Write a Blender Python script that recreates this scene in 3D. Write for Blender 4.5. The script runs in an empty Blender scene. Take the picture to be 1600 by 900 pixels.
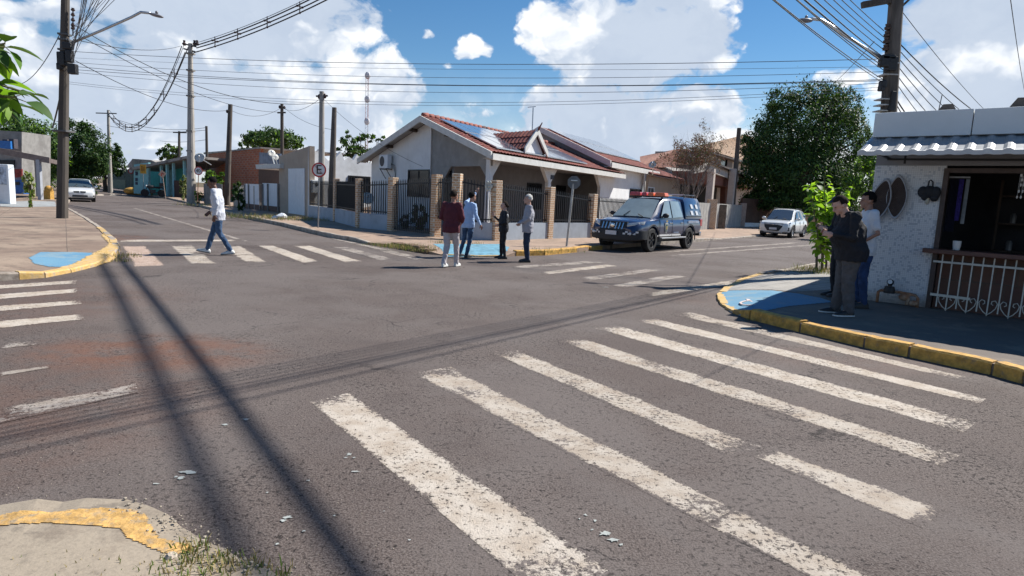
import bpy, bmesh, math, random
import numpy as np
from mathutils import Vector, Matrix, Euler
from mathutils.geometry import tessellate_polygon
from math import sin, cos, radians, pi, atan2, sqrt

random.seed(7); RNG = np.random.default_rng(11)
scene = bpy.context.scene
C = scene.collection

# ------------------------------------------------------------------ camera
FL = 1000.0; RHO = .046; TH = math.atan(143 * cos(RHO) / FL); CH = 1.6
_F = Vector((0, cos(TH), -sin(TH))); _U0 = Vector((0, sin(TH), cos(TH))); _R0 = Vector((1, 0, 0))
_R = _R0 * cos(RHO) + _U0 * sin(RHO); _U = -_R0 * sin(RHO) + _U0 * cos(RHO)
cam_d = bpy.data.cameras.new('camera'); cam = bpy.data.objects.new('camera', cam_d); C.objects.link(cam)
cam.matrix_world = Matrix(((_R.x, _U.x, -_F.x, 0), (_R.y, _U.y, -_F.y, 0), (_R.z, _U.z, -_F.z, CH), (0, 0, 0, 1)))
cam_d.sensor_width = 36; cam_d.lens = 36 * FL / 1600; cam_d.clip_start = .05; cam_d.clip_end = 3000
scene.camera = cam

# ------------------------------------------------------------------ light
SUN_EL = radians(47); SUN_AZ = radians(29)        # azimuth of the sun from +X towards +Y
sd = Vector((cos(SUN_AZ) * cos(SUN_EL), sin(SUN_AZ) * cos(SUN_EL), sin(SUN_EL)))
sl = bpy.data.lights.new('sun', 'SUN'); sl.energy = 5.0; sl.angle = radians(.53); sl.color = (1, .955, .88)
so = bpy.data.objects.new('sun', sl); C.objects.link(so); so.rotation_euler = (-sd).to_track_quat('-Z', 'Y').to_euler()
scene.view_settings.view_transform = 'Standard'; scene.view_settings.look = 'None'
scene.view_settings.exposure = 0.60; scene.view_settings.gamma = 1
scene.view_settings.use_curve_mapping = False

def ray(px, py):
    return _F + _R * ((px - 800) / FL) + _U * ((450 - py) / FL)
def G(px, py, z=0.0):                      # ground point seen at a pixel of the photograph
    d = ray(px, py); t = (z - CH) / d.z
    return Vector((d.x * t, d.y * t, z))
def PY(px, py, Y):                         # point at depth Y
    d = ray(px, py); t = Y / d.y
    return Vector((d.x * t, Y, CH + d.z * t))
def azel(px, py):
    d = ray(px, py).normalized()
    return atan2(d.x, d.y), math.asin(d.z)

class Fr:                                   # ground frame: u along, v into the depth, z up
    def __init__(s, O, au, av=None):
        s.O = Vector((O[0], O[1], 0)); av = au + 90 if av is None else av; s.au = au
        s.u = Vector((cos(radians(au)), sin(radians(au)), 0)); s.v = Vector((cos(radians(av)), sin(radians(av)), 0))
    def __call__(s, p): return s.O + s.u * p[0] + s.v * p[1] + Vector((0, 0, p[2]))
    def _sol(s, px, py, w, a, b):
        d = ray(px, py); o = s.O + b * w
        D = -a.x * d.y + d.x * a.y
        t = (o.x * d.y - d.x * o.y) / D
        l = (a.x * -o.y + a.y * o.x) / D
        l = (o.x + t * a.x) / d.x if abs(d.x) > abs(d.y) else (o.y + t * a.y) / d.y
        return t, CH + l * d.z
    def uz(s, px, py, v=0.0):
        t, z = s._sol(px, py, v, s.u, s.v); return (t, v, z)
    def vz(s, px, py, u=0.0):
        t, z = s._sol(px, py, u, s.v, s.u); return (u, t, z)
    def uv(s, px, py, z):
        g = G(px, py, z) - s.O; D = s.u.x * s.v.y - s.u.y * s.v.x
        return ((g.x * s.v.y - g.y * s.v.x) / D, (s.u.x * g.y - s.u.y * g.x) / D, z)

# ------------------------------------------------------------------ nodes
class N:
    def __init__(s, tree): s.t = tree; s.n = tree.nodes; s.l = tree.links
    def new(s, ty, **kw):
        n = s.n.new(ty)
        for k, v in kw.items(): setattr(n, k, v)
        return n
    def put(s, sock, v):
        if isinstance(v, bpy.types.NodeSocket): s.l.new(v, sock)
        elif v is not None:
            try: sock.default_value = v
            except Exception: sock.default_value = tuple(v) + (1,)
    def math(s, op, a, b=None, c=None, clamp=False):
        n = s.new('ShaderNodeMath', operation=op, use_clamp=clamp)
        s.put(n.inputs[0], a)
        if b is not None: s.put(n.inputs[1], b)
        if c is not None: s.put(n.inputs[2], c)
        return n.outputs[0]
    def mix(s, f, a, b, blend='MIX'):
        n = s.new('ShaderNodeMix', data_type='RGBA', blend_type=blend)
        s.put(n.inputs[0], f); s.put(n.inputs[6], a); s.put(n.inputs[7], b)
        return n.outputs[2]
    def noise(s, vec, scale, detail=4, rough=.55, out=0, lac=2.0, dist=0.0):
        n = s.new('ShaderNodeTexNoise'); s.put(n.inputs['Vector'], vec)
        n.inputs['Scale'].default_value = scale; n.inputs['Detail'].default_value = detail
        n.inputs['Roughness'].default_value = rough; n.inputs['Lacunarity'].default_value = lac; n.inputs['Distortion'].default_value = dist
        return n.outputs[out]
    def ramp(s, f, a, b, smooth=True):
        n = s.new('ShaderNodeMapRange', interpolation_type='SMOOTHSTEP' if smooth else 'LINEAR', clamp=True)
        s.put(n.inputs[0], f); n.inputs[1].default_value = a; n.inputs[2].default_value = b
        return n.outputs[0]
    def comb(s, x, y, z):
        n = s.new('ShaderNodeCombineXYZ'); s.put(n.inputs[0], x); s.put(n.inputs[1], y); s.put(n.inputs[2], z); return n.outputs[0]
    def sep(s, v):
        n = s.new('ShaderNodeSeparateXYZ'); s.put(n.inputs[0], v); return n.outputs
    def vmul(s, v, f):
        n = s.new('ShaderNodeVectorMath', operation='MULTIPLY'); s.put(n.inputs[0], v); s.put(n.inputs[1], f); return n.outputs[0]

# ------------------------------------------------------------------ sky
def make_world():
    w = bpy.data.worlds.new('World'); scene.world = w; w.use_nodes = True
    n = N(w.node_tree); w.node_tree.nodes.clear()
    out = n.new('ShaderNodeOutputWorld')
    sky = n.new('ShaderNodeTexSky', sky_type='NISHITA', sun_disc=False)
    sky.sun_elevation = SUN_EL; sky.sun_rotation = pi / 2 - SUN_AZ
    sky.air_density = 1.0; sky.dust_density = 0.0; sky.ozone_density = 3.0
    hs = n.new('ShaderNodeHueSaturation'); hs.inputs['Saturation'].default_value = 1.26; n.l.new(sky.outputs[0], hs.inputs['Color'])
    b1 = n.new('ShaderNodeBackground'); n.l.new(hs.outputs[0], b1.inputs[0]); b1.inputs[1].default_value = .070
    tc = n.new('ShaderNodeTexCoord'); d = tc.outputs['Generated']; X, Y, Z = n.sep(d)
    az = n.math('ARCTAN2', X, Y); el = n.math('ARCSINE', Z)
    P = n.comb(az, n.math('MULTIPLY', el, 1.25), 0)
    warp = n.noise(P, 5.0, 5, .6, out=1)
    vm = n.new('ShaderNodeVectorMath', operation='MULTIPLY_ADD'); n.put(vm.inputs[0], warp); vm.inputs[1].default_value = (.11, .11, 0)
    n.put(vm.inputs[2], P); PW = vm.outputs[0]
    def field(vec):
        x, y, _ = n.sep(vec)
        acc = None
        for (px, py, rx, ry, s) in BLOBS:
            a, e = azel(px, py); e *= 1.25
            dx = n.math('MULTIPLY', n.math('SUBTRACT', x, a + .055), 1000 / rx)
            dy = n.math('MULTIPLY', n.math('SUBTRACT', y, e + .055), 800 / ry)
            q = n.math('ADD', n.math('MULTIPLY', dx, dx), n.math('MULTIPLY', dy, dy))
            val = n.math('MULTIPLY', n.math('SUBTRACT', 1.0, q), s)
            acc = val if acc is None else n.math('SMOOTH_MAX', acc, val, .15)
        return n.math('MAXIMUM', acc, -1.3)
    # puffs: positive towards the inside
    fld = field(PW)
    bill = n.new('ShaderNodeTexVoronoi', feature='SMOOTH_F1'); n.put(bill.inputs['Vector'], PW); bill.inputs['Scale'].default_value = 17
    bill.inputs['Smoothness'].default_value = .6; bill.inputs['Detail'].default_value = 3; bill.inputs['Roughness'].default_value = .55
    puff = n.math('SUBTRACT', .42, bill.outputs['Distance'])
    fine = n.math('SUBTRACT', n.noise(PW, 30, 7, .62), .5)
    big = n.math('SUBTRACT', n.noise(P, 4.2, 4, .5), .5)
    wide = n.math('ADD', n.math('MULTIPLY', puff, .55), n.math('MULTIPLY', fine, .95))
    den = n.math('ADD', n.math('ADD', fld, wide), n.math('MULTIPLY', big, .5))
    mask = n.ramp(den, -.05, .3)
    # light and dark inside the clouds: thick parts are grey, rims and tops white
    sh = None
    x, y, _ = n.sep(PW)
    for (px, py, rx, ry, s) in GREYS:
        a, e = azel(px, py); e *= 1.25
        dx = n.math('MULTIPLY', n.math('SUBTRACT', x, a + .055), 1000 / rx)
        dy = n.math('MULTIPLY', n.math('SUBTRACT', y, e + .055), 800 / ry)
        q = n.math('ADD', n.math('MULTIPLY', dx, dx), n.math('MULTIPLY', dy, dy))
        val = n.math('MULTIPLY', n.math('SUBTRACT', 1.0, q), s)
        sh = val if sh is None else n.math('SMOOTH_MAX', sh, val, .2)
    shade = n.math('ADD', n.math('ADD', n.math('MAXIMUM', sh, -.5), n.math('MULTIPLY', fine, -1.0)), n.math('MULTIPLY', puff, -1.3))
    thick = n.ramp(shade, -.25, .85)
    col = n.mix(thick, (1.0, .995, .98, 1), (.42, .49, .60, 1))
    relief = n.ramp(n.noise(PW, 13, 6, .6), .33, .62)
    col = n.mix(n.math('MULTIPLY', relief, .5), col, (.50, .565, .66, 1))
    b2 = n.new('ShaderNodeBackground'); n.put(b2.inputs[0], col); b2.inputs[1].default_value = CLOUD
    # thin veil towards the horizon
    veil = n.ramp(el, .20, -.01)
    m2 = n.math('MAXIMUM', mask, n.math('MULTIPLY', veil, n.math('ADD', .55, n.math('MULTIPLY', n.ramp(n.noise(P, 7, 5, .6), .2, .7), .4))))
    ms = n.new('ShaderNodeMixShader'); n.put(ms.inputs[0], m2); n.l.new(b1.outputs[0], ms.inputs[1]); n.l.new(b2.outputs[0], ms.inputs[2])
    n.l.new(ms.outputs[0], out.inputs[0])
CLOUD = .87
#        px   py   rx   ry  strength   (cloud masses by direction)
BLOBS = [(330, 40, 260, 75, 1.0), (60, 5, 120, 24, .8), (480, 20, 120, 45, .8), (60, 120, 170, 60, 1.0), (300, 150, 250, 75, 1.1),
         (560, 150, 130, 70, 1.1), (640, 150, 45, 45, .8), (420, 215, 330, 50, 1.0), (740, 78, 38, 26, .9), (664, 57, 18, 12, .7), (602, 22, 8, 8, .5), (735, 180, 45, 20, .6), (705, 108, 14, 8, .5),
         (860, 50, 60, 50, 1.0), (960, 70, 150, 95, 1.2), (1060, 60, 110, 75, 1.1), (940, 190, 160, 70, 1.1), (1010, 230, 180, 50, 1.0), (1105, 175, 65, 42, 1.0), (1050, 0, 140, 40, .9), (860, -120, 220, 60, .6),
         (1320, 120, 55, 18, .7), (1500, 30, 85, 60, 1.1), (1540, 120, 150, 80, 1.1), (1450, 130, 60, 60, .8), (1700, 90, 200, 160, 1.2), (1260, 240, 140, 40, .7), (1130, 228, 110, 34, .8),
         (-250, 60, 260, 160, 1.0), (150, 250, 300, 45, .9), (820, 270, 300, 40, .8)]
GREYS = [(1035, 60, 95, 52, 1.15), (930, 200, 140, 45, .4), (1020, 130, 80, 40, .5), (1530, 25, 90, 42, 1.15), (480, 20, 110, 25, .65), (330, 45, 140, 30, .6),
         (380, 185, 150, 35, .45), (150, 75, 90, 40, .4), (190, 232, 160, 12, .9), (250, 120, 110, 30, .5), (1560, 160, 80, 25, .4), (100, 160, 100, 40, .35)]
make_world()

# ------------------------------------------------------------------ materials
MATS = {}
def mat(name, col, rough=.8, var=.18, scale=6.0, bump=0.0, metal=0.0, col2=None, amt=.5, big=.0, spec=.5, bscale=None, coat=0, stretch=None, transl=0, alpha=None):
    """plain procedural material: fine noise in value, optional second colour in patches, bump."""
    if name in MATS: return MATS[name]
    m = bpy.data.materials.new(name); m.use_nodes = True; n = N(m.node_tree)
    b = m.node_tree.nodes['Principled BSDF']; tc = n.new('ShaderNodeTexCoord'); v = tc.outputs['Object']
    if stretch: v = n.vmul(v, stretch)
    ns = n.noise(v, scale, 5, .6)
    lo = [c * (1 - var) for c in col]; hi = [min(1, c * (1 + var)) for c in col]
    c = n.mix(n.ramp(ns, .3, .7), lo + [1], hi + [1])
    if col2 is not None:
        c = n.mix(n.math('MULTIPLY', n.ramp(n.noise(v, scale * .37 if not big else big, 6, .65), 1 - amt - .08, 1 - amt + .08 + .1), 1.0), c, tuple(col2) + (1,))
    n.put(b.inputs['Base Color'], c)
    b.inputs['Roughness'].default_value = rough; b.inputs['Metallic'].default_value = metal
    b.inputs['Specular IOR Level'].default_value = spec
    if coat: b.inputs['Coat Weight'].default_value = coat; b.inputs['Coat Roughness'].default_value = .05
    if bump:
        bp = n.new('ShaderNodeBump'); bp.inputs['Strength'].default_value = min(1, bump); bp.inputs['Distance'].default_value = .01 * max(1, bump)
        n.put(bp.inputs['Height'], n.noise(v, bscale or scale * 3, 5, .6)); n.l.new(bp.outputs[0], b.inputs['Normal'])
    if transl:
        tr = n.new('ShaderNodeBsdfTranslucent'); n.put(tr.inputs[0], n.mix(1, c, (1.0, 1.0, .45, 1), 'MULTIPLY'))
        ms = n.new('ShaderNodeMixShader'); ms.inputs[0].default_value = transl
        n.l.new(b.outputs[0], ms.inputs[1]); n.l.new(tr.outputs[0], ms.inputs[2])
        n.l.new(ms.outputs[0], m.node_tree.nodes['Material Output'].inputs[0])
    MATS[name] = m
    return m

def glass_mat(name, col=(.02, .025, .03), rough=.04):
    if name in MATS: return MATS[name]
    m = bpy.data.materials.new(name); m.use_nodes = True; b = m.node_tree.nodes['Principled BSDF']; n = N(m.node_tree)
    tc = n.new('ShaderNodeTexCoord')
    n.put(b.inputs['Base Color'], n.mix(n.noise(tc.outputs['Object'], 3, 3), tuple(c * .7 for c in col) + (1,), tuple(c * 1.3 for c in col) + (1,)))
    b.inputs['Roughness'].default_value = rough; b.inputs['Specular IOR Level'].default_value = .9; b.inputs['Coat Weight'].default_value = .6; b.inputs['Coat Roughness'].default_value = .03
    MATS[name] = m; return m

def brick_mat(name, ca, cb, mortar, sx=.22, sy=.07, ang=None, ms=.012, rough=.85, bump=.5, dirt=None):
    if name in MATS: return MATS[name]
    m = bpy.data.materials.new(name); m.use_nodes = True; n = N(m.node_tree); b = m.node_tree.nodes['Principled BSDF']
    tc = n.new('ShaderNodeTexCoord'); X, Y, Z = n.sep(tc.outputs['Object'])
    if ang is None: h = n.math('ADD', X, Y)
    else: h = n.math('ADD', n.math('MULTIPLY', X, cos(radians(ang))), n.math('MULTIPLY', Y, sin(radians(ang))))
    br = n.new('ShaderNodeTexBrick'); n.put(br.inputs['Vector'], n.comb(h, Z, 0))
    br.inputs['Color1'].default_value = tuple(ca) + (1,); br.inputs['Color2'].default_value = tuple(cb) + (1,); br.inputs['Mortar'].default_value = tuple(mortar) + (1,)
    br.inputs['Scale'].default_value = 1; br.inputs['Mortar Size'].default_value = ms; br.inputs['Brick Width'].default_value = sx; br.inputs['Row Height'].default_value = sy
    br.inputs['Mortar Smooth'].default_value = .2
    c = n.mix(n.math('MULTIPLY', n.ramp(n.noise(tc.outputs['Object'], 9, 5), .3, .75), .5), br.outputs[0], n.mix(.5, tuple(ca) + (1,), (.1, .07, .05, 1)))
    if dirt: c = n.mix(n.ramp(n.noise(tc.outputs['Object'], 1.1, 6, .65), .45, .7), c, tuple(dirt) + (1,))
    n.put(b.inputs['Base Color'], c); b.inputs['Roughness'].default_value = rough
    bp = n.new('ShaderNodeBump'); bp.inputs['Strength'].default_value = bump; bp.inputs['Distance'].default_value = .01; bp.invert = True
    n.l.new(br.outputs['Fac'], bp.inputs['Height']); n.l.new(bp.outputs[0], b.inputs['Normal'])
    MATS[name] = m; return m

# ------------------------------------------------------------------ mesh builder
class MB:
    def __init__(s, f=None): s.v = []; s.f = []; s.mi = []; s.fr = f; s.m = 0; s.uv = {}
    def V(s, p): s.v.append(s.fr(p) if s.fr else Vector(p)); return len(s.v) - 1
    def face(s, ids): s.f.append(tuple(ids)); s.mi.append(s.m)
    def poly(s, pts): s.face([s.V(p) for p in pts]); return s
    def box(s, a, b, inset=0):
        (x0, y0, z0), (x1, y1, z1) = a, b
        i = [s.V(p) for p in ((x0, y0, z0), (x1, y0, z0), (x1, y1, z0), (x0, y1, z0), (x0 + inset, y0 + inset, z1), (x1 - inset, y0 + inset, z1), (x1 - inset, y1 - inset, z1), (x0 + inset, y1 - inset, z1))]
        for q in ((3, 2, 1, 0), (4, 5, 6, 7), (0, 1, 5, 4), (1, 2, 6, 5), (2, 3, 7, 6), (3, 0, 4, 7)): s.face([i[k] for k in q])
        return s
    def prism(s, pts, ext):                 # polygon extruded by a vector, in local coordinates
        a = [s.V(p) for p in pts]; b = [s.V(tuple(p[k] + ext[k] for k in range(3))) for p in pts]; n = len(pts)
        s.face(a[::-1]); s.face(b)
        for k in range(n): s.face((a[k], a[(k + 1) % n], b[(k + 1) % n], b[k]))
        return s
    def loft(s, rings, caps=True, closed=True):
        idx = [[s.V(p) for p in r] for r in rings]; n = len(idx[0])
        for a, b in zip(idx, idx[1:]):
            for k in range(n if closed else n - 1): s.face((a[k], a[(k + 1) % n], b[(k + 1) % n], b[k]))
        if caps: s.face(idx[0][::-1]); s.face(idx[-1])
        return s
    def tube(s, pts, r, n=8, caps=True, flat=1.0):
        pts = [Vector(p) for p in pts]
        if not hasattr(r, '__len__'): r = [r] * len(pts)
        rings = []; ref = None
        for k, p in enumerate(pts):
            t = (pts[min(k + 1, len(pts) - 1)] - pts[max(k - 1, 0)])
            if t.length < 1e-7: t = Vector((0, 0, 1))
            t.normalize()
            if ref is None: ref = Vector((1, 0, 0)) if abs(t.x) < .8 else Vector((0, 1, 0))
            a = (ref - t * ref.dot(t)).normalized(); ref = a; b = t.cross(a)
            rings.append([p + a * (cos(2 * pi * q / n) * r[k]) + b * (sin(2 * pi * q / n) * r[k] * flat) for q in range(n)])
        return s.loft(rings, caps)
    def bar(s, a, b, w, h=None):            # square bar between two points
        a, b = Vector(a), Vector(b); h = h or w; t = (b - a).normalized()
        up = Vector((0, 0, 1)) if abs(t.z) < .9 else Vector((0, 1, 0))
        x = t.cross(up).normalized(); y = x.cross(t)
        return s.loft([[q + x * i * w / 2 + y * j * h / 2 for i, j in ((-1, -1), (1, -1), (1, 1), (-1, 1))] for q in (a, b)])
    def ell(s, c, r, nu=14, nv=9, rot=None):
        c = Vector(c); rings = []
        for j in range(1, nv):
            ph = -pi / 2 + pi * j / nv
            rings.append([Vector((r[0] * cos(ph) * cos(2 * pi * k / nu), r[1] * cos(ph) * sin(2 * pi * k / nu), r[2] * sin(ph))) for k in range(nu)])
        M = rot if rot else Matrix.Identity(3)
        idx = [[s.V(c + M @ p) for p in rr] for rr in rings]
        b = s.V(c + M @ Vector((0, 0, -r[2]))); t = s.V(c + M @ Vector((0, 0, r[2])))
        for k in range(nu):
            s.face((b, idx[0][(k + 1) % nu], idx[0][k])); s.face((t, idx[-1][k], idx[-1][(k + 1) % nu]))
        for a, bb in zip(idx, idx[1:]):
            for k in range(nu): s.face((a[k], a[(k + 1) % nu], bb[(k + 1) % nu], bb[k]))
        return s
    def lathe(s, prof, c=(0, 0, 0), axis='Z', n=20):
        rings = []
        for r, h in prof:
            ring = []
            for k in range(n):
                a = 2 * pi * k / n; x, y = r * cos(a), r * sin(a)
                ring.append(Vector(c) + (Vector((x, y, h)) if axis == 'Z' else Vector((x, h, y)) if axis == 'Y' else Vector((h, x, y))))
            rings.append(ring)
        return s.loft(rings)
    def wall(s, u0, u1, z0, z1, v0, v1, holes=()):      # wall slab with rectangular holes (ua,ub,za,zb)
        us = sorted({u0, u1, *[max(u0, min(u1, x)) for h in holes for x in h[:2]]}); zs = sorted({z0, z1, *[max(z0, min(z1, x)) for h in holes for x in h[2:]]})
        def solid(i, j):
            if i < 0 or j < 0 or i >= len(us) - 1 or j >= len(zs) - 1: return False
            cu, cz = (us[i] + us[i + 1]) / 2, (zs[j] + zs[j + 1]) / 2
            return not any(h[0] < cu < h[1] and h[2] < cz < h[3] for h in holes)
        for i in range(len(us) - 1):
            for j in range(len(zs) - 1):
                if not solid(i, j): continue
                a, b, c, d = us[i], us[i + 1], zs[j], zs[j + 1]
                s.poly([(a, v0, c), (b, v0, c), (b, v0, d), (a, v0, d)]); s.poly([(a, v1, c), (a, v1, d), (b, v1, d), (b, v1, c)])
                if not solid(i - 1, j): s.poly([(a, v0, c), (a, v0, d), (a, v1, d), (a, v1, c)])
                if not solid(i + 1, j): s.poly([(b, v0, c), (b, v1, c), (b, v1, d), (b, v0, d)])
                if not solid(i, j - 1): s.poly([(a, v0, c), (a, v1, c), (b, v1, c), (b, v0, c)])
                if not solid(i, j + 1): s.poly([(a, v0, d), (b, v0, d), (b, v1, d), (a, v1, d)])
        return s
    def build(s, name, mats, parent=None, smooth=False, weld=False, fix=True, bevel=0):
        me = bpy.data.meshes.new(name)
        q_ = parent
        while q_ is not None and '_org' not in q_: q_ = q_.parent
        org = Vector(q_['_org']) if (s.fr is not None and q_ is not None) else Vector((0, 0, 0))
        me.from_pydata([p - org for p in s.v], [], s.f)
        if not isinstance(mats, (list, tuple)): mats = [mats]
        for m in mats: me.materials.append(m)
        me.polygons.foreach_set('material_index', s.mi)
        if fix or weld or bevel:
            bm = bmesh.new(); bm.from_mesh(me)
            if weld: bmesh.ops.remove_doubles(bm, verts=bm.verts, dist=weld if weld is not True else .0005)
            bmesh.ops.recalc_face_normals(bm, faces=bm.faces)
            if bevel: bmesh.ops.bevel(bm, geom=[e for e in bm.edges if len(e.link_faces) == 2 and e.calc_face_angle(0) > .6], offset=bevel, segments=2, affect='EDGES', profile=.5)
            bm.to_mesh(me); bm.free()
        if smooth:
            me.polygons.foreach_set('use_smooth', [True] * len(me.polygons))
            if smooth is not True: me.set_sharp_from_angle(angle=radians(smooth))
        o = bpy.data.objects.new(name, me); C.objects.link(o)
        if parent is not None: o.parent = parent
        return o

def tag(o, label=None, cat=None, group=None, kind=None):
    if label: o['label'] = label
    if cat: o['category'] = cat
    if group: o['group'] = group
    if kind: o['kind'] = kind
    return o
def thing(name, label, cat, loc=(0, 0, 0), rz=0.0, group=None):
    """Empty at the base. Parts built through a frame are given in world metres and stored relative to it."""
    o = bpy.data.objects.new(name, None); C.objects.link(o); o.location = loc; o.rotation_euler = (0, 0, rz); o.empty_display_size = .3
    if not rz: o['_org'] = tuple(loc)
    return tag(o, label, cat, group)
WORLD = lambda p: Vector(p)
def copy_tree(o, parent=None):
    c = o.copy(); C.objects.link(c); c.parent = parent
    for ch in list(o.children): copy_tree(ch, c)
    return c
def text_mesh(txt, size, depth=.004):
    cu = bpy.data.curves.new('t', 'FONT'); cu.body = txt; cu.size = size; cu.extrude = depth; cu.align_x = 'CENTER'; cu.align_y = 'CENTER'
    o = bpy.data.objects.new('t', cu); C.objects.link(o); dg = bpy.context.evaluated_depsgraph_get()
    me = bpy.data.meshes.new_from_object(o.evaluated_get(dg)); bpy.data.objects.remove(o); return me
def mesh_obj(name, me, m, parent=None, mw=None):
    me.materials.clear(); me.materials.append(m); o = bpy.data.objects.new(name, me); C.objects.link(o)
    if parent is not None: o.parent = parent
    if mw is not None: o.matrix_local = mw
    return o
# ------------------------------------------------------------------ ground
def asphalt_nodes(n, b, paint=None, wear=.5):
    ge = n.new('ShaderNodeNewGeometry'); P = ge.outputs['Position']
    fine = n.noise(P, 85, 3, .7); mid = n.noise(P, 9, 5, .65); large = n.noise(P, .55, 4, .55); patch = n.noise(P, 1.7, 5, .6)
    vo = n.new('ShaderNodeTexVoronoi', feature='F1'); n.put(vo.inputs['Vector'], P); vo.inputs['Scale'].default_value = 62; vo.inputs['Randomness'].default_value = 1
    pn = n.math('ADD', n.noise(P, 30, 6, .78), n.math('MULTIPLY', n.math('SUBTRACT', n.noise(P, 1.1, 4, .6), .5), .22)); pits = n.ramp(pn, .56, .635)
    col = n.mix(n.ramp(large, .35, .65), (.092, .066, .056, 1), (.146, .117, .104, 1))
    col = n.mix(n.math('MULTIPLY', n.ramp(patch, .48, .7), .55), col, (.068, .050, .045, 1))
    col = n.mix(n.math('MULTIPLY', n.ramp(fine, .42, .66), .75), col, (.165, .142, .132, 1))
    col = n.mix(n.math('MULTIPLY', n.ramp(fine, .55, .34), .8), col, (.034, .027, .025, 1))
    stone = n.ramp(vo.outputs['Distance'], .16, .08)
    col = n.mix(n.math('MULTIPLY', n.math('MULTIPLY', stone, n.ramp(n.noise(P, 23, 2), .48, .62)), .6), col, (.24, .21, .195, 1))
    col = n.mix(n.math('MULTIPLY', pits, .85), col, (.012, .009, .009, 1))
    # worn-through darker coarse areas and faint streaks along the traffic
    X, Y, Z = n.sep(P)
    st = n.noise(n.comb(n.math('ADD', n.math('MULTIPLY', X, .82), n.math('MULTIPLY', Y, .57)), n.math('MULTIPLY', n.math('SUBTRACT', n.math('MULTIPLY', Y, .82), n.math('MULTIPLY', X, .57)), .12), 0), 2.2, 5, .6)
    col = n.mix(n.math('MULTIPLY', n.ramp(st, .52, .72), .3), col, (.125, .108, .102, 1))
    col = n.mix(n.math('MULTIPLY', n.ramp(n.noise(P, .33, 5, .6), .44, .58), .6), col, (.150, .128, .118, 1))
    cr = n.new('ShaderNodeTexVoronoi', feature='DISTANCE_TO_EDGE'); wv = n.new('ShaderNodeVectorMath', operation='MULTIPLY_ADD'); n.put(wv.inputs[0], n.noise(P, 2.2, 5, .7, out=1)); wv.inputs[1].default_value = (.9, .9, 0); n.put(wv.inputs[2], P)
    n.put(cr.inputs['Vector'], wv.outputs[0]); cr.inputs['Scale'].default_value = .55
    crk = n.math('MULTIPLY', n.ramp(cr.outputs['Distance'], .010, .002), n.ramp(n.noise(P, .5, 3), .50, .60)); col = n.mix(n.math('MULTIPLY', crk, .75), col, (.02, .016, .015, 1))
    # red soil dust: by the left corner kerb, in the middle of the crossing, along the kerbs
    def spot(px, py, r, sx=1.0, s=1.0):
        g = G(px, py); dx = n.math('MULTIPLY', n.math('SUBTRACT', X, g.x), 1 / (r * sx)); dy = n.math('MULTIPLY', n.math('SUBTRACT', Y, g.y), 1 / r)
        q = n.math('ADD', n.math('MULTIPLY', dx, dx), n.math('MULTIPLY', dy, dy))
        return n.math('MULTIPLY', n.ramp(q, 1.0, .0), s)
    rd = spot(232, 550, .95, 1.5, 1.5)
    for a in ((165, 372, 1.6, .8, 1.1), (20, 470, 2.5, 1, .5), (60, 640, 1.6, 1, .5), (1330, 560, .8, 2, .4), (1130, 470, 1.2, 1, .3)):
        rd = n.math('MAXIMUM', rd, spot(*a))
    rn = n.math('MULTIPLY', rd, n.ramp(n.noise(P, 2.6, 6, .7), .32, .62))
    col = n.mix(n.math('MULTIPLY', rn, .5, clamp=True), col, (.17, .075, .045, 1))
    if paint is not None:
        tc = n.new('ShaderNodeTexCoord'); U, V, _ = n.sep(tc.outputs['UV'])
        eu = n.math('MINIMUM', U, n.math('SUBTRACT', 1, U)); ev = n.math('MINIMUM', V, n.math('SUBTRACT', 1, V))
        e = n.math('MINIMUM', n.math('MULTIPLY', eu, 6.0), n.math('MULTIPLY', ev, 9.0))
        keep = n.math('ADD', n.math('MULTIPLY', n.ramp(e, 0, 1.0), .40), n.math('SUBTRACT', .62 - wear * .42, 0))
        keep = n.math('ADD', keep, n.math('MULTIPLY', n.math('SUBTRACT', n.noise(P, 26, 7, .8), .5), 2.0))
        keep = n.math('ADD', keep, n.math('MULTIPLY', n.math('SUBTRACT', n.noise(P, 2.3, 4, .6), .5), 1.8 * wear + .35))
        keep = n.math('SUBTRACT', keep, n.math('MULTIPLY', pits, .75))
        mk = n.ramp(keep, .44, .60)
        pc = n.mix(n.ramp(n.noise(P, 5, 5, .6), .3, .75), tuple(paint) + (1,), tuple(c * k for c, k in zip(paint, (.72, .66, .60))) + (1,))
        col = n.mix(n.math('MULTIPLY', mk, 1 - wear * .25), col, pc)
        m_out = mk
    n.put(b.inputs['Base Color'], col); b.inputs['Roughness'].default_value = .86; b.inputs['Specular IOR Level'].default_value = .3
    bp = n.new('ShaderNodeBump'); bp.inputs['Strength'].default_value = .75; bp.inputs['Distance'].default_value = .012
    h = n.math('SUBTRACT', n.math('ADD', n.math('MULTIPLY', fine, .7), n.math('MULTIPLY', mid, .8)), n.math('MULTIPLY', pits, .9))
    n.put(bp.inputs['Height'], h); n.l.new(bp.outputs[0], b.inputs['Normal'])
def asphalt_mat(name, paint=None, wear=.5):
    m = bpy.data.materials.new(name); m.use_nodes = True
    asphalt_nodes(N(m.node_tree), m.node_tree.nodes['Principled BSDF'], paint, wear); return m
ASPH = asphalt_mat('asphalt')
PAINT = [asphalt_mat('road_paint_fresh', (.56, .50, .43), .46), asphalt_mat('road_paint_worn', (.53, .47, .40), .72), asphalt_mat('road_paint_faded', (.42, .38, .34), .97),
         asphalt_mat('road_paint_pinkish', (.52, .40, .33), .45)]

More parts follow.
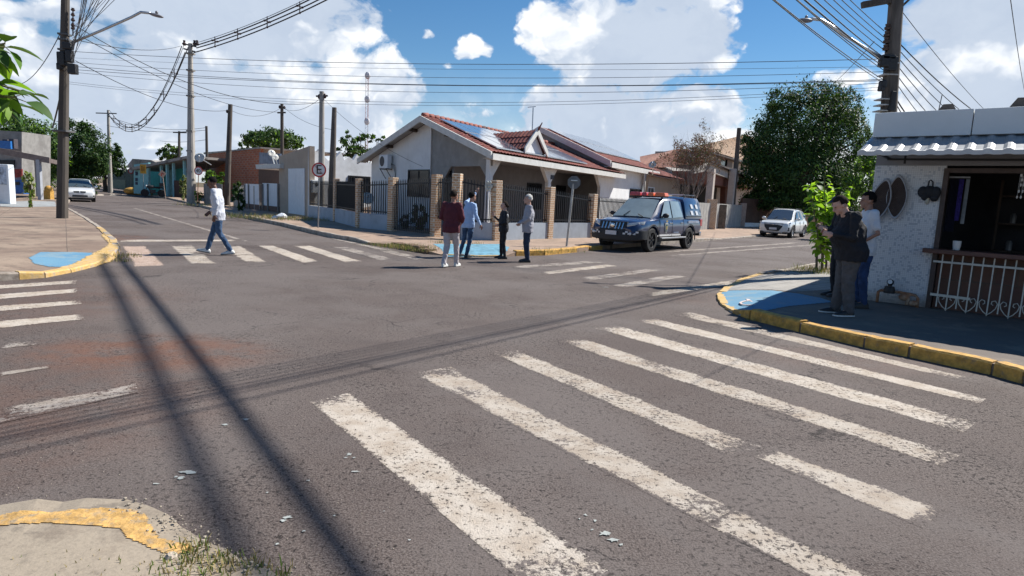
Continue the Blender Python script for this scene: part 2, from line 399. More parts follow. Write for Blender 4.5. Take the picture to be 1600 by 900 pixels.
def pave_mat(name, ca, cb, cc, seam=0.0, ang=0, scale=1.0, stain=(.10, .085, .07)):
    m = bpy.data.materials.new(name); m.use_nodes = True; n = N(m.node_tree); b = m.node_tree.nodes['Principled BSDF']
    ge = n.new('ShaderNodeNewGeometry'); P = ge.outputs['Position']; X, Y, Z = n.sep(P)
    c = n.mix(n.ramp(n.noise(P, .6 * scale, 5, .6), .38, .62), tuple(ca) + (1,), tuple(cb) + (1,))
    c = n.mix(n.math('MULTIPLY', n.ramp(n.noise(P, 1.9 * scale, 6, .7), .5, .66), .8), c, tuple(cc) + (1,))
    c = n.mix(n.math('MULTIPLY', n.ramp(n.noise(P, 5 * scale, 6, .75), .54, .70), .6), c, tuple(stain) + (1,))
    c = n.mix(n.math('MULTIPLY', n.ramp(n.noise(P, 60, 4, .7), .4, .7), .35), c, tuple(k * .5 for k in ca) + (1,))
    if seam:
        s = None
        for a in (ang, ang + 90):
            d = n.math('ADD', n.math('MULTIPLY', X, cos(radians(a))), n.math('MULTIPLY', Y, sin(radians(a))))
            d = n.math('ADD', d, n.math('MULTIPLY', n.noise(P, 3, 3), .03))
            f = n.math('ABSOLUTE', n.math('SUBTRACT', n.math('FRACT', n.math('MULTIPLY', d, 1 / seam)), .5))
            g = n.ramp(f, .5 - .012 / seam, .5 - .002)
            s = g if s is None else n.math('MAXIMUM', s, g)
        c = n.mix(n.math('MULTIPLY', s, .7), c, (.06, .05, .04, 1))
    n.put(b.inputs['Base Color'], c); b.inputs['Roughness'].default_value = .9
    bp = n.new('ShaderNodeBump'); bp.inputs['Strength'].default_value = .5; bp.inputs['Distance'].default_value = .01
    n.put(bp.inputs['Height'], n.noise(P, 25, 6, .7)); n.l.new(bp.outputs[0], b.inputs['Normal'])
    return m

def sheet(name, pts, z, m, label=None, kind='structure', uvq=False):
    me = bpy.data.meshes.new(name); v = [(p[0], p[1], z) for p in pts]
    tris = tessellate_polygon([[Vector(p) for p in v]])
    fs = [v_ if (Vector(v[v_[1]]) - Vector(v[v_[0]])).cross(Vector(v[v_[2]]) - Vector(v[v_[0]])).z > 0 else v_[::-1] for v_ in tris]
    me.from_pydata(v, [], fs); me.materials.append(m); o = bpy.data.objects.new(name, me); C.objects.link(o); tag(o, label, kind=kind); return o

gm = pave_mat('soil_and_grass', (.13, .07, .04), (.10, .09, .035), (.07, .10, .03))
sheet('ground', [(-1500, -300), (1500, -300), (1500, 2500), (-1500, 2500)], -.03, gm)
sheet('road', [(-160, -30), (70, -30), (160, 200), (-160, 200)], 0.0, ASPH)

def stripes(name, quads, z=.0025):
    """painted quads given as four pixels: near-left, near-right, far-right, far-left, with a wear index"""
    me = bpy.data.meshes.new(name); vs = []; fs = []; mi = []; uvs = []
    for q, w in quads:
        c = [G(*p) for p in q]
        nn = 10; base = len(vs)
        for i in range(nn + 1):
            t = i / nn
            for a, b, u in ((c[0], c[3], 0), (c[1], c[2], 1)):
                p = a.lerp(b, t); vs.append((p.x, p.y, z)); uvs.append((u, t))
        for i in range(nn):
            k = base + 2 * i; fs.append((k, k + 1, k + 3, k + 2)); mi.append(w)
    me.from_pydata(vs, [], fs)
    for m in PAINT: me.materials.append(m)
    me.polygons.foreach_set('material_index', mi)
    ul = me.uv_layers.new(name='UVMap')
    for l in me.loops: ul.data[l.index].uv = uvs[l.vertex_index]
    bm = bmesh.new(); bm.from_mesh(me)
    for f in bm.faces:
        if f.normal.z < 0: f.normal_flip()
    bm.to_mesh(me); bm.free()
    o = bpy.data.objects.new(name, me); C.objects.link(o); tag(o, kind='structure'); return o
# foreground crossing
stripes('crosswalk_markings', [
    (((805, 900), (965, 900), (545, 614), (484, 628)), 0), (((845, 960), (1010, 960), (965, 900), (805, 900)), 0),
    (((1105, 820), (1148, 795), (704, 573), (644, 583)), 1), (((1385, 962), (1480, 958), (1151, 797), (1108, 822)), 1),
    (((1145, 714), (1200, 702), (802, 545), (762, 550)), 1), (((1442, 826), (1475, 795), (1215, 705), (1175, 713)), 1),
    (((1470, 728), (1500, 712), (898, 525), (856, 529)), 1),
    (((1505, 676), (1526, 660), (965, 509), (930, 513)), 0),
    (((1530, 631), (1541, 623), (1025, 498), (993, 501)), 0),
    (((1530, 601), (1545, 597), (1080, 488), (1048, 491)), 1)], z=.0013)
# crossing under the walking man
stripes('crosswalk_markings', [
    (((210, 417), (258, 415), (226, 384), (191, 384)), 3), (((298, 413), (341, 413), (300, 383), (264, 383)), 1),
    (((384, 411), (421, 411), (374, 383), (345, 384)), 1), (((474, 411), (501, 409), (425, 383), (399, 383)), 0),
    (((540, 410), (568, 409), (482, 383), (458, 384)), 0), (((597, 408), (625, 407), (541, 385), (515, 385)), 2), (((648, 406), (664, 404), (604, 388), (575, 388)), 2)])
# crossing at the far left and the fading one by the pickup
stripes('crosswalk_markings', [
    (((-60, 456), (-60, 449), (120, 438), (118, 443)), 0), (((-60, 473), (-60, 464), (120, 451), (121, 457)), 0),
    (((-60, 492), (-60, 482), (124, 469), (128, 475)), 0), (((-60, 519), (-60, 507), (126, 491), (136, 499)), 0), (((0, 545), (8, 536), (66, 532), (60, 539)), 2)])
stripes('crosswalk_markings', [
    (((805, 420), (800, 416), (925, 407), (950, 410)), 2), (((850, 430), (843, 425), (955, 412), (965, 416)), 1), (((915, 440), (905, 434), (1010, 420), (1040, 422)), 2),
    (((975, 451), (955, 446), (1040, 430), (1080, 431)), 2), (((1015, 464), (1008, 458), (1148, 437), (1150, 444)), 1)])
stripes('road_lines', [
    (((-80, 680), (-80, 652), (212, 600), (217, 614)), 2), (((188, 378), (190, 374.6), (372, 374.6), (372, 377)), 0), (((392, 381), (396, 379), (206, 323.4), (204, 324.4)), 2),
    (((0, 588), (0, 582), (80, 571), (80, 575)), 2),
    (((1030, 402), (1028, 400), (1400, 372), (1400, 374)), 2), (((1010, 397), (1010, 395), (1250, 378), (1252, 380)), 2), (((0, 437), (0, 426), (52, 429), (30, 436)), 0),
    (((665, 385), (640, 380), (700, 397), (720, 400)), 2), (((150, 305.8), (163, 305.8), (162, 303.3), (153, 303.3)), 0), (((171, 305.8), (184, 305.8), (179, 302.8), (172, 302.8)), 0), (((190, 305.8), (200, 305.8), (197, 302.8), (190, 302.8)), 3),
    (((505, 370), (505, 368), (660, 402), (650, 404)), 2)], z=.0038)
def blotch(px, py, r, n=14, sx=1.0):
    c = G(px, py); return [(c.x + cos(a) * r * sx * random.uniform(.25, 1.25), c.y + sin(a) * r * random.uniform(.25, 1.25)) for a in [2 * pi * k / n for k in range(n)]]
SPL = mat('spilled_paint', (.34, .36, .34), .7, .2, 20)
mbs = MB()
for (px, py, r, sx) in ((945, 835, .055, 1.2), (960, 845, .04, 1.5), (930, 815, .02, 1), (915, 806, .018, 1), (905, 812, .012, 1), (970, 852, .02, 1), (925, 829, .014, 1), (293, 739, .045, 1.6), (282, 748, .03, 1.5), (275, 746, .02, 1),
                        (545, 711, .03, 1.2), (540, 716, .02, 1), (553, 716, .018, 1), (352, 664, .035, 1.5), (384, 656, .03, 1.5), (450, 809, .03, 1.7), (442, 815, .02, 1.4), (244, 757, .02, 1.6), (433, 851, .018, 1), (474, 831, .015, 1), (482, 752, .015, 1.3),
                        (600, 800, .01, 1), (946, 449, .05, 2.2), (640, 845, .012, 1), (1222, 505, .03, 2), (958, 455, .02, 2), (417, 771, .014, 1), (523, 807, .014, 1), (556, 738, .02, 2)):
    pts = blotch(px, py, r * .62, sx=sx); c = G(px, py)
    for a, b in zip(pts, pts[1:] + pts[:1]): mbs.poly([(c.x, c.y, .0055), (a[0], a[1], .0055), (b[0], b[1], .0055)])
tag(mbs.build('paint_spill', SPL), kind='structure')

# ---- raised blocks: kerb ring with its own heights, inner ring level, interior
def w2(px, py): g = G(px, py); return (g.x, g.y)
def block(name, kerb, rest, m, inset=1.3, h=.12, side=1):
    """kerb: (x,y,z) points along the road; rest: outer points that close the polygon"""
    k = [Vector((p[0], p[1], p[2])) for p in kerb]; inner = []
    for i, p in enumerate(k):
        t = (k[min(i + 1, len(k) - 1)] - k[max(i - 1, 0)]); t.z = 0; t.normalize(); nrm = Vector((-t.y, t.x, 0)) * side
        inner.append(Vector((p.x, p.y, h)) + nrm * inset)
    mb = MB(WORLD)
    a = [mb.V(p) for p in k]; b = [mb.V(p) for p in inner]; lo = [mb.V((p.x, p.y, -.03)) for p in k]
    for i in range(len(k) - 1): mb.face((a[i], a[i + 1], b[i + 1], b[i])); mb.face((lo[i], lo[i + 1], a[i + 1], a[i]))
    ring = inner + [Vector((x, y, h)) for x, y in rest]
    ids = b + [mb.V((x, y, h)) for x, y in rest]
    for t in tessellate_polygon([ring]): mb.face([ids[q] for q in t])
    o = mb.build(name, m, fix=False)
    bm = bmesh.new(); bm.from_mesh(o.data); bmesh.ops.recalc_face_normals(bm, faces=bm.faces)
    for f in bm.faces:
        if abs(f.normal.z) > .3 and f.normal.z < 0: f.normal_flip()
    bm.to_mesh(o.data); bm.free(); tag(o, kind='structure'); return k
def kerb(k, m, name='kerb', w=.15, blk=1.0, side=1, jit=.006, wide=None, up=None, gap=.012):
    up = up or .006 + jit * 1.8
    """separate stones along a line of (x,y,z)"""
    mb = MB(WORLD); pts = [Vector(p) for p in k]
    for i, (a, b) in enumerate(zip(pts, pts[1:])):
        L = (b - a).length; nb = max(1, round(L / blk)); t = (b - a).normalized(); tt = Vector((t.x, t.y, 0)).normalized(); nrm = Vector((-tt.y, tt.x, 0)) * side
        for q in range(nb):
            p = a.lerp(b, q / nb) + t * gap * .5; r = a.lerp(b, (q + 1) / nb) - t * gap * .5
            j = random.uniform(-jit, jit); o = nrm * random.uniform(-jit, jit) * 2 - nrm * .012
            ww = w if wide is None else wide[min(i, len(wide) - 1)]
            ns = 4
            rings = []
            for s_ in range(ns + 1):
                c = p.lerp(r, s_ / ns) + o; zt = c.z + up + j + random.uniform(-jit, jit) * .6; c1 = .022 if zt > .05 else .004
                oo = nrm * random.uniform(-jit, jit) * .8
                rings.append([(c.x, c.y, -.02), (c.x + oo.x, c.y + oo.y, zt - c1), (c.x + nrm.x * c1 + oo.x, c.y + nrm.y * c1 + oo.y, zt), (c.x + nrm.x * ww, c.y + nrm.y * ww, zt), (c.x + nrm.x * ww, c.y + nrm.y * ww, -.02)])
            mb.loft(rings)
    return tag(mb.build(name, m, smooth=40), kind='structure')

SW_A = pave_mat('sidewalk_left_corner', (.22, .155, .115), (.33, .25, .185), (.13, .095, .072), 1.9, 35)
SW_B = pave_mat('sidewalk_house', (.38, .27, .20), (.30, .215, .16), (.22, .16, .12), 1.6, 60)
SW_C = pave_mat('sidewalk_shop', (.19, .155, .125), (.14, .115, .098), (.25, .20, .15), 0, 50)
SW_D = pave_mat('sidewalk_near_corner', (.33, .275, .21), (.23, .19, .145), (.16, .125, .095), 0)
YEL = mat('kerb_yellow_paint', (.52, .29, .06), .8, .3, 12, .8, col2=(.27, .18, .10), amt=.42, big=11)
YEL2 = mat('kerb_yellow_pale', (.62, .40, .13), .85, .25, 9, .6, col2=(.40, .31, .21), amt=.50, big=9)
CON = mat('kerb_concrete', (.36, .31, .26), .9, .22, 8, .5, col2=(.16, .12, .09), amt=.45)
DIRT = mat('kerb_dirt', (.16, .10, .065), .95, .3, 9, 1, col2=(.09, .06, .045), amt=.5)
BLUE = pave_mat('ramp_blue_paint', (.10, .25, .39), (.14, .30, .42), (.24, .32, .35), 0, stain=(.24, .27, .27))
def K(lst, h=.12): return [(*w2(p[0], p[1]), p[2] if len(p) > 2 else h) for p in lst]
kA = K([(-260, 470), (-120, 448), (-40, 441), (30, 437, .10), (70, 434, .07), (110, 426, .05), (150, 416, .06), (176, 405, .10), (187, 393), (180, 380), (160, 362), (140, 348), (118, 335), (100, 325)])
kA += [(-33.0, 48.0, .12), (-72, 103, .12)]
block('sidewalk', kA, [(-110, 150), (-160, 150), (-160, -5)], SW_A, 1.2, side=1)
kerb(kA[7:15], CON, w=.13, side=1, blk=1.1); kerb(kA[:4], CON, w=.13, side=1)
kerb(kA[3:11], YEL2, w=.15, side=1, blk=.7)
kB = [(-118, 165, .12)] + K([(196, 297), (230, 305.5), (262, 311), (300, 320), (350, 333), (400, 345), (440, 353), (480, 363), (520, 372), (556, 378, .10), (575, 382, .06), (610, 387, .10), (640, 392), (670, 397, .08), (690, 399, .02), (740, 401, .015), (790, 401, .02), (806, 400), (850, 399), (900, 394), (940, 390), (1000, 385), (1050, 381), (1100, 377), (1130, 374, .03), (1170, 371, .05), (1262, 362)])
kB += [(30, 56, .12), (75, 116, .12)]
block('sidewalk', kB, [(120, 190), (-130, 190)], SW_B, 1.0, side=1)
kerb(kB[:12], CON, w=.14, side=1); kerb(kB[12:15], DIRT, w=.3, side=1, jit=.02, blk=.4); kerb(kB[15:18], YEL2, w=.1, side=1, blk=.7)
kerb(kB[18:22], YEL, w=.16, side=1, blk=.9, jit=.012); kerb(kB[22:], CON, w=.15, side=1)
kC = [(75, 96, .12), (30, 41, .12), (13.5, 23.0, .12)] + K([(1277, 417), (1230, 427), (1185, 435), (1158, 441, .08), (1132, 451, .02), (1120, 462, .015), (1126, 477, .02), (1146, 489, .03), (1172, 499), (1250, 519), (1350, 543), (1420, 558), (1550, 586), (1600, 600), (1760, 650)])
kC += [(6.6, -1, .12), (10, -12, .12)]
block('sidewalk', kC, [(60, -12), (90, 90)], SW_C, .9, side=1)
kerb(kC[1:6], CON, w=.14, side=1); kerb(kC[5:11], YEL2, w=.13, side=1, blk=.45); kerb(kC[11:], YEL, w=.16, side=1, blk=.95, jit=.009, gap=.03)
kerb(kC[10:12], YEL, w=.14, side=1, blk=.5)
kD0 = K([(-420, 860), (-160, 825), (-60, 812), (0, 802), (60, 796), (140, 793), (200, 795), (240, 804), (262, 820), (300, 848), (350, 872), (420, 908), (500, 960)], .055)
kD = []
for a_, b_ in zip(kD0, kD0[1:]):
    m_ = max(1, int(sqrt((a_[0] - b_[0]) ** 2 + (a_[1] - b_[1]) ** 2) / .09))
    for t_ in range(m_): kD.append((a_[0] + (b_[0] - a_[0]) * t_ / m_ + random.uniform(-.014, .014), a_[1] + (b_[1] - a_[1]) * t_ / m_ + random.uniform(-.014, .014), .05 + random.uniform(-.012, .006)))
kD += [(1.2, -1.2, .05), (3.5, -7, .05)]
block('sidewalk', kD, [(-6, -12), (-14, -4)], SW_D, .35, h=.06, side=-1)
def flat(name, px, z, m, lift=.004):
    mb = MB(WORLD); pts = [G(a, b, z) for a, b in px]; c = sum(pts, Vector()) / len(pts)
    return pts
# tactile blue ramps
def ramp(pts3, name='ramp_paint', m=BLUE):
    mb = MB(WORLD); c = sum((Vector(p) for p in pts3), Vector()) / len(pts3)
    mb.poly(pts3); return tag(mb.build(name, m), kind='structure')
def kz(k, i, t, inset, lift, side=1, h=.12):
    """point on a block's sloping border strip"""
    pass
def drape(px, m, name='ramp_paint', lift=.006, z0=.12, blocks=(), st=.035, jag=0.0):
    """paint sheet that follows the sidewalk below it: fine grid clipped to an outline, heights by ray cast"""
    dg = bpy.context.evaluated_depsgraph_get(); dg.update()
    poly = [G(a, b, .05) for a, b in px]
    if jag:
        q_ = []
        for a, b in zip(poly, poly[1:] + poly[:1]):
            m_ = max(1, int((b - a).length / .05))
            q_ += [a.lerp(b, t / m_) + Vector((random.uniform(-jag, jag), random.uniform(-jag, jag), 0)) for t in range(m_)]
        poly = q_
    xs = [p.x for p in poly]; ys = [p.y for p in poly]
    def inside(x, y):
        c = False; n = len(poly); j = n - 1
        for i in range(n):
            a, b = poly[i], poly[j]
            if (a.y > y) != (b.y > y) and x < (b.x - a.x) * (y - a.y) / (b.y - a.y) + a.x: c = not c
            j = i
        return c
    bm = bmesh.new(); x = min(xs); vs = {}
    nx = int((max(xs) - min(xs)) / st) + 2; ny = int((max(ys) - min(ys)) / st) + 2
    def vv(i, j):
        if (i, j) not in vs:
            X, Y = min(xs) + i * st, min(ys) + j * st
            z = 0
            for ob in blocks:
                hit, loc, _, _ = ob.ray_cast(Vector((X, Y, 1)), Vector((0, 0, -1)))
                if hit: z = max(z, loc.z)
            vs[i, j] = bm.verts.new((X, Y, z + lift))
        return vs[i, j]
    for i in range(nx):
        for j in range(ny):
            if inside(min(xs) + (i + .5) * st, min(ys) + (j + .5) * st): bm.faces.new((vv(i, j), vv(i + 1, j), vv(i + 1, j + 1), vv(i, j + 1)))
    me = bpy.data.meshes.new(name); bm.to_mesh(me); bm.free(); me.materials.append(m)
    o = bpy.data.objects.new(name, me); C.objects.link(o); return tag(o, kind='structure')
SWS = [o for o in bpy.data.objects if o.name.startswith('sidewalk')]
drape([(45, 409), (64, 400), (110, 399), (154, 400), (140, 408), (104, 419), (75, 419), (55, 416)], BLUE, blocks=SWS)
drape([(676, 385), (780, 385), (796, 390), (790, 398), (700, 398.5)], mat('ramp_pale_blue', (.12, .28, .37), .9, .3, 6, col2=(.27, .26, .24), amt=.38), blocks=SWS)
drape([(1128, 452), (1180, 457), (1245, 465), (1280, 472), (1300, 479), (1240, 485), (1180, 489), (1158, 489), (1140, 482), (1128, 468)], BLUE, blocks=SWS)
drape([(1140, 447), (1170, 438), (1235, 429), (1302, 430), (1300, 458), (1240, 462), (1180, 456), (1132, 451)], pave_mat('mosaic_paving', (.30, .29, .27), (.36, .34, .31), (.24, .23, .22), .35, 40), lift=.004, blocks=SWS)
drape([(-60, 806), (0, 805), (60, 800), (110, 798), (160, 797), (205, 798), (228, 804), (236, 826), (250, 842), (285, 846), (306, 852), (292, 862), (262, 868), (238, 858), (205, 843), (190, 829), (150, 822), (110, 821), (70, 820), (30, 823), (-60, 826)],
      mat('worn_yellow_paint', (.52, .31, .10), .95, .3, 16, .9, col2=(.30, .24, .17), amt=.46, big=20), name='kerb_paint', lift=.004, blocks=SWS, st=.011, jag=.012)
drape([(158, 372), (166, 370), (176, 380), (184, 389), (183, 398), (171, 406), (147, 413), (98, 423), (73, 427), (98, 419), (117, 414), (139, 404), (156, 396), (168, 390), (170, 384)], YEL2, name='kerb_paint', lift=.012, blocks=SWS, jag=.03)
WSYM = mat('ramp_symbol_paint', (.60, .48, .45), .8, .2, 8, col2=(.25, .38, .46), amt=.4)
mb = MB(WORLD)
def symz(px, py): return G(px, py, .075)
cs = [symz(1170 + 13 * cos(a), 473.5 + 3.4 * sin(a)) for a in [radians(t) for t in range(40, 330, 18)]]
for a, b in zip(cs, cs[1:]): mb.bar(a, b, .035, .012)
mb.bar(symz(1171, 470), symz(1183, 474), .05, .012); mb.bar(symz(1183, 474), symz(1196, 471.5), .045, .012); mb.bar(symz(1171, 470), symz(1168, 467.5), .06, .012)
tag(mb.build('ramp_symbol', WSYM), kind='structure')
drape([(0, 318), (24, 317), (50, 316), (86, 317), (88, 325), (30, 326), (0, 325)], pave_mat('left_grey_paving', (.34, .36, .36), (.30, .31, .31), (.22, .20, .18)), blocks=SWS)

# grass tufts and weeds along the kerbs
GR1 = mat('grass_blades', (.13, .19, .04), .8, .4, 20, transl=.3); GR2 = mat('dry_grass_blades', (.34, .27, .12), .85, .3, 20, transl=.2)
def tufts(spots, name='grass'):
    mb = MB()
    for (px, py, z, r, n, h) in spots:
        c = G(px, py, z)
        for _ in range(n):
            a = random.uniform(0, 2 * pi); d = r * sqrt(random.random()); x, y = c.x + cos(a) * d * 1.6, c.y + sin(a) * d
            hh = h * random.uniform(.4, 1.2); w = .0015 + .0015 * random.random() + h * .025; th = random.uniform(0, pi); l = hh * random.uniform(.2, .9)
            dx, dy = cos(th) * w, sin(th) * w; la = random.uniform(0, 2 * pi); mb.m = 1 if random.random() < .6 else 0
            p0 = Vector((x, y, z - .01)); p1 = Vector((x + cos(la) * l * .4, y + sin(la) * l * .4, z + hh * .6)); p2 = Vector((x + cos(la) * l, y + sin(la) * l, z + hh))
            mb.poly([p0 + Vector((-dx, -dy, 0)), p0 + Vector((dx, dy, 0)), p1 + Vector((dx, dy, 0)) * .7, p1 - Vector((dx, dy, 0)) * .7]); mb.poly([p1 - Vector((dx, dy, 0)) * .7, p1 + Vector((dx, dy, 0)) * .7, p2])
    return tag(mb.build(name, [GR1, GR2], fix=False), kind='stuff')
tufts([(330, 885, .05, .12, 130, .04), (300, 872, .05, .08, 40, .03), (385, 893, .04, .12, 90, .035), (290, 898, .05, .14, 50, .03), (350, 900, .05, .16, 110, .04), (405, 905, .03, .10, 70, .035), (300, 855, .05, .05, 40, .05), (90, 890, .055, .15, 20, .02), (200, 893, .055, .12, 30, .025),
       (182, 400, .06, .3, 140, .09), (184, 408, .0, .2, 80, .08),
       (640, 388, .1, .5, 260, .14), (625, 386, .1, .4, 160, .1), (600, 383, .1, .3, 80, .08), (655, 392, .08, .3, 90, .08), (690, 380, .12, .25, 60, .12), (735, 381, .12, .25, 50, .1),
       (868, 392, .12, .6, 120, .1), (850, 394, .12, .3, 60, .08), (600, 384, .1, .4, 50, .08), (1285, 423, .12, .5, 260, .14), (1270, 426, .12, .4, 120, .1), (1300, 428, .12, .4, 150, .12),
       (440, 342, .12, 1.4, 500, .16), (460, 341, .12, 1.2, 300, .15), (405, 341, .12, 1.5, 300, .2), (395, 338, .12, 1.2, 200, .2), (280, 307, .12, 2.5, 400, .25), (262, 303, .12, 2, 200, .3), (316, 309, .12, 1.5, 250, .3), (330, 322, .12, 1.5, 200, .2),
       (765, 372, .12, .2, 60, .25), (1180, 500, .01, .1, 40, .04), (1240, 424, .12, .3, 50, .08)])

# crumbled stones and grit at the broken near kerb: too many to count
rg = random.Random(9); mb = MB(); GRIT = mat('grit', (.34, .29, .23), .95, .3, 40, col2=(.48, .34, .14), amt=.3)
for _ in range(420):
    t = rg.random(); px = 195 + 225 * t + rg.gauss(0, 16); py = 800 + 105 * t ** 1.1 + rg.gauss(0, 9)
    c = G(px, py, .03); r = rg.choice((.002, .003, .004, .005, .008)); zz = 0 if rg.random() < .5 else .055
    mb.ell((c.x, c.y, zz + r * .3), (r * rg.uniform(.7, 1.4), r * rg.uniform(.7, 1.2), r * .7), 5, 4)
for _ in range(260):
    px = rg.uniform(-40, 760); py = rg.uniform(560, 900) ; c = G(px, py); r = rg.choice((.002, .003, .004)); mb.ell((c.x, c.y, r * .4), (r, r, r * .7), 5, 4)
tag(mb.build('gravel', GRIT, fix=False), kind='stuff')
# ------------------------------------------------------------------ building materials
WHITE_W = mat('white_wall_paint', (.74, .75, .76), .85, .05, 2, .15, col2=(.55, .55, .54), amt=.35, bscale=60)
GREY_W = mat('grey_wall_paint', (.30, .29, .28), .9, .10, 3, .3, col2=(.25, .24, .23), amt=.45, bscale=50)
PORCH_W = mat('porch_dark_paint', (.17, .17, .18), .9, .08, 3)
TRIM_W = mat('fascia_white', (.62, .61, .58), .7, .08, 4, col2=(.45, .43, .39), amt=.35)
SOFF = mat('soffit_boards', (.42, .38, .34), .8, .12, 4)
LOWW = mat('low_wall_blue_grey', (.36, .41, .47), .9, .08, 3, .2, col2=(.26, .29, .32), amt=.42)
BRP = brick_mat('pillar_brick', (.60, .37, .21), (.46, .24, .12), (.68, .60, .48), .15, .08, ms=.016)
BLK = mat('black_iron', (.018, .019, .022), .5, .2, 30, metal=.2)
DGL = mat('dark_window_glass', (.012, .016, .022), .12, .2, 3, spec=.25)
DGL2 = glass_mat('blue_window_glass', (.05, .07, .085), .08)
WOODD = mat('dark_wood', (.055, .035, .025), .7, .3, 12, stretch=(1, 1, .15))
SOLAR = mat('solar_glass', (.10, .13, .19), .12, .05, 3, spec=1, coat=.8)
SOLF = mat('solar_frame', (.55, .56, .58), .35, .05, 8, metal=.6)
BRICKR = brick_mat('red_block_wall', (.50, .13, .05), (.30, .07, .03), (.36, .22, .15), .24, .19, ms=.03, dirt=(.30, .10, .05))
BEIGE = mat('beige_render', (.42, .345, .275), .9, .07, 2, .2, col2=(.36, .29, .23), amt=.4, bscale=50)
WHITER = mat('rough_white_render', (.66, .67, .68), .9, .08, 2, .3, col2=(.50, .50, .49), amt=.45, bscale=40)
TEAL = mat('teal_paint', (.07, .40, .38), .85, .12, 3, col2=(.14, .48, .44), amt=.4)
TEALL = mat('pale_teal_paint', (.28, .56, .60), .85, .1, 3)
METAL_W = mat('white_sheet_metal', (.70, .74, .78), .5, .04, 5)
CONC = mat('pole_concrete', (.36, .34, .31), .9, .16, 5, .4, col2=(.25, .235, .21), amt=.45, stretch=(1, 1, .25))
CONC_D = mat('old_dark_concrete', (.135, .115, .10), .95, .25, 6, .6, col2=(.07, .06, .052), amt=.5, stretch=(1, 1, .2))
GREYB = mat('grey_cement_block', (.22, .205, .19), .95, .15, 4, .5, col2=(.13, .12, .11), amt=.4)
GALV = mat('galvanised_steel', (.50, .52, .54), .35, .08, 12, metal=.8)
def tile_mat(name, ca, cb):
    m = bpy.data.materials.new(name); m.use_nodes = True; n = N(m.node_tree); b = m.node_tree.nodes['Principled BSDF']
    at = n.new('ShaderNodeAttribute', attribute_name='UVMap'); ge = n.new('ShaderNodeTexCoord'); U, V, _ = n.sep(n.new('ShaderNodeTexCoord').outputs['UV'])
    cell = n.comb(n.math('FLOOR', U), n.math('FLOOR', V), 0)
    wn = n.new('ShaderNodeTexWhiteNoise', noise_dimensions='2D'); n.put(wn.inputs[0], cell)
    c = n.mix(wn.outputs[0], tuple(ca) + (1,), tuple(cb) + (1,))
    c = n.mix(n.ramp(n.noise(ge.outputs['Object'], 1.3, 6, .7), .48, .68), c, tuple(k * .35 + .02 for k in ca) + (1,))
    n.put(b.inputs['Base Color'], c); b.inputs['Roughness'].default_value = .8; return m
TILE_R = tile_mat('red_roof_tile', (.17, .042, .034), (.28, .09, .066))
TILE_B = tile_mat('brown_roof_tile', (.19, .07, .045), (.28, .12, .08))
TILE_T = tile_mat('pale_roof_tile', (.48, .34, .24), (.60, .47, .35))
FIBRE = tile_mat('fibre_cement_sheet', (.30, .27, .25), (.36, .33, .30))

def tiled(name, a, b, c, d, m, parent, per=.24, row=.36, amp=.035, thick=.05):
    """corrugated tile surface: a->b along the eave, d->c along the ridge (world points)"""
    a, b, c, d = map(Vector, (a, b, c, d)); org = Vector(parent['_org'])
    L = ((b - a).length + (c - d).length) / 2; S = ((d - a).length + (c - b).length) / 2
    nu = max(4, int(L / per)) * 6; nr = max(1, int(S / row)); nrm = (b - a).cross(d - a).normalized()
    if nrm.z < 0: nrm = -nrm
    vs, fs, uv = [], [], []
    for j in range(nr):
        for e in (0, 1):
            t = (j + e) / nr
            for i in range(nu + 1):
                s = i / nu; p = a.lerp(b, s).lerp(d.lerp(c, s), t)
                vs.append(p + nrm * (amp * abs(sin(pi * i / 6)) * 1.0 + (.028 if e == 0 else 0)) - org); uv.append((i / 6 + .001, j + .5))
    W = nu + 1
    for j in range(nr):
        for i in range(nu):
            k = (2 * j) * W + i; fs.append((k, k + 1, k + 1 + W, k + W))
            if j < nr - 1: q = (2 * j + 1) * W + i; fs.append((q, q + 1, q + 1 + W, q + W))
    base = len(vs)
    for p in (a, b, c, d): vs.append(p - nrm * thick - org); uv.append((0, 0))
    fs.append((base + 3, base + 2, base + 1, base))
    me = bpy.data.meshes.new(name); me.from_pydata(vs, [], fs); me.materials.append(m); ul = me.uv_layers.new(name='UVMap')
    for l in me.loops: ul.data[l.index].uv = uv[l.vertex_index]
    me.update(); o = bpy.data.objects.new(name, me); C.objects.link(o); o.parent = parent
    return o
def window_part(fr, parent, u0, u1, z0, z1, v=-.02, fm=None, gm=None, mull=1, bars=0, out=-1, name='window', depth=.06):
    """framed window lying on the plane v; frame part with a pane sub-part"""
    fm = fm or BLK; gm = gm or DGL; w = .05; mb = MB(fr); s = out
    va, vb = v, v + s * depth
    for a, b in (((u0, z0), (u1, z0 + w)), ((u0, z1 - w), (u1, z1)), ((u0, z0 + w), (u0 + w, z1 - w)), ((u1 - w, z0 + w), (u1, z1 - w))):
        mb.box((a[0], min(va, vb), a[1]), (b[0], max(va, vb), b[1]))
    for k in range(1, mull + 1):
        x = u0 + (u1 - u0) * k / (mull + 1); mb.box((x - .02, min(va, vb) + .012, z0 + w), (x + .02, max(va, vb) - .012, z1 - w))
    f = mb.build(name, fm, parent)
    p = MB(fr).box((u0 + w, v + s * .012 - .006, z0 + w), (u1 - w, v + s * .012 + .006, z1 - w)); p.build('pane', gm, f)
    if bars:
        q = MB(fr)
        for k in range(bars): x = u0 + w + (u1 - u0 - 2 * w) * (k + .5) / bars; q.bar((x, vb + s * .03, z0), (x, vb + s * .03, z1), .012)
        q.bar((u0, vb + s * .03, z0 + .1), (u1, vb + s * .03, z0 + .1), .015); q.bar((u0, vb + s * .03, z1 - .1), (u1, vb + s * .03, z1 - .1), .015)
        q.build('grille', BLK, f)
    return f
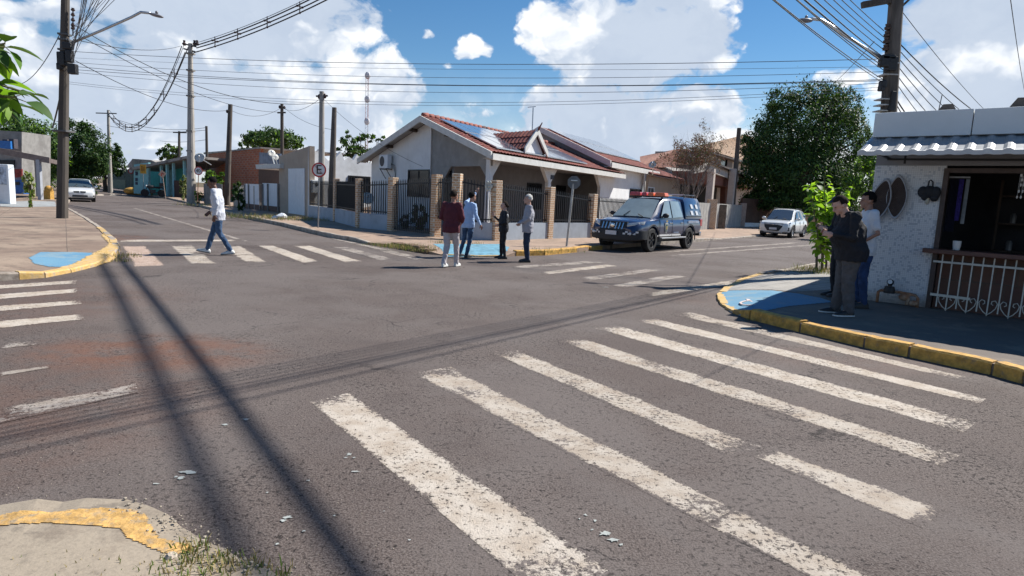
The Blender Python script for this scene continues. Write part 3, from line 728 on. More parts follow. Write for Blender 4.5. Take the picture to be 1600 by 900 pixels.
class Sw:                                   # frame with u and v exchanged, for facades on a side wall
    def __init__(s, fr, u0=0): s.fr = fr; s.u0 = u0
    def __call__(s, p): return s.fr((p[1] + s.u0, p[0], p[2]))

# ------------------------------------------------------------------ corner house
H = Fr((-1.0, 23.5), 62, 128)
house = thing('house', 'white and grey corner house with red tiled roof, dormer and arched porch behind brick pillars', 'house', tuple(H.O))
HS = Sw(H)
def q3(px, py, u): return H.vz(px, py, u)
Z0 = .12
pk = q3(656, 183, -.6); er = q3(766, 240, -.6); el_ = q3(558, 250, -.6)
zr = pk[2]; ze = er[2]; vr = pk[1]; vl = el_[1]; vf = er[1]; slope = (zr - ze) / (vr - vf)
def roofz(v): return zr - abs(v - vr) * ((zr - ze) / (vr - vf) if v < vr else (zr - el_[2]) / (vl - vr))
# gable wall: white part forward, grey part with porch opening
wl = MB(H); vs_ = q3(674, 200, 0)[1]
wl.prism([(0, vs_, Z0), (0, 9.75, Z0), (0, 9.75, roofz(9.75) - .12), (0, vr, zr - .12), (0, vs_, roofz(vs_) - .12)], (.18, 0, 0))
wl.prism([(.18, 9.57, Z0), (.18, 9.75, Z0), (.18, 9.75, roofz(9.75) - .12), (.18, 9.57, roofz(9.6) - .12)], (12.6, 0, 0))
wl.build('wall', WHITE_W, house)
g = MB(H); oa, ob = .22, 3.15; ot, oc = q3(715, 260, .06)[2], .45
g.prism([(.06, 0, ot), (.06, 0, roofz(0) - .1), (.06, vs_ - .003, roofz(vs_) - .12), (.06, vs_ - .003, ot)], (.14, 0, 0))
g.prism([(.06, ob, Z0), (.06, vs_ - .003, Z0), (.06, vs_ - .003, ot - .003), (.06, ob - oc, ot - .003), (.06, ob, ot - oc)], (.14, 0, 0))
g.prism([(.06, oa, ot - oc), (.06, oa + oc, ot - .003), (.06, oa, ot - .003)], (.14, 0, 0))
g.build('wall', GREY_W, house)
# front portico beam and arches along the right street
fr_ = MB(H); zb = H.uz(862, 262, 0)[2]; ztop = ze - .05
uL = 13.3; cols = [0.0, H.uz(861, 300, 0)[0], H.uz(942, 300, 0)[0]]
cols = [0.0, 6.2, 11.6, 13.3]
cols[1] = H.uz(858, 262, 0)[0]; cols[2] = H.uz(940, 262, 0)[0]
fr_.box((0, 0, zb), (uL, .22, ztop))
fr_.box((0, .0, Z0), (.24, .24, zb - .002)); fr_.box((cols[1], 0, Z0), (cols[1] + .28, .22, zb - .002)); fr_.box((cols[2], 0, Z0), (uL, .22, zb - .002))
for a, sgn in ((.24, 1), (cols[1], -1), (cols[1] + .28, 1), (cols[2], -1)):
    fr_.prism([(a, .004, zb - .002), (a + sgn * .62, .004, zb - .002), (a, .004, zb - .62)], (0, .21, 0))
fr_.build('portico', WHITE_W, house)
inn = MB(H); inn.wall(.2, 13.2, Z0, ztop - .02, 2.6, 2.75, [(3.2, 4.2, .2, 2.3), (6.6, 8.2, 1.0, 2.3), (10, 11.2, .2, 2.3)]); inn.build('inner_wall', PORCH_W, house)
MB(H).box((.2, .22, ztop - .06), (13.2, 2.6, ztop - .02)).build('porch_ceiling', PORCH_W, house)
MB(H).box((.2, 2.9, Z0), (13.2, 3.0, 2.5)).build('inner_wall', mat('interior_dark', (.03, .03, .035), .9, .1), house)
window_part(H, house, 3.2, 4.2, .2, 2.3, 2.6, mull=1, bars=5, name='door'); window_part(H, house, 6.6, 8.2, 1.0, 2.3, 2.6, mull=1, bars=8); window_part(H, house, 10, 11.2, .2, 2.3, 2.6, mull=1, bars=6, name='door')
a0 = q3(686, 266, 0); w0 = (vs_ + .12, q3(639, 305, 0)[1]); zt, zbm = q3(655, 265, 0)[2], q3(655, 308, 0)[2]
window_part(HS, house, q3(671, 290, 0)[1], q3(638, 290, 0)[1], zbm, zt, v=-.002, mull=1, gm=DGL)
# roof
rf = house
uR = 13.9
tiled('roof', H((-.45, vf, ze + .06)), H((uR, vf, ze + .06)), H((uR, vr, zr + .06)), H((-.45, vr, zr + .06)), TILE_R, house)
tiled('roof', H((-.45, vl, el_[2] + .06)), H((uR, vl, el_[2] + .06)), H((uR, vr, zr + .06)), H((-.45, vr, zr + .06)), TILE_R, house)
rd = MB(H)
k = -.45
while k < uR: rd.tube([(k, vr, zr + .10), (k + .4, vr, zr + .125)], [.10, .12], 8); k += .38
rd.build('ridge_tiles', TILE_R, house, smooth=True)
bb = MB(H)
for (p, q) in (((-.6, vf - .04, ze - .02), (-.6, vr, zr - .02)), ((-.6, vl + .04, el_[2] - .02), (-.6, vr, zr - .02))):
    d = .24
    bb.prism([(p[0], p[1], p[2] - d + .08), (q[0], q[1], q[2] - d + .08), (q[0], q[1], q[2] + .09), (p[0], p[1], p[2] + .09)], (.09, 0, 0))
bb.box((-.51, vf - .10, ze - .20), (uR, vf - .02, ze + .02)); bb.build('fascia', TRIM_W, house)
sf = MB(H)
sf.prism([(-.505, vf, ze - .1), (-.505, vr, zr - .1), (-.505, vr, zr - .06), (-.505, vf, ze - .06)], (.51, 0, 0)); sf.prism([(-.505, vl, el_[2] - .1), (-.505, vr, zr - .1), (-.505, vr, zr - .06), (-.505, vl, el_[2] - .06)], (.51, 0, 0))
sf.box((-.505, vf - .02, ze - .16), (uR, -.002, ze - .12)); sf.build('soffit', SOFF, house)
for v in (2.6, 5.4, 7.6): MB(H).box((-.5, v - .05, roofz(v) - .24), (.0, v + .05, roofz(v) - .11)).build('roof_beam', WOODD, house)
# solar panels on the front slope
def slopept(u, t, lift): return (u, vf + (vr - vf) * t, ze + (zr - ze) * t + lift)
for i in range(9):
    u0 = .25 + i * .98
    if u0 > 8.9: break
    for t0, t1 in ((.07, .47), (.49, .89)):
        f = MB(H); f.prism([slopept(u0, t0, .16), slopept(u0 + .95, t0, .16), slopept(u0 + .95, t1, .16), slopept(u0, t1, .16)], (0, 0, .035)); fo = f.build('solar_panel', SOLF, house)
        f = MB(H); f.prism([slopept(u0 + .03, t0 + .01, .197), slopept(u0 + .92, t0 + .01, .197), slopept(u0 + .92, t1 - .01, .197), slopept(u0 + .03, t1 - .01, .197)], (0, 0, .006)); f.build('pane', SOLAR, fo)
# dormer over the arches
dm = thing('x', 'x', 'x'); bpy.data.objects.remove(dm)
dpk = H.uz(836, 204, vf + .5); dl = H.uz(821, 232, vf + .5); dr = H.uz(856, 241, vf + .5)
ud, zd = dpk[0], dpk[2]; hw = max(1.0, (dr[0] - dl[0]) / 2); zbse = min(dl[2], dr[2]); vd0 = vf + .35
vback = vf + (zd - ze) / ((zr - ze) / (vr - vf))
zlow = ze + .25
tiled('dormer_roof', H((ud - hw, vd0, zbse)), H((ud - hw, vback, zbse)), H((ud, min(vr, vback + .2), zd)), H((ud, vd0, zd)), TILE_R, house)
tiled('dormer_roof', H((ud + hw, vd0, zbse)), H((ud + hw, vback, zbse)), H((ud, min(vr, vback + .2), zd)), H((ud, vd0, zd)), TILE_R, house)
dd = MB(H)
for s in (-1, 1): dd.prism([(ud + s * hw, vd0 - .06, zbse - .16), (ud + s * hw, vd0 - .06, zbse + .08), (ud, vd0 - .06, zd + .1), (ud, vd0 - .06, zd - .16)], (0, .09, 0))
dd.build('dormer_fascia', TRIM_W, house)
MB(H).prism([(ud - hw * .75, vd0 + .14, zlow - .2), (ud + hw * .75, vd0 + .14, zlow - .2), (ud + hw * .75, vd0 + .14, zbse), (ud, vd0 + .14, zd - .12), (ud - hw * .75, vd0 + .14, zbse)], (0, .1, 0)).build('dormer_wall', WHITE_W, house)
MB(H).tube([(ud, vd0 - .05, zd + .02), (ud + .05, vd0 - .25, zd + .3)], [.06, .02], 6).build('ridge_finial', TILE_R, house)
# air conditioner
acv = q3(608, 256, 0)[1]; acz = q3(605, 262, 0)[2]
ac = thing('air_conditioner', 'white split air conditioner unit on a bracket on the white gable wall', 'air conditioner', tuple(H((0, acv, acz))))
MB(H).box((-.42, acv - .42, acz - .05), (-.12, acv + .42, acz + .55)).build('casing', METAL_W, ac, bevel=.02)
fn = MB(H).lathe([(.0, -.43), (.21, -.43), (.23, -.424), (.23, -.40)], (0, acv + .12, acz + .26), 'X', 20); fn.build('fan_grille', mat('dark_grille', (.05, .05, .055), .6), ac)
br = MB(H); br.bar((-.45, acv - .3, acz - .08), (-.0, acv - .3, acz - .08), .04); br.bar((-.45, acv + .3, acz - .08), (0, acv + .3, acz - .08), .04); br.bar((-.4, acv - .3, acz - .1), (-.01, acv - .3, acz - .5), .03); br.bar((-.4, acv + .3, acz - .1), (-.01, acv + .3, acz - .5), .03); br.build('bracket', BLK, ac)
MB(H).tube([(-.15, acv - .42, acz + .15), (-.1, acv - .62, acz + .1), (-.03, acv - .66, acz - .3), (-.02, acv - .6, acz - .9)], .03, 8).build('pipe', mat('pipe_insulation', (.3, .3, .28), .8), ac, smooth=True)
tv = PY(833, 168, 30); tvb = PY(832, 200, 30)
an = thing('tv_antenna', 'thin antenna mast with short cross arm above the red tiled dormer', 'antenna', tuple(tvb))
aa = MB(WORLD); aa.bar(tvb - Vector((0, 0, 1)), tv, .05); aa.build('mast', GALV, an); MB(WORLD).bar(tv + Vector((-.25, 0, .0)), tv + Vector((.12, 0, .05)), .035).build('cross_arm', GALV, an)

# ------------------------------------------------------------------ brick pillar fence round the corner house
fence = thing('house_fence', 'black iron bar fence with brick pillars on a low grey wall round the corner house', 'fence', (G(773.6, 375, .12).x, G(773.6, 375, .12).y, 0))
FW = [G(483, 339, .12), G(525, 346, .12), G(561, 355.5, .12), G(612.5, 361, .12), G(680, 369.4, .12), G(712, 374, .12), G(773.6, 375.5, .12), G(855.5, 372.5, .12), G(922.8, 371, .12), G(995, 367, .12)]
tops = [None, 279, 279, 277, 273, 271, 281.5, 292, 303, 309]
def top_at(p, px, py): return CH + (ray(px, py).z / ray(px, py).y) * p.y
FT = []
for p, t, px in zip(FW, tops, [483, 525, 563, 615, 685, 709, 776, 857, 925, 997]):
    FT.append(top_at(p, px, t) if t else 2.0)
for i, (p, zt) in enumerate(zip(FW, FT)):
    if i == 0: continue
    d = (FW[min(i + 1, 9)] - FW[i - 1]).normalized(); n_ = Vector((-d.y, d.x, 0)); w = .14 if i > 2 else .12
    mb = MB(WORLD); lean = random.uniform(-.02, .02)
    mb.loft([[p + d * a * w + n_ * b * w + Vector((lean * k, 0, z)) for a, b in ((-1, -1), (1, -1), (1, 1), (-1, 1))] for k, z in ((0, -.12), (1, zt - .12))])
    o = mb.build('brick_pillar', BRP, fence, bevel=.012)
for i in range(9):
    a, b = FW[i], FW[i + 1]; d = (b - a).normalized(); n_ = Vector((-d.y, d.x, 0)); L = (b - a).length; gate = (i == 3)
    za, zb_ = FT[i] - .12, FT[i + 1] - .12
    if i == 0: za = FT[1] - .12
    wz = 0.0 if gate else .58
    a2, b2 = a + d * .135, b - d * .135
    if not gate and i != 4:
        mb = MB(WORLD); mb.loft([[q + n_ * -.08, q + n_ * .08, q + n_ * .08 + Vector((0, 0, wz + .1)), q + n_ * -.08 + Vector((0, 0, wz + .1))] for q in (a2 - Vector((0, 0, .1)), b2 - Vector((0, 0, .1)))])
        mb.build('low_wall', LOWW, fence)
    mb = MB(WORLD); nb = int(L / (.125 if i > 2 else .15))
    for k_ in range(nb + 1):
        t = k_ / nb; p = a2.lerp(b2, t); zt = za * (1 - t) + zb_ * t - .08
        mb.loft([[p + d * x * .011 + n_ * y * .011 + Vector((0, 0, z)) for x, y in ((-1.3, -1.3), (1.3, -1.3), (1.3, 1.3), (-1.3, 1.3))] for z in (wz + .02 if not gate else .06, zt - .06)], caps=False)
        tip = p + Vector((0, 0, zt)); base = len(mb.v)
        mb.tube([p + Vector((0, 0, zt - .06)), tip], [.013, .002], 4)
    for zz in (wz + .10, None):
        p0 = a2 + Vector((0, 0, zz if zz else za - .26)); p1 = b2 + Vector((0, 0, zz if zz else zb_ - .26)); mb.bar(p0, p1, .04, .045)
    mb.build('gate' if gate else 'railing', BLK, fence)
mid = FW[5].lerp(FW[6], .78)
lz = top_at(mid, 745, 290); mb = MB(WORLD)
for k_ in range(6):
    a = k_ * pi / 3; c = Vector((mid.x, mid.y, lz)); mb.ell(c + Vector((cos(a) * .09, 0, sin(a) * .12)) - Vector((0, .05, 0)), (.05, .02, .07), 8, 6)
mb.ell(Vector((mid.x, mid.y - .05, lz)), (.05, .03, .05), 8, 6); mb.build('ornament', mat('pale_ornament', (.5, .5, .45), .6), fence, smooth=True)
# house number plate on the portico pillar
hn = H.uz(863, 277, -.01); np_ = thing('house_number_plate', 'small dark house number plate on the white porch between the two arches', 'number plate', tuple(H((hn[0], -.02, hn[2]))))
MB(H).box((hn[0] - .16, -.04, hn[2] - .09), (hn[0] + .16, -.003, hn[2] + .09)).build('plate', mat('plate_dark_blue', (.02, .03, .06), .5), np_)

# ------------------------------------------------------------------ second wing to the right of the corner house
W2 = Fr(tuple(H((12.3, .4, 0)))[:2], 62, 128)
wing = thing('house', 'grey gabled house with solar panels between the arched corner house and the beige house', 'house', tuple(W2.O))
pk2 = W2.vz(843, 200, -.3); e2 = W2.vz(955, 254, -.3); vr2, zr2, vf2, ze2 = pk2[1], pk2[2], e2[1], e2[2]
v_wall = vf2 + .5
L2 = W2.uz(1030, 271, vf2)[0]; Lw = W2.uz(1004, 300, v_wall)[0]
mb = MB(W2); mb.prism([(0, v_wall, Z0), (0, 12, Z0), (0, 12, ze2 - .1), (0, vr2, zr2 - .12), (0, v_wall, ze2 + .15)], (.2, 0, 0)); mb.build('wall', GREY_W, wing)
mb = MB(W2); mb.wall(0, Lw, Z0, ze2 - .05, v_wall, v_wall + .2); mb.build('wall', WHITE_W, wing)
mb = MB(W2); mb.box((Lw - .2, v_wall + .2, Z0), (Lw, 9, ze2)); mb.build('wall', WHITE_W, wing)
tiled('roof', W2((-.25, vf2, ze2 + .05)), W2((L2, vf2, ze2 + .05)), W2((L2, vr2, zr2 + .05)), W2((-.25, vr2, zr2 + .05)), TILE_R, wing)
tiled('roof', W2((-.25, 2 * vr2 - vf2, ze2 + .05)), W2((L2, 2 * vr2 - vf2, ze2 + .05)), W2((L2, vr2, zr2 + .05)), W2((-.25, vr2, zr2 + .05)), TILE_R, wing)
mb = MB(W2)
for p, q in (((-.4, vf2, ze2), (-.4, vr2, zr2)), ((-.4, 2 * vr2 - vf2, ze2), (-.4, vr2, zr2))): mb.prism([(p[0], p[1], p[2] - .22), (q[0], q[1], q[2] - .22), (q[0], q[1], q[2] + .1), (p[0], p[1], p[2] + .1)], (.12, 0, 0))
mb.box((-.28, vf2 - .06, ze2 - .25), (L2, vf2 + .03, ze2 + .02)); mb.box((-.28, vf2 + .03, ze2 - .22), (L2, v_wall, ze2 - .16)); mb.build('fascia', TRIM_W, wing)
for i in range(8):
    u0 = .2 + i * 1.05
    if u0 + 1 > L2: break
    P4 = lambda u, t, l: (u, vf2 + (vr2 - vf2) * t, ze2 + (zr2 - ze2) * t + l)
    for t0, t1 in ((.25, .58), (.6, .93)):
        f = MB(W2); f.prism([P4(u0, t0, .14), P4(u0 + 1, t0, .14), P4(u0 + 1, t1, .14), P4(u0, t1, .14)], (0, 0, .035)); fo = f.build('solar_panel', SOLF, wing)
        f = MB(W2); f.prism([P4(u0 + .03, t0 + .01, .177), P4(u0 + .97, t0 + .01, .177), P4(u0 + .97, t1 - .01, .177), P4(u0 + .03, t1 - .01, .177)], (0, 0, .006)); f.build('pane', SOLAR, fo)
w_a = W2.uz(984, 300, v_wall); w_b = W2.uz(1001, 300, v_wall); wz0, wz1 = W2.uz(990, 309, v_wall)[2], W2.uz(990, 295, v_wall)[2]
window_part(W2, wing, w_a[0], w_b[0], wz0, wz1, v=v_wall - .002, mull=0)

# ------------------------------------------------------------------ pixel facade helper for the farther buildings
def facade(name, base0, base1, outline, m, parent, thick=.2, v=0.0, depth=None):
    pass
def pf(b0, b1, z=.12):                      # frame whose u axis runs through two ground pixels
    A, B = G(*b0, z), G(*b1, z); return Fr(tuple(A)[:2], math.degrees(atan2(B.y - A.y, B.x - A.x))), (B - A).length
def pxprism(fr, px, v, thick, name, m, parent, **kw):
    mb = MB(fr); mb.prism([fr.uz(x, y, v) for x, y in px], (0, thick, 0)); return mb.build(name, m, parent, **kw)

# beige garage with white doors, white saw-topped side wall
gf, gL = pf((437, 332), (484, 339))
gar = thing('garage', 'beige flat-topped garage with white double doors and a white saw-topped side wall', 'garage', tuple(gf.O))
pxprism(gf, [(436, 333), (484, 340), (484, 228), (436, 244)], 0, .25, 'wall', BEIGE, gar)
dpx = [(451, 331), (476, 335), (476, 263), (451, 264)]
pts = [gf.uz(x, y, -.03) for x, y in dpx]; mu = (pts[0][0] + pts[1][0]) / 2; zt_ = pts[2][2]; zb2 = .16
for a, b in ((pts[0][0], mu - .01), (mu + .01, pts[1][0])): MB(gf).box((a, -.05, zb2), (b, -.003, zt_)).build('door', METAL_W, gar, bevel=.008)
sw, sL = pf((484, 339), (580, 333)); A_ = G(484, 339, .12); swf = Fr((A_.x, A_.y), 50)
pxprism(swf, [(484, 338), (582, 322), (582, 256), (566, 252), (558, 241), (552, 251), (546, 245), (538, 250), (533, 237), (524, 247), (513, 251), (505, 243), (500, 233), (495, 239), (485, 228)], .02, .2, 'wall', WHITER, gar)
ww = [swf.uz(544, 305, 0), swf.uz(578, 305, 0)]; window_part(swf, gar, ww[0][0], ww[1][0], swf.uz(560, 305, 0)[2], swf.uz(560, 275, 0)[2], v=.018, mull=3, bars=7)
mb = MB(gf); zR = gf.uz(484, 228, 0)[2]; mb.box((0, .26, Z0), (.2, 6, zR - .8)); mb.build('wall', BEIGE, gar)
mb = MB(swf)
# meter box on the boundary
bx = thing('meter_box', 'small white meter box on the wall beside the beige garage', 'meter box', tuple(swf((.9, -.1, .12))))
m0 = swf.uz(487, 301, -.12); MB(swf).box((m0[0], -.17, m0[2] - .0), (m0[0] + .5, -.01, m0[2] + .62)).build('box', METAL_W, bx, bevel=.01)
mb = MB(swf); mb.lathe([(.0, -.185), (.09, -.185), (.1, -.172)], (m0[0] + .25, 0, m0[2] + .42), 'Y', 12); mb.build('dial', BLK, bx)

# porch house with white gate left of the garage
hf, hL = pf((396, 327), (437, 332))
ph = thing('house', 'low house with pale eave slab and white panelled gate left of the beige garage', 'house', tuple(hf.O))
pxprism(hf, [(399, 257), (437, 256), (437, 263), (400, 264)], -.3, 2.0, 'eave', TRIM_W, ph)
pxprism(hf, [(404, 264.5), (437, 263.5), (437, 325), (404, 322)], 1.7, .2, 'wall', mat('porch_brown', (.10, .06, .045), .9, .1), ph)
mb = MB(hf)
for a, b in (((384, 288), (405, 320)), ((411, 287), (436, 322))):
    q0 = hf.uz(a[0], b[1], 0); q1 = hf.uz(b[0], a[1], 0); mb.m = 0; mb.box((q0[0], -.03, q0[2]), (q1[0], .03, q1[2]))
mb.build('gate_panel', METAL_W, ph)
pxprism(hf, [(384, 318), (436, 323), (436, 333), (384, 327)], -.04, .1, 'gate_base', mat('gate_brown', (.13, .08, .06), .8, .2), ph)
for x in (383, 389, 407, 411, 419, 435): q0 = hf.uz(x, 326, -.05); q1 = hf.uz(x, 287, -.05); MB(hf).bar((q0[0], -.06, Z0), (q0[0], -.06, q1[2]), .09).build('gate_post', GREYB, ph)
pxprism(hf, [(405, 238), (437, 240), (437, 256), (405, 256)], 2.5, .15, 'upper_wall', mat('blue_sheets', (.16, .20, .27), .6, .3, 3), ph)
# tall brick workshop
bf, bL = pf((330, 316), (405, 328))
bk = thing('brick_building', 'large unplastered red brick wall building behind the small fence', 'brick building', tuple(bf.O))
pxprism(bf, [(322, 318), (407, 326), (407, 231), (372, 234), (322, 240)], 4, .25, 'wall', BRICKR, bk)
pxprism(bf, [(318, 241), (407, 232), (407, 229.5), (345, 236), (318, 238)], 3.9, 7, 'roof', FIBRE, bk)
pxprism(bf, [(322, 318), (340, 318), (340, 240), (322, 240)], 8, .25, 'wall', BRICKR, bk)
# small grey block yard wall before it
yf, yL = pf((318, 318), (346, 322))
yw = thing('yard_wall', 'short weathered grey cement panel wall beside the speed limit sign', 'wall', tuple(yf.O))
q0 = yf.uz(318, 286, 0); q1 = yf.uz(346, 284, 0)
for k_ in range(6):
    u0 = q0[0] + (q1[0] - q0[0]) * k_ / 6; MB(yf).box((u0, 0, .1), (u0 + (q1[0] - q0[0]) / 6 - .03, .08, q0[2] + random.uniform(-.05, .05))).build('panel', GREYB, yw)
gw = thing('yard_wall', 'pale low concrete grid wall left of the white gate', 'wall', tuple(G(350, 322, .12)))
gwf, gwl = pf((352, 322), (384, 327))
MB(gwf).wall(0, gwl, .12, gwf.uz(365, 286, 0)[2] * .93, .5, .62, [(u, u + .35, z, z + .25) for u in np.arange(.2, gwl - .5, .5) for z in (.9, 1.25)]).build('wall', mat('pale_grid_wall', (.42, .40, .37), .9, .15), gw)
# teal house
tf, tL = pf((205, 303), (292, 309))
th_ = thing('house', 'turquoise painted house with shaded open porch on the left street', 'house', tuple(tf.O))
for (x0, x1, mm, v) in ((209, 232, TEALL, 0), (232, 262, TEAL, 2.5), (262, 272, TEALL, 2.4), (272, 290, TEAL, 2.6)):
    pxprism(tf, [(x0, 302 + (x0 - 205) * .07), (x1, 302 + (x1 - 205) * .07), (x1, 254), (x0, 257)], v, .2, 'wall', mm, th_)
pxprism(tf, [(204, 262), (232, 256), (262, 249.5), (294, 243), (294, 247), (262, 254), (232, 260), (204, 266)], -.5, 5.5, 'roof', FIBRE, th_)
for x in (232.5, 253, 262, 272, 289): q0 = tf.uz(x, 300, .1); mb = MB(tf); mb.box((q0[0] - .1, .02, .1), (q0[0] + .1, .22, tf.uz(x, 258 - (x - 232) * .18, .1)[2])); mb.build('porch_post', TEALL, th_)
q0 = tf.uz(273, 292, -.05); q1 = tf.uz(290, 292, -.05); MB(tf).box((q0[0], -.1, .1), (q1[0], .1, q0[2] + .6)).build('porch_wall', mat('dark_brick_low', (.09, .05, .04), .9), th_)
for k_, (y0, y1) in enumerate(((268, 274), (278, 283), (284.5, 288.5))):
    a = tf.uz(211.5, y1, -.03); b = tf.uz(214.8, y0, -.03); MB(tf).box((a[0], -.04, a[2]), (b[0], -.003, b[2])).build('wall_sign', mat('sign_dark_letters', (.04, .05, .10), .7), th_)
# grey roofed houses farther on
ff, fL = pf((160, 294), (206, 299))
fh = thing('house', 'farthest low house with grey sheet roof and dark green hoarding at the left street end', 'house', tuple(ff.O))
pxprism(ff, [(196, 262), (207, 248), (236, 250), (262, 262)], .0, 8, 'roof', FIBRE, fh)
pxprism(ff, [(168, 264), (212, 266), (212, 299), (168, 293)], .5, .2, 'wall', mat('dark_green_hoarding', (.045, .075, .06), .9, .4, 4), fh)
pxprism(ff, [(172, 280), (196, 281), (196, 296), (172, 293)], .45, .03, 'panel', mat('mossy_panel', (.13, .17, .12), .9, .3, 4), fh)
# white house under the trees, far left
wf_, wL = pf((130, 293), (165, 294))
fw = thing('house', 'small white walled house glimpsed under the far left trees', 'house', tuple(wf_.O))
pxprism(wf_, [(115, 294), (152, 294), (152, 264), (115, 262)], 2, .2, 'wall', WHITER, fw); pxprism(wf_, [(110, 262), (155, 265), (150, 258), (118, 256)], 1.6, 4, 'roof', FIBRE, fw)

# ------------------------------------------------------------------ right street, beyond the wing
rf_, rL = pf((1006, 352), (1062, 356)); rO = G(1006, 366, .12)
r1 = Fr((rO.x + 2.2, rO.y + 10), 62, 128)
rh = thing('house', 'beige house with low red tiled roof directly behind the blue pickup', 'house', tuple(r1.O))
def rp(px, v=0): return [r1.uz(x, y, v) for x, y in px]
z1 = r1.uz(1006, 272, 0)[2]; u1_ = r1.uz(1062, 300, 0)[0]
wza, wzb = r1.uz(1014, 317, 0)[2], r1.uz(1014, 292, 0)[2]; wua, wub = r1.uz(1012, 300, 0)[0], r1.uz(1022, 300, 0)[0]
mb = MB(r1); mb.wall(-.5, u1_, .1, z1, 0, .2, [(wua, wub, wza, wzb)]); mb.build('wall', BEIGE, rh)
window_part(r1, rh, wua, wub, wza, wzb, v=.05, fm=METAL_W, mull=1, gm=DGL2)
er0, er1 = r1.uz(1003, 273, -.6), r1.uz(1062, 276, -.6)
tiled('roof', r1((-.8, -.6, z1)), r1((u1_ + .3, -.6, z1)), r1((u1_ + .3, 2.6, z1 + .9)), r1((-.8, 2.6, z1 + .9)), TILE_R, rh)
# brown hipped roof behind
b2f = Fr(tuple(G(1010, 344, .12))[:2], 58)
bh = thing('house', 'hip roofed house with brown tiles and pale gable between beige house and two storey house', 'house', tuple(b2f.O))
P_ = lambda x, y, v: b2f(b2f.uz(x, y, v))
tiled('roof', P_(1000, 262, 2), P_(1125, 262, 2), P_(1075, 233, 6), P_(1060, 233, 6), TILE_B, bh)
tiled('roof', P_(1000, 262, 2), P_(1000, 245, 9), P_(1060, 233, 6), P_(1060, 233, 6), TILE_B, bh)
pxprism(b2f, [(1008, 345), (1122, 345), (1122, 262), (1008, 262)], 2.6, .2, 'wall', mat('pale_render', (.50, .48, .45), .9, .08, 2), bh)
# carport with pillars and pitched canopy
cf = Fr(tuple(G(1104, 356, .12))[:2], 58)
cp = thing('carport', 'carport with two leaning pale pillars and brown pitched canopy over a dark opening', 'carport', tuple(cf.O))
pxprism(cf, [(1085, 262), (1108, 255), (1156, 271), (1197, 293), (1186, 297), (1148, 282), (1106, 267), (1085, 271)], .3, .25, 'gable', mat('canopy_gable', (.46, .42, .38), .9, .08, 2), cp)
cpa = lambda x, y, v: cf(cf.uz(x, y, v))
tiled('roof', cpa(1108, 253, .1), cpa(1200, 292, .1), cpa(1200, 289, 6), cpa(1115, 256, 6), TILE_B, cp)
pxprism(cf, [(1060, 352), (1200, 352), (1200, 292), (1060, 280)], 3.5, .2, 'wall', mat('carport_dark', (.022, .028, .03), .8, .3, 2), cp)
pxprism(cf, [(1112, 268), (1178, 280), (1194, 297), (1140, 292), (1112, 288)], .6, 2.8, 'canopy', mat('carport_red_brown', (.24, .10, .07), .9, .1), cp)
for xt, xb in ((1113, 1105), (1147, 1138)):
    a = cf.uz(xb, 345, 0); b = cf.uz(xt, 264, 0); mb = MB(cf); mb.bar((a[0], 0, .1), (a[0] + .05, 0, b[2]), .42); mb.build('pillar', mat('carport_pillar', (.50, .43, .38), .9, .08), cp)
pxprism(cf, [(1131, 345), (1138, 345), (1140, 282), (1134, 282)], 1.5, .4, 'pillar', mat('carport_red_brown', (.24, .10, .07)), cp)
# two storey house
s2 = Fr(tuple(G(1110, 345, .12))[:2], 58)
ts = thing('house', 'two storey cream house with pale tiled roof and brown shutters left of the big tree', 'house', tuple(s2.O))
z_e = s2.uz(1105, 233, 3)[2]; z_w = s2.uz(1105, 270, 3)[2]
ua, ub = s2.uz(1101, 260, 4)[0], s2.uz(1235, 260, 4)[0]
wua, wub, wza, wzb = s2.uz(1117, 250, 4)[0], s2.uz(1144, 250, 4)[0], s2.uz(1130, 259, 4)[2], s2.uz(1130, 238, 4)[2]
CREAM = mat('cream_render', (.50, .44, .36), .9, .06, 2, col2=(.42, .36, .29), amt=.35)
mb = MB(s2); mb.wall(ua, ub, .1, z_e, 4, 4.2, [(wua, wub, wza, wzb)]); mb.box((ua, 4.2, .1), (ua + .2, 10, z_e)); mb.build('wall', CREAM, ts)
wf = window_part(s2, ts, wua, wub, wza, wzb, v=4.1, fm=WOODD, mull=0, gm=DGL)
w3 = (wub - wua) / 3.2
for x in (wua, wub - w3): MB(s2).box((x + .02, 3.93, wza + .02), (x + w3, 3.985, wzb - .02)).build('shutter', mat('shutter_brown', (.17, .14, .12), .8, .2, 9, stretch=(1, 1, 5)), wf)
wx = s2.uz(1160, 250, 4)[0]; MB(s2).box((wx, 3.93, wza), (wx + 1.0, 3.985, wzb)).build('shutter', mat('shutter_brown', (.17, .14, .12)), ts)
Q_ = lambda x, y, v: s2(s2.uz(x, y, v))
zp = s2.uz(1165, 212, 7)[2]
ul_, ur_ = s2.uz(1088, 234, 3.2)[0], ub + 1
hp = s2.uz(1166, 210, 7.5)
tiled('roof', s2((ul_, 3.2, z_e)), s2((ur_ + 6, 3.2, z_e)), s2((ur_ + 6, 7.5, hp[2])), s2(hp), TILE_T, ts, per=.3)

MB(s2).box((ul_, 3.15, z_e - .25), (ur_, 4, z_e - .08)).build('soffit', WOODD, ts)
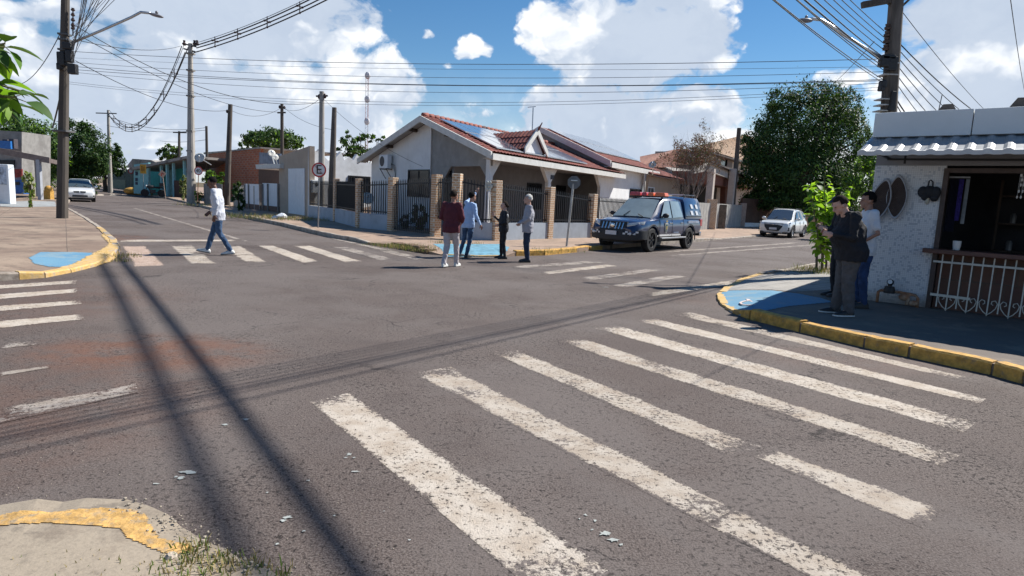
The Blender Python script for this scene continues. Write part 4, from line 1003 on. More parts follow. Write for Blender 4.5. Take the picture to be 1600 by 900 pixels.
# pale panel fence by the pickup's tail
pfz = [G(996, 365, .12), G(1052, 361, .12), G(1098, 358, .12), G(1109, 358, .12), G(1124, 357, .12), G(1157, 354, .12)]
pt = thing('panel_fence', 'pale grey panel fence with brick pillars between the pickup and the big tree', 'fence', tuple(pfz[2]))
pt['_org'] = (pfz[2].x, pfz[2].y, pfz[2].z)
PANEL = mat('fence_panel_grey', (.36, .35, .33), .9, .12, 4, col2=(.27, .26, .24), amt=.4)
for a, b, ya, yb in ((pfz[1], pfz[3], 316, 318), (pfz[3], pfz[5], 317, 316)):
    d = (b - a).normalized(); n_ = Vector((-d.y, d.x, 0)); za, zb_ = 1.75, 1.85
    mb = MB(WORLD); nn = 12
    for k_ in range(nn):
        p = a.lerp(b, k_ / nn) ; q = a.lerp(b, (k_ + .94) / nn); mb.loft([[x + n_ * -.03, x + n_ * .03, Vector((x.x, x.y, za)) + n_ * .03, Vector((x.x, x.y, za)) + n_ * -.03] for x in (p, q)])
    mb.build('panel', PANEL, pt)
for p, zt, w, m in ((pfz[3], 2.0, .26, BRP), (pfz[4], 1.7, .28, mat('mossy_pillar', (.12, .10, .08), .9, .3)), (pfz[5], 1.9, .24, mat('pinkish_pillar', (.42, .30, .24), .9, .15)), (pfz[1], 2.0, .22, BRP)):
    mb = MB(WORLD); mb.box((p.x - w, p.y - w, 0), (p.x + w, p.y + w, zt)); mb.build('pillar', m, pt, bevel=.015)
# dark wall beneath the big tree
dwf = Fr(tuple(G(1157, 354, .12))[:2], 40)
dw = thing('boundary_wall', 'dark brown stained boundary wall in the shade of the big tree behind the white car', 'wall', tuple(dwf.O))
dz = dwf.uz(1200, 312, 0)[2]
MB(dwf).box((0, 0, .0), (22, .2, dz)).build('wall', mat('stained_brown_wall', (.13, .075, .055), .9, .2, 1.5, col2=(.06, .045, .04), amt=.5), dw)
MB(dwf).box((-.1, -.06, 0), (3.2, -.003, .42)).build('plinth', METAL_W, dw)
bw = thing('house', 'pale low house glimpsed beneath the crown of the big tree', 'house', tuple(dwf((4, 5, 0))))
MB(dwf).box((3, 6, 0), (16, 6.3, dz + 1.1)).build('wall', WHITER, bw); MB(dwf).prism([(2, 5.5, dz + 1.1), (17, 5.5, dz + 1.1), (17, 9, dz + 2.4), (2, 9, dz + 2.4)], (0, 0, .12)).build('roof', FIBRE, bw)

# ------------------------------------------------------------------ left corner: awning shop, cement block house
LS = Fr(tuple(G(63, 312, .12))[:2], 155)
sh = thing('awning', 'brown sloping sheet awning on square posts before the blue shop', 'awning', tuple(LS.O))
mb = MB(WORLD); yD = G(63, 312, .12).y
def lp_(x, y, Y=None): return PY(x, y, Y or yD)
front = [lp_(78, 247.5), lp_(0, 232.5), lp_(-80, 218)]; back = [p + Vector((-3.5, 6.5, -.1)) for p in front]
mb.loft([[p, q, q + Vector((0, 0, -.25)), p + Vector((0, 0, -.25))] for p, q in zip(front, back)]); mb.build('roof', mat('awning_brown', (.13, .10, .09), .8, .2, 4), sh)
mb = MB(WORLD); mb.loft([[p + Vector((0, -.06, .05)), p + Vector((0, -.003, .05)), p + Vector((0, -.003, -.3)), p + Vector((0, -.06, -.3))] for p in front]); mb.build('edge_trim', mat('awning_edge', (.20, .16, .145), .8), sh)
for px, dy in ((63, 0), (-30, 0), (60, 6)):
    p = PY(px, 300, yD + dy); MB(WORLD).box((p.x - .1, p.y - .1, .1), (p.x + .1, p.y + .1, PY(px, 247, yD + dy).z - .1)).build('post', mat('post_grey', (.36, .38, .42), .7, .1), sh)
sp = Fr(tuple(PY(12, 305, yD + 8))[:2], 0)
shop = thing('shop', 'cement walled shop with blue counter front and red sign board under the brown awning', 'shop', tuple(sp.O))
GBL = mat('raw_cement_wall', (.28, .27, .255), .95, .14, 3, col2=(.20, .19, .18), amt=.45)
pxprism(sp, [(-120, 315), (34, 307), (34, 206), (-120, 196)], 2, 3, 'wall', GBL, shop)
pxprism(sp, [(12, 305), (37, 303), (37, 281), (12, 281)], 1.2, .7, 'counter', mat('shop_blue', (.03, .12, .38), .6, .2), shop)
pxprism(sp, [(19, 289), (30, 289), (30, 284), (19, 284)], 1.15, .04, 'opening', BLK, shop)
pxprism(sp, [(13, 278), (34, 277), (34, 264), (13, 264)], 1.3, .1, 'sign_board', mat('sign_dark_red', (.24, .035, .03), .7, .4, 6), shop)
pxprism(sp, [(-10, 262), (22, 262), (22, 250), (-10, 250)], 1.9, .08, 'opening', BLK, shop)
mb = MB(sp); 
for x in (0, 8, 14, 18): a = sp.uz(x, 232, 1.2); mb.box((a[0], 1.0, a[2]), (a[0] + .35, 1.4, a[2] + random.uniform(.3, .9)))
mb.build('roof_clutter', mat('clutter_dark', (.07, .06, .07), .8), shop); a = sp.uz(1, 232, 1.0); MB(sp).box((a[0], .8, a[2]), (a[0] + .9, 1.2, a[2] + .55)).build('tank', mat('tank_blue', (.02, .15, .45), .5), shop)
# white advert panel at frame edge
wp0 = G(-5, 318, .12); wpan = thing('notice_panel', 'white standing panel with grey print at the left edge beyond the blue ramp', 'panel', tuple(wp0))
a, b = PY(-60, 260, wp0.y), PY(12, 257, wp0.y)
MB(WORLD).box((a.x, wp0.y, .1), (b.x, wp0.y + .4, b.z), 0).build('body', METAL_W, wpan, bevel=.04)
MB(WORLD).box((a.x + .1, wp0.y - .03, 1.05), (b.x - .12, wp0.y - .003, b.z - .15)).build('poster', mat('poster_grey', (.36, .42, .50), .6, .6, 5), wpan)
pa = thing('water_pavilion', 'x', 'x'); bpy.data.objects.remove(pa)
# ------------------------------------------------------------------ tiled corner shop on the right
B = Fr(tuple(G(1342, 467, .12))[:2], -42, 53)
bs = thing('corner_shop', 'white mosaic tiled corner shop with grey parapet and large open service window', 'shop', tuple(B.O))
def mosaic():
    m = bpy.data.materials.new('mosaic_tile'); m.use_nodes = True; n = N(m.node_tree); b = m.node_tree.nodes['Principled BSDF']
    tc = n.new('ShaderNodeTexCoord'); X, Y, Z = n.sep(tc.outputs['Object'])
    h = n.math('ADD', n.math('MULTIPLY', X, B.u.x), n.math('MULTIPLY', Y, B.u.y)); s = 1 / .03
    hu, hz = n.math('MULTIPLY', h, s), n.math('MULTIPLY', Z, s)
    wn = n.new('ShaderNodeTexWhiteNoise', noise_dimensions='2D'); n.put(wn.inputs[0], n.comb(n.math('FLOOR', hu), n.math('FLOOR', hz), 0))
    c = n.mix(n.ramp(wn.outputs[0], .66, .72, False), (.66, .67, .69, 1), (.62, .64, .67, 1)); c = n.mix(n.ramp(wn.outputs[0], .80, .82, False), c, (.44, .47, .52, 1))
    fu = n.math('ABSOLUTE', n.math('SUBTRACT', n.math('FRACT', hu), .5)); fz = n.math('ABSOLUTE', n.math('SUBTRACT', n.math('FRACT', hz), .5))
    g = n.ramp(n.math('MAXIMUM', fu, fz), .43, .48); c = n.mix(g, c, (.40, .40, .41, 1))
    zn = n.math('ADD', Z, n.math('MULTIPLY', n.noise(tc.outputs['Object'], 4, 6, .7), .35))
    c = n.mix(n.math('MULTIPLY', n.ramp(zn, .52, .30), .75), c, (.22, .19, .16, 1))
    n.put(b.inputs['Base Color'], c); b.inputs['Roughness'].default_value = .35; n.put(b.inputs['Roughness'], n.math('ADD', n.math('MULTIPLY', g, .5), .3))
    bp = n.new('ShaderNodeBump'); bp.inputs['Strength'].default_value = .3; bp.inputs['Distance'].default_value = .004; bp.invert = True; n.l.new(g, bp.inputs['Height']); n.l.new(bp.outputs[0], b.inputs['Normal'])
    return m
MOS = mosaic()
def bz(px, py, v=0): return B.uz(px, py, v)
uw = bz(1463, 380)[0]                       # left edge of the opening
uE = 6.5
z_c = bz(1500, 391)[2]                      # counter
z_wt = bz(1500, 263)[2]; z_b = bz(1370, 238)[2]
z_pt, z_pb = bz(1365, 180)[2], bz(1365, 217)[2]
mb = MB(B); mb.wall(0, uw, .05, z_wt + .04, 0, .2); mb.box((0, .2, .05), (.2, 7, z_pb)); mb.build('tiled_wall', MOS, bs)
GRL = mat('lintel_grey', (.26, .26, .27), .9, .1, 4, .2, col2=(.16, .16, .165), amt=.4)
MB(B).box((0, .004, z_wt + .042), (uE, .2, z_pb)).build('lintel', GRL, bs)
PARM = mat('parapet_grey_paint', (.70, .72, .72), .8, .04, 2, .1, col2=(.60, .61, .61), amt=.3)
us = bz(1520, 190, -.25)[0]
MB(B).box((-.06, -.25, z_pb), (us - .006, .2, z_pt), 0).build('parapet', PARM, bs, bevel=.01); MB(B).box((us + .006, -.25, z_pb + .003), (uE, .2, z_pt - .004), 0).build('parapet', PARM, bs, bevel=.01)
MB(B).box((0.002, .2, z_pb), (.2, 7, z_pt)).build('parapet', PARM, bs)
MB(B).box((0, .2, z_pb - .12), (uE, 7, z_pb - .02)).build('roof', GREYB, bs)
# corrugated awning
AW = mat('awning_sheet', (.30, .31, .32), .45, .12, 5, metal=.4, col2=(.22, .20, .18), amt=.35)
aw0 = B.uz(1340, 238, -1.15); zf = aw0[2]; zk = zf + .36; ua0 = aw0[0]
mb = MB(B); per = .225; nper = int((uE - ua0) / per); prof = []
for i in range(nper):
    for du, dz in ((0, .0), (.045, .024), (.085, .024), (.13, .0)): prof.append((ua0 + i * per + du, dz))
mb.loft([[(u, -1.15, zf + dz) for u, dz in prof] + [(u, -1.15, zf + dz - .008) for u, dz in prof[::-1]], [(u, -.0, zk + dz) for u, dz in prof] + [(u, 0, zk + dz - .008) for u, dz in prof[::-1]]]); mb.build('awning', AW, bs)
mb = MB(B); mb.loft([[(u, -1.17, zf + dz + .012) for u, dz in prof] + [(u, -1.17, zf + dz * .4 - .05) for u, dz in prof[::-1]], [(u, -1.10, zf + dz + .028) for u, dz in prof] + [(u, -1.10, zf + dz * .4 - .05) for u, dz in prof[::-1]]]); mb.build('awning_trim', mat('awning_trim_white', (.56, .56, .55), .55, .1), bs)
mb = MB(B); mb.bar((bz(1390, 255)[0], -.30, bz(1390, 251)[2]), (uE, -.34, bz(1390, 251)[2] - .06), .03); mb.bar((bz(1418, 250)[0], -.3, z_wt + .05), (bz(1418, 250)[0], -.3, zf + .1), .03); mb.bar((bz(1390, 250)[0], -1.1, zf - .02), (bz(1390, 250)[0], 0, zf - .02), .035); mb.build('awning_bracket', BLK, bs)
# opening frame, counter, low panel and railing
FRM = mat('brown_frame', (.075, .05, .042), .6, .2, 10)
mb = MB(B); mb.box((uw - .03, -.03, .05), (uw + .04, .23, z_wt)); mb.box((uw, -.02, z_wt - .07), (uE, .2, z_wt)); mb.build('window_frame', FRM, bs)
MB(B).box((uw - .16, -.22, z_c - .07), (uE, .3, z_c)).build('counter', mat('counter_wood', (.13, .055, .04), .5, .25, 6, stretch=(.3, .3, 2)), bs, bevel=.008)
MB(B).box((uw + .05, .12, .05), (uE, .22, z_c - .075)).build('low_panel', brick_mat('counter_brick', (.17, .085, .06), (.13, .065, .05), (.12, .08, .06), .28, .3, ang=-42, ms=.012), bs)
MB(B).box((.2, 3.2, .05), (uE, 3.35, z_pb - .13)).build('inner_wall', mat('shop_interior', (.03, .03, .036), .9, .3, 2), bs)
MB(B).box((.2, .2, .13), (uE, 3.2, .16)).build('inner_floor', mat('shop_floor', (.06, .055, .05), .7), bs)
MB(B).box((uE - .2, .2, .05), (uE, 7, z_pb)).build('side_wall', GRL, bs)
rail = thing('railing', 'white painted metal railing with scrolled foot below the brown shop counter', 'railing', tuple(B((uw, -.12, .12))))
RW = mat('railing_cream_paint', (.62, .58, .50), .6, .1, 15)
mb = MB(B); u_ = uw + .12; k_ = 0; zl = .22; zh = z_c - .08; ztr = bz(1470, 409, -.12)[2]
while u_ < uE:
    mb.bar((u_, -.12, .14 if k_ % 2 else .17), (u_, -.12, zh), .018)
    if k_ % 2: mb.tube([(u_, -.12, .12), (u_, -.12, .15)], [.004, .018], 6)
    if k_ % 2:
        for s in (-1, 1):
            c = [(u_, .13), (u_ + s * .05, .17), (u_ + s * .10, .24), (u_ + s * .115, .31), (u_ + s * .085, .355), (u_ + s * .045, .34), (u_ + s * .04, .30), (u_ + s * .065, .285)]
            mb.tube([(x, -.12, z + .01) for x, z in c], .007, 5)
    u_ += .132; k_ += 1
mb.bar((uw + .0, -.12, ztr), (uE, -.12, ztr), .03, .03); mb.bar((uw + .02, -.12, .36), (uw + .55, -.12, .35), .03, .04); mb.build('bars', RW, rail)
# hanging things: two pointed oval trays, mask-like bag, clothes, strings of white shells, cup
def tray(name, px, label, v=-.06):
    o = thing(name, label, 'tray', tuple(B((bz(*px[0])[0], v, bz(*px[0])[2] - .6))), group='pointed oval trays on the tiled wall')
    cu, cz, hw, hh, tilt = px[1]
    def P(a, k, dv): 
        x = hw * k * math.copysign(abs(sin(a)) ** .9, sin(a)); z = hh * k * cos(a) * (1 + .0 * abs(cos(a)))
        x *= (1 - .42 * abs(cos(a)) ** 2)
        return (cu + x * cos(tilt) - z * sin(tilt), v + dv, cz + x * sin(tilt) + z * cos(tilt))
    A = [2 * pi * k / 28 for k in range(28)]
    mb = MB(B); mb.loft([[P(a, .89, -.03) for a in A], [P(a, .94, -.045) for a in A], [P(a, 1.0, -.035) for a in A], [P(a, 1.02, 0) for a in A], [P(a, .9, .02) for a in A]], caps=False)
    mb.build('rim', mat('tray_rim_grey', (.36, .37, .40), .5, .15, 12), o, smooth=True)
    mb = MB(B); mb.loft([[P(a, .90, -.028) for a in A], [P(a, .4, -.012) for a in A], [P(a, .01, -.005) for a in A]], caps=False)
    mb.build('woven_centre', brick_mat('woven_brown', (.055, .035, .03), (.08, .055, .048), (.02, .014, .014), .03, .018, ang=-42, ms=.003), o, smooth=True)
    return o
c1, c2 = bz(1376, 313, -.1), bz(1401, 308, -.1)
tray('hanging_tray', ((1376, 340), (c1[0], c1[2], .15, .36, -.16)), 'left of two pointed oval woven trays hung on the mosaic wall, partly before the man', -.1)
tray('hanging_tray', ((1401, 340), (c2[0], c2[2], .15, .36, .02)), 'right of two pointed oval woven trays on the mosaic wall, nearer the black bag', -.08)
bp_ = bz(1452, 300, -.05)
bag = thing('hanging_bag', 'small black bag with loop handle hanging on the mosaic wall beside the window', 'bag', tuple(B(bp_)))
mb = MB(B)
for (x, z, r1_, r2_) in ((0, .0, .11, .10), (-.09, .0, .07, .09), (.09, -.01, .07, .10), (-.05, -.07, .06, .07), (.08, -.09, .06, .06)): mb.ell((bp_[0] + x, -.06, bp_[2] + z), (r1_, .05, r2_), 12, 8)
mb.build('body', mat('bag_black', (.014, .016, .022), .75, .3, 20), bag, smooth=True)
MB(B).tube([(bp_[0] - .03, -.06, bp_[2] + .07), (bp_[0] - .02, -.06, bp_[2] + .17), (bp_[0] + .0, -.06, bp_[2] + .19), (bp_[0] + .03, -.06, bp_[2] + .16), (bp_[0] + .04, -.06, bp_[2] + .07)], .011, 6).build('handle', BLK, bag)
MB(B).ell((bp_[0] - .01, -.07, bp_[2] - .14), (.03, .02, .06), 8, 6).build('tag', mat('bag_cream', (.45, .42, .34), .8), bag, smooth=True)
cl = bz(1485, 310, .15); garm = thing('hanging_garment', 'dark garment with purple fringe hanging inside the shop window', 'garment', tuple(B((cl[0], .15, cl[2] - .4))))
def ribbed(u0, u1, z0, z1, v, m, name, par, n=7):
    mb = MB(B); pr_ = []
    for i in range(n * 2 + 1): pr_.append((u0 + (u1 - u0) * i / (2 * n), v + (.03 if i % 2 else 0)))
    mb.loft([[(u, vv, z) for u, vv in pr_] + [(u, vv + .015, z) for u, vv in pr_[::-1]] for z in (z0, (z0 + z1) / 2, z1)]); return mb.build(name, m, par, smooth=40)
zA, zB = bz(1485, 280, .15)[2], bz(1485, 362, .15)[2]
ribbed(bz(1483, 300, .15)[0], bz(1498, 300, .15)[0], zB, zA, .15, mat('cloth_navy', (.018, .022, .05), .85, .2, 12), 'cloth', garm)
ribbed(bz(1497, 300, .13)[0], bz(1504, 300, .13)[0], zB + .18, zA, .12, mat('fringe_purple', (.10, .07, .34), .8, .3, 20), 'fringe', garm, 3)
mb = MB(B); q = bz(1490, 277, .15); mb.bar((q[0] - .2, .15, q[2]), (q[0] + .22, .15, q[2]), .025); mb.build('rail', mat('rail_pale', (.3, .3, .3), .5), garm)
mb = MB(B); 
for x in (1470, 1510): a, b = bz(x, 280, .3), bz(x, 350, .3); mb.box((a[0], .3, b[2]), (a[0] + .05, .33, a[2]))
mb.build('side_strip', mat('strip_grey', (.22, .25, .28), .5), garm)
cu = bz(1494, 388, -.05); cup = thing('cup', 'white cup standing on the brown shop counter under the hanging garment', 'cup', tuple(B((cu[0], .0, z_c))))
MB(B).lathe([(.0, 0), (.045, 0), (.055, .06), (.06, .14), (.052, .14), (.045, .02), (0, .02)], (cu[0], .0, z_c + .002), n=16).build('body', mat('cup_white', (.7, .7, .68), .4, .03), cup, smooth=40)
stn = thing('shell_string', 'strings of small white shells hanging at the right of the shop window', 'shell strings', tuple(B((bz(1597, 270, .1)[0], .1, 1.9))))
mb = MB(B)
for (x, y) in ((1596, 274), (1597, 281), (1595, 289), (1599, 289), (1592, 299), (1598, 299), (1589, 308), (1595, 308), (1603, 280), (1604, 292), (1604, 304)):
    p = bz(x, y, .1); mb.ell(p, (.012, .012, .025), 8, 6)
    mb.bar((p[0], .1, p[2]), (p[0], .1, z_wt), .003)
mb.build('shells', mat('shell_white', (.75, .75, .75), .5), stn, smooth=True)
shf = thing('shelf', 'dark shelf with faint jars inside the shop behind the counter', 'shelf', tuple(B((uw + 1.2, 2.7, .16))))
mb = MB(B)
for z in (1.0, 1.5, 2.0): mb.box((uw + .7, 2.6, z), (uE - .3, 3.0, z + .03))
mb.box((uw + .7, 2.6, .17), (uw + .74, 3.0, 2.3)); mb.build('boards', WOODD, shf)
for z in (1.03, 1.53):
    for k_ in range(5):
        q_ = (uw + .95 + k_ * .62, 2.78, z + .002); j_ = MB(B).lathe([(.0, 0), (.05, 0), (.05, .14), (.03, .18), (0, .18)], q_, n=8).build('jar', mat('jar_dim', (.16, .16, .17), .4, .4, 2), smooth=40)
        tag(j_, 'dim jar standing on a dark shelf inside the corner shop', 'jar', 'jars on the shop shelf')
# water pipes and meter at the wall foot
wm = thing('water_meter', 'rusty pipes with a dark water meter at the foot of the mosaic wall', 'water meter', tuple(B((bz(1390, 470)[0], -.2, .12))))
mx = bz(1388, 468, -.12)[0]; RUST = mat('rusty_pipe', (.30, .14, .07), .8, .3, 15, col2=(.42, .34, .26), amt=.45)
mb = MB(B); mb.tube([(mx - .16, -.14, .12), (mx - .16, -.14, .30), (mx - .12, -.14, .33), (mx + .15, -.14, .33), (mx + .38, -.14, .31), (mx + .42, -.14, .26), (mx + .42, -.14, .12)], .024, 8); mb.tube([(mx + .28, -.14, .31), (mx + .28, -.16, .14)], .03, 8); mb.ell((mx + .22, -.14, .26), (.08, .07, .06), 10, 6); mb.ell((mx + .36, -.15, .18), (.07, .06, .05), 10, 6); mb.build('pipe', RUST, wm, smooth=True)
mb = MB(B); mb.lathe([(.0, 0), (.085, 0), (.09, .05), (.07, .11), (.0, .11)], (mx + .0, -.14, .30)); mb.ell((mx, -.14, .48), (.055, .055, .05), 12, 8); mb.tube([(mx, -.14, .4), (mx, -.14, .46)], .03, 8); mb.build('meter', BLK, wm, smooth=40)
MB(B).lathe([(.0, 0), (.035, 0), (.035, .01), (0, .01)], (mx - .0, -.2, .49), 'Y').build('dial', METAL_W, wm)
# objects on the parapet
for (px, py, w, h_, lab) in ((1480, 171, .28, .12, 'small dark roof vent lying on the shop parapet beside the thin rod'), (1598, 164, .35, .16, 'dark roof vent at the right end of the shop parapet')):
    a = B.uz(px, py, .05); o = thing('roof_vent', lab, 'vent', tuple(B((a[0], .05, z_pt))), group='vents on the parapet')
    MB(B).prism([(a[0] - w / 2, 0, z_pt), (a[0] - w * .2, 0, z_pt + h_), (a[0] + w * .25, 0, z_pt + h_), (a[0] + w / 2, 0, z_pt)], (0, .3, 0)).build('body', mat('vent_brown', (.10, .085, .075), .8), o)
a = B.uz(1466, 175, .05); o = thing('rod', 'thin upright metal rod on the shop parapet', 'rod', tuple(B((a[0], .05, z_pt)))); MB(B).bar((a[0], .05, z_pt), (a[0] + .02, .05, B.uz(1468, 149, .05)[2]), .012).build('rod', BLK, o)
# ------------------------------------------------------------------ foliage
def leaf_mat(name, a, b, transl=.25, rough=.55):
    if name in MATS: return MATS[name]
    m = bpy.data.materials.new(name); m.use_nodes = True; n = N(m.node_tree); bs_ = m.node_tree.nodes['Principled BSDF']
    ge = n.new('ShaderNodeNewGeometry'); c = n.mix(ge.outputs['Random Per Island'], tuple(a) + (1,), tuple(b) + (1,))
    n.put(bs_.inputs['Base Color'], c); bs_.inputs['Roughness'].default_value = rough; bs_.inputs['Specular IOR Level'].default_value = .22
    tr = n.new('ShaderNodeBsdfTranslucent'); n.put(tr.inputs[0], n.mix(1, c, (1.6, 1.7, .5, 1), 'MULTIPLY'))
    ms = n.new('ShaderNodeMixShader'); ms.inputs[0].default_value = transl; n.l.new(bs_.outputs[0], ms.inputs[1]); n.l.new(tr.outputs[0], ms.inputs[2])
    n.l.new(ms.outputs[0], m.node_tree.nodes['Material Output'].inputs[0]); MATS[name] = m; return m
LF_D = leaf_mat('dark_leaves', (.018, .045, .016), (.045, .085, .025), .15)
LF_M = leaf_mat('green_leaves', (.035, .085, .02), (.085, .14, .035), .22)
LF_L = leaf_mat('bright_leaves', (.11, .23, .03), (.24, .38, .06), .42)
LF_R = leaf_mat('rusty_leaves', (.12, .06, .055), (.22, .10, .08), .15)
LF_Y = leaf_mat('pale_leaves', (.30, .31, .14), (.40, .38, .22), .25)
BARK = mat('bark', (.10, .075, .055), .95, .3, 9, .8, col2=(.05, .04, .032), amt=.5, stretch=(1, 1, .3))

def leaves(clumps, n, size, mats, parent, name='crown', droop=.3, asp=.5, seed=0, weights=None):
    """clumps: (centre, radii). Leaves sit in sub-clumps near the outside of each ellipsoid."""
    r = np.random.default_rng(seed); vols = np.array([c[1][0] * c[1][1] * c[1][2] for c in clumps]) ** .67; vols /= vols.sum()
    V = []; MI = []
    for (c, rad), w in zip(clumps, vols):
        k = max(30, int(n * w)); ns = max(7, k // 80)
        d = r.normal(size=(ns, 3)); d /= np.linalg.norm(d, axis=1)[:, None]; sc = d * (r.uniform(.35, 1.0, (ns, 1)) ** .45)
        which = r.integers(0, ns, k); off = r.normal(size=(k, 3)) * .125
        pos = (sc[which] + off) * np.array(rad) + np.array(c)
        nrm = d[which] + r.normal(size=(k, 3)) * .75 + np.array([0, 0, .5]); nrm /= np.linalg.norm(nrm, axis=1)[:, None]
        t = np.cross(nrm, r.normal(size=(k, 3))); t /= np.linalg.norm(t, axis=1)[:, None]; t[:, 2] -= droop; b = np.cross(nrm, t)
        s = size * r.uniform(.6, 1.35, (k, 1))
        q = np.stack([pos - t * s * .5, pos + b * s * asp * .5, pos + t * s * .5, pos - b * s * asp * .5], 1)
        V.append(q); MI.append(r.choice(len(mats), k, p=weights))
    V = np.concatenate(V); MI = np.concatenate(MI); k = len(V)
    me = bpy.data.meshes.new(name); me.vertices.add(k * 4); me.vertices.foreach_set('co', V.reshape(-1))
    me.loops.add(k * 4); me.loops.foreach_set('vertex_index', np.arange(k * 4)); me.polygons.add(k); me.polygons.foreach_set('loop_start', np.arange(k) * 4)
    me.polygons.foreach_set('material_index', MI)
    for m in mats: me.materials.append(m)
    me.update(); me.validate(); o = bpy.data.objects.new(name, me); C.objects.link(o); o.parent = parent; return o
def tree(name, label, cat, base, clumps_px, Y, n, size, mats, trunk_r=.2, seed=1, group=None, depth=.9, weights=None, limbs=True, asp=.5):
    """clumps_px: (px, py, rx_px, ry_px, dY) ellipses seen at depth Y+dY"""
    o = thing(name, label, cat, tuple(base), group=group); base = Vector(base); cl = []
    for (px, py, rx, ry, dY) in clumps_px:
        p = PY(px, py, Y + dY); k = (Y + dY) / FL
        cl.append((tuple(p - base), (rx * k, rx * k * depth, ry * k)))
    leaves(cl, n, size, mats, o, seed=seed, weights=weights, asp=asp)
    if limbs:
        rr = random.Random(seed); mb = MB(); top = Vector(cl[0][0]) * .55; top.x *= .6; top.y *= .6
        mid = Vector((rr.uniform(-.1, .1), rr.uniform(-.1, .1), top.z * .5)); mb.tube([(0, 0, -.1), (0, 0, .15), mid, top], [trunk_r * 1.4, trunk_r, trunk_r * .85, trunk_r * .6], 9)
        for c, rad in cl:
            for _ in range(3):
                e = Vector(c) + Vector((rr.uniform(-.6, .6) * rad[0], rr.uniform(-.6, .6) * rad[1], rr.uniform(-.3, .6) * rad[2])); st = mid.lerp(top, rr.random())
                mb.tube([st, st.lerp(e, .5) + Vector((0, 0, rr.uniform(0, .2) * rad[2])), e], [trunk_r * .45, trunk_r * .25, trunk_r * .06], 6)
        mb.build('trunk', BARK, o, smooth=True)
    return o
# the big dark tree behind the white car
bt = G(1246, 360, .12)
tree('broadleaf_tree', 'large dense dark green tree standing behind the parked white car', 'tree', tuple(PY(1244, 348, 51))[:2] + (.1,),
     [(1258, 200, 66, 66, 0), (1215, 235, 50, 56, -.5), (1305, 225, 50, 60, .5), (1185, 270, 34, 34, 0), (1330, 275, 36, 36, .5), (1262, 275, 70, 40, -1), (1225, 170, 30, 28, 0), (1290, 158, 34, 28, 0), (1322, 170, 24, 30, 1), (1180, 212, 22, 26, .5), (1202, 304, 34, 18, 0), (1300, 300, 50, 20, 1), (1342, 205, 18, 30, 1), (1170, 240, 16, 24, 0), (1225, 318, 62, 16, 0), (1300, 322, 50, 16, 1), (1185, 312, 26, 14, 0)], 51, 80000, .19, [LF_D, LF_M], .38, 3, weights=[.5, .5])
tree('broadleaf_tree', 'pale green leafy tree between the big dark tree and the corner shop', 'tree', tuple(PY(1352, 350, 36))[:2] + (.1,),
     [(1345, 280, 22, 28, 0), (1360, 255, 24, 22, 1)], 36, 5000, .14, [LF_M, LF_L], .12, 4, weights=[.7, .3])
# left street greenery
GL = 'green trees along the left street'
tree('street_tree', 'bright green tree towering behind the cement walled shop, left of the dark pole', 'tree', tuple(PY(45, 300, 62))[:2] + (.1,),
     [(30, 210, 40, 30, 0), (60, 225, 40, 34, 0), (10, 200, 30, 24, 1), (78, 245, 26, 34, -1), (50, 270, 30, 26, -1)], 62, 22000, .24, [LF_D, LF_M, LF_L], .25, 5, GL, weights=[.35, .45, .2])
tree('street_tree', 'dark green tree directly behind the white sedan, right of the dark pole', 'tree', tuple(PY(125, 300, 66))[:2] + (.1,),
     [(118, 225, 30, 36, 0), (140, 235, 30, 34, 0), (100, 250, 28, 34, -1), (125, 265, 34, 24, 0), (150, 255, 22, 20, 0), (122, 198, 14, 14, 0)], 66, 19000, .24, [LF_D, LF_M], .3, 6, GL, weights=[.6, .4])
tree('street_tree', 'farthest round green tree beside the thin concrete pole at the street end', 'tree', tuple(PY(165, 295, 74))[:2] + (.1,),
     [(165, 245, 24, 22, 0), (182, 255, 14, 20, 0), (152, 262, 18, 14, 0), (176, 235, 12, 10, 0)], 74, 8000, .24, [LF_D, LF_M], .25, 7, GL, weights=[.5, .5])
for i, (px, py, rx, ry, Y, nn, lab) in enumerate([(425, 218, 46, 18, 90, 9000, 'wide dome of dark green foliage beyond the brick building and beige garage'), (575, 222, 30, 16, 60, 4200, 'loose green tree with sky gaps behind the saw-topped white wall'),
      (269, 238, 22, 12, 100, 2500, 'dark palm-like tree behind the turquoise house roof'), (385, 228, 16, 12, 110, 1500, 'small dark tree top above the brick building, left of the foliage dome'),
      (1188, 248, 16, 18, 60, 800, 'small dark tree behind the two storey house beside the big tree')]):
    cl = [(px, py, rx * .7, ry, 0), (px - rx * .55, py + 4, rx * .45, ry * .8, 0), (px + rx * .55, py + 3, rx * .5, ry * .8, 1), (px + rx * .1, py - ry * .35, rx * .4, ry * .5, 0)]
    if i == 1: cl = [(575, 238, 34, 12, 0), (547, 225, 16, 16, 0), (562, 212, 12, 9, 0), (590, 218, 13, 7, 0), (604, 232, 16, 10, 0), (540, 240, 20, 10, 0), (545, 210, 7, 5, 0)]
    tree('background_tree', lab, 'tree', tuple(PY(px, py + ry + 30, Y))[:2] + (.1,), cl, Y, nn, .34 if i != 1 else .24, [LF_D, LF_M, LF_L], .25, 20 + i, 'trees behind the houses', weights=[.45, .45, .1])
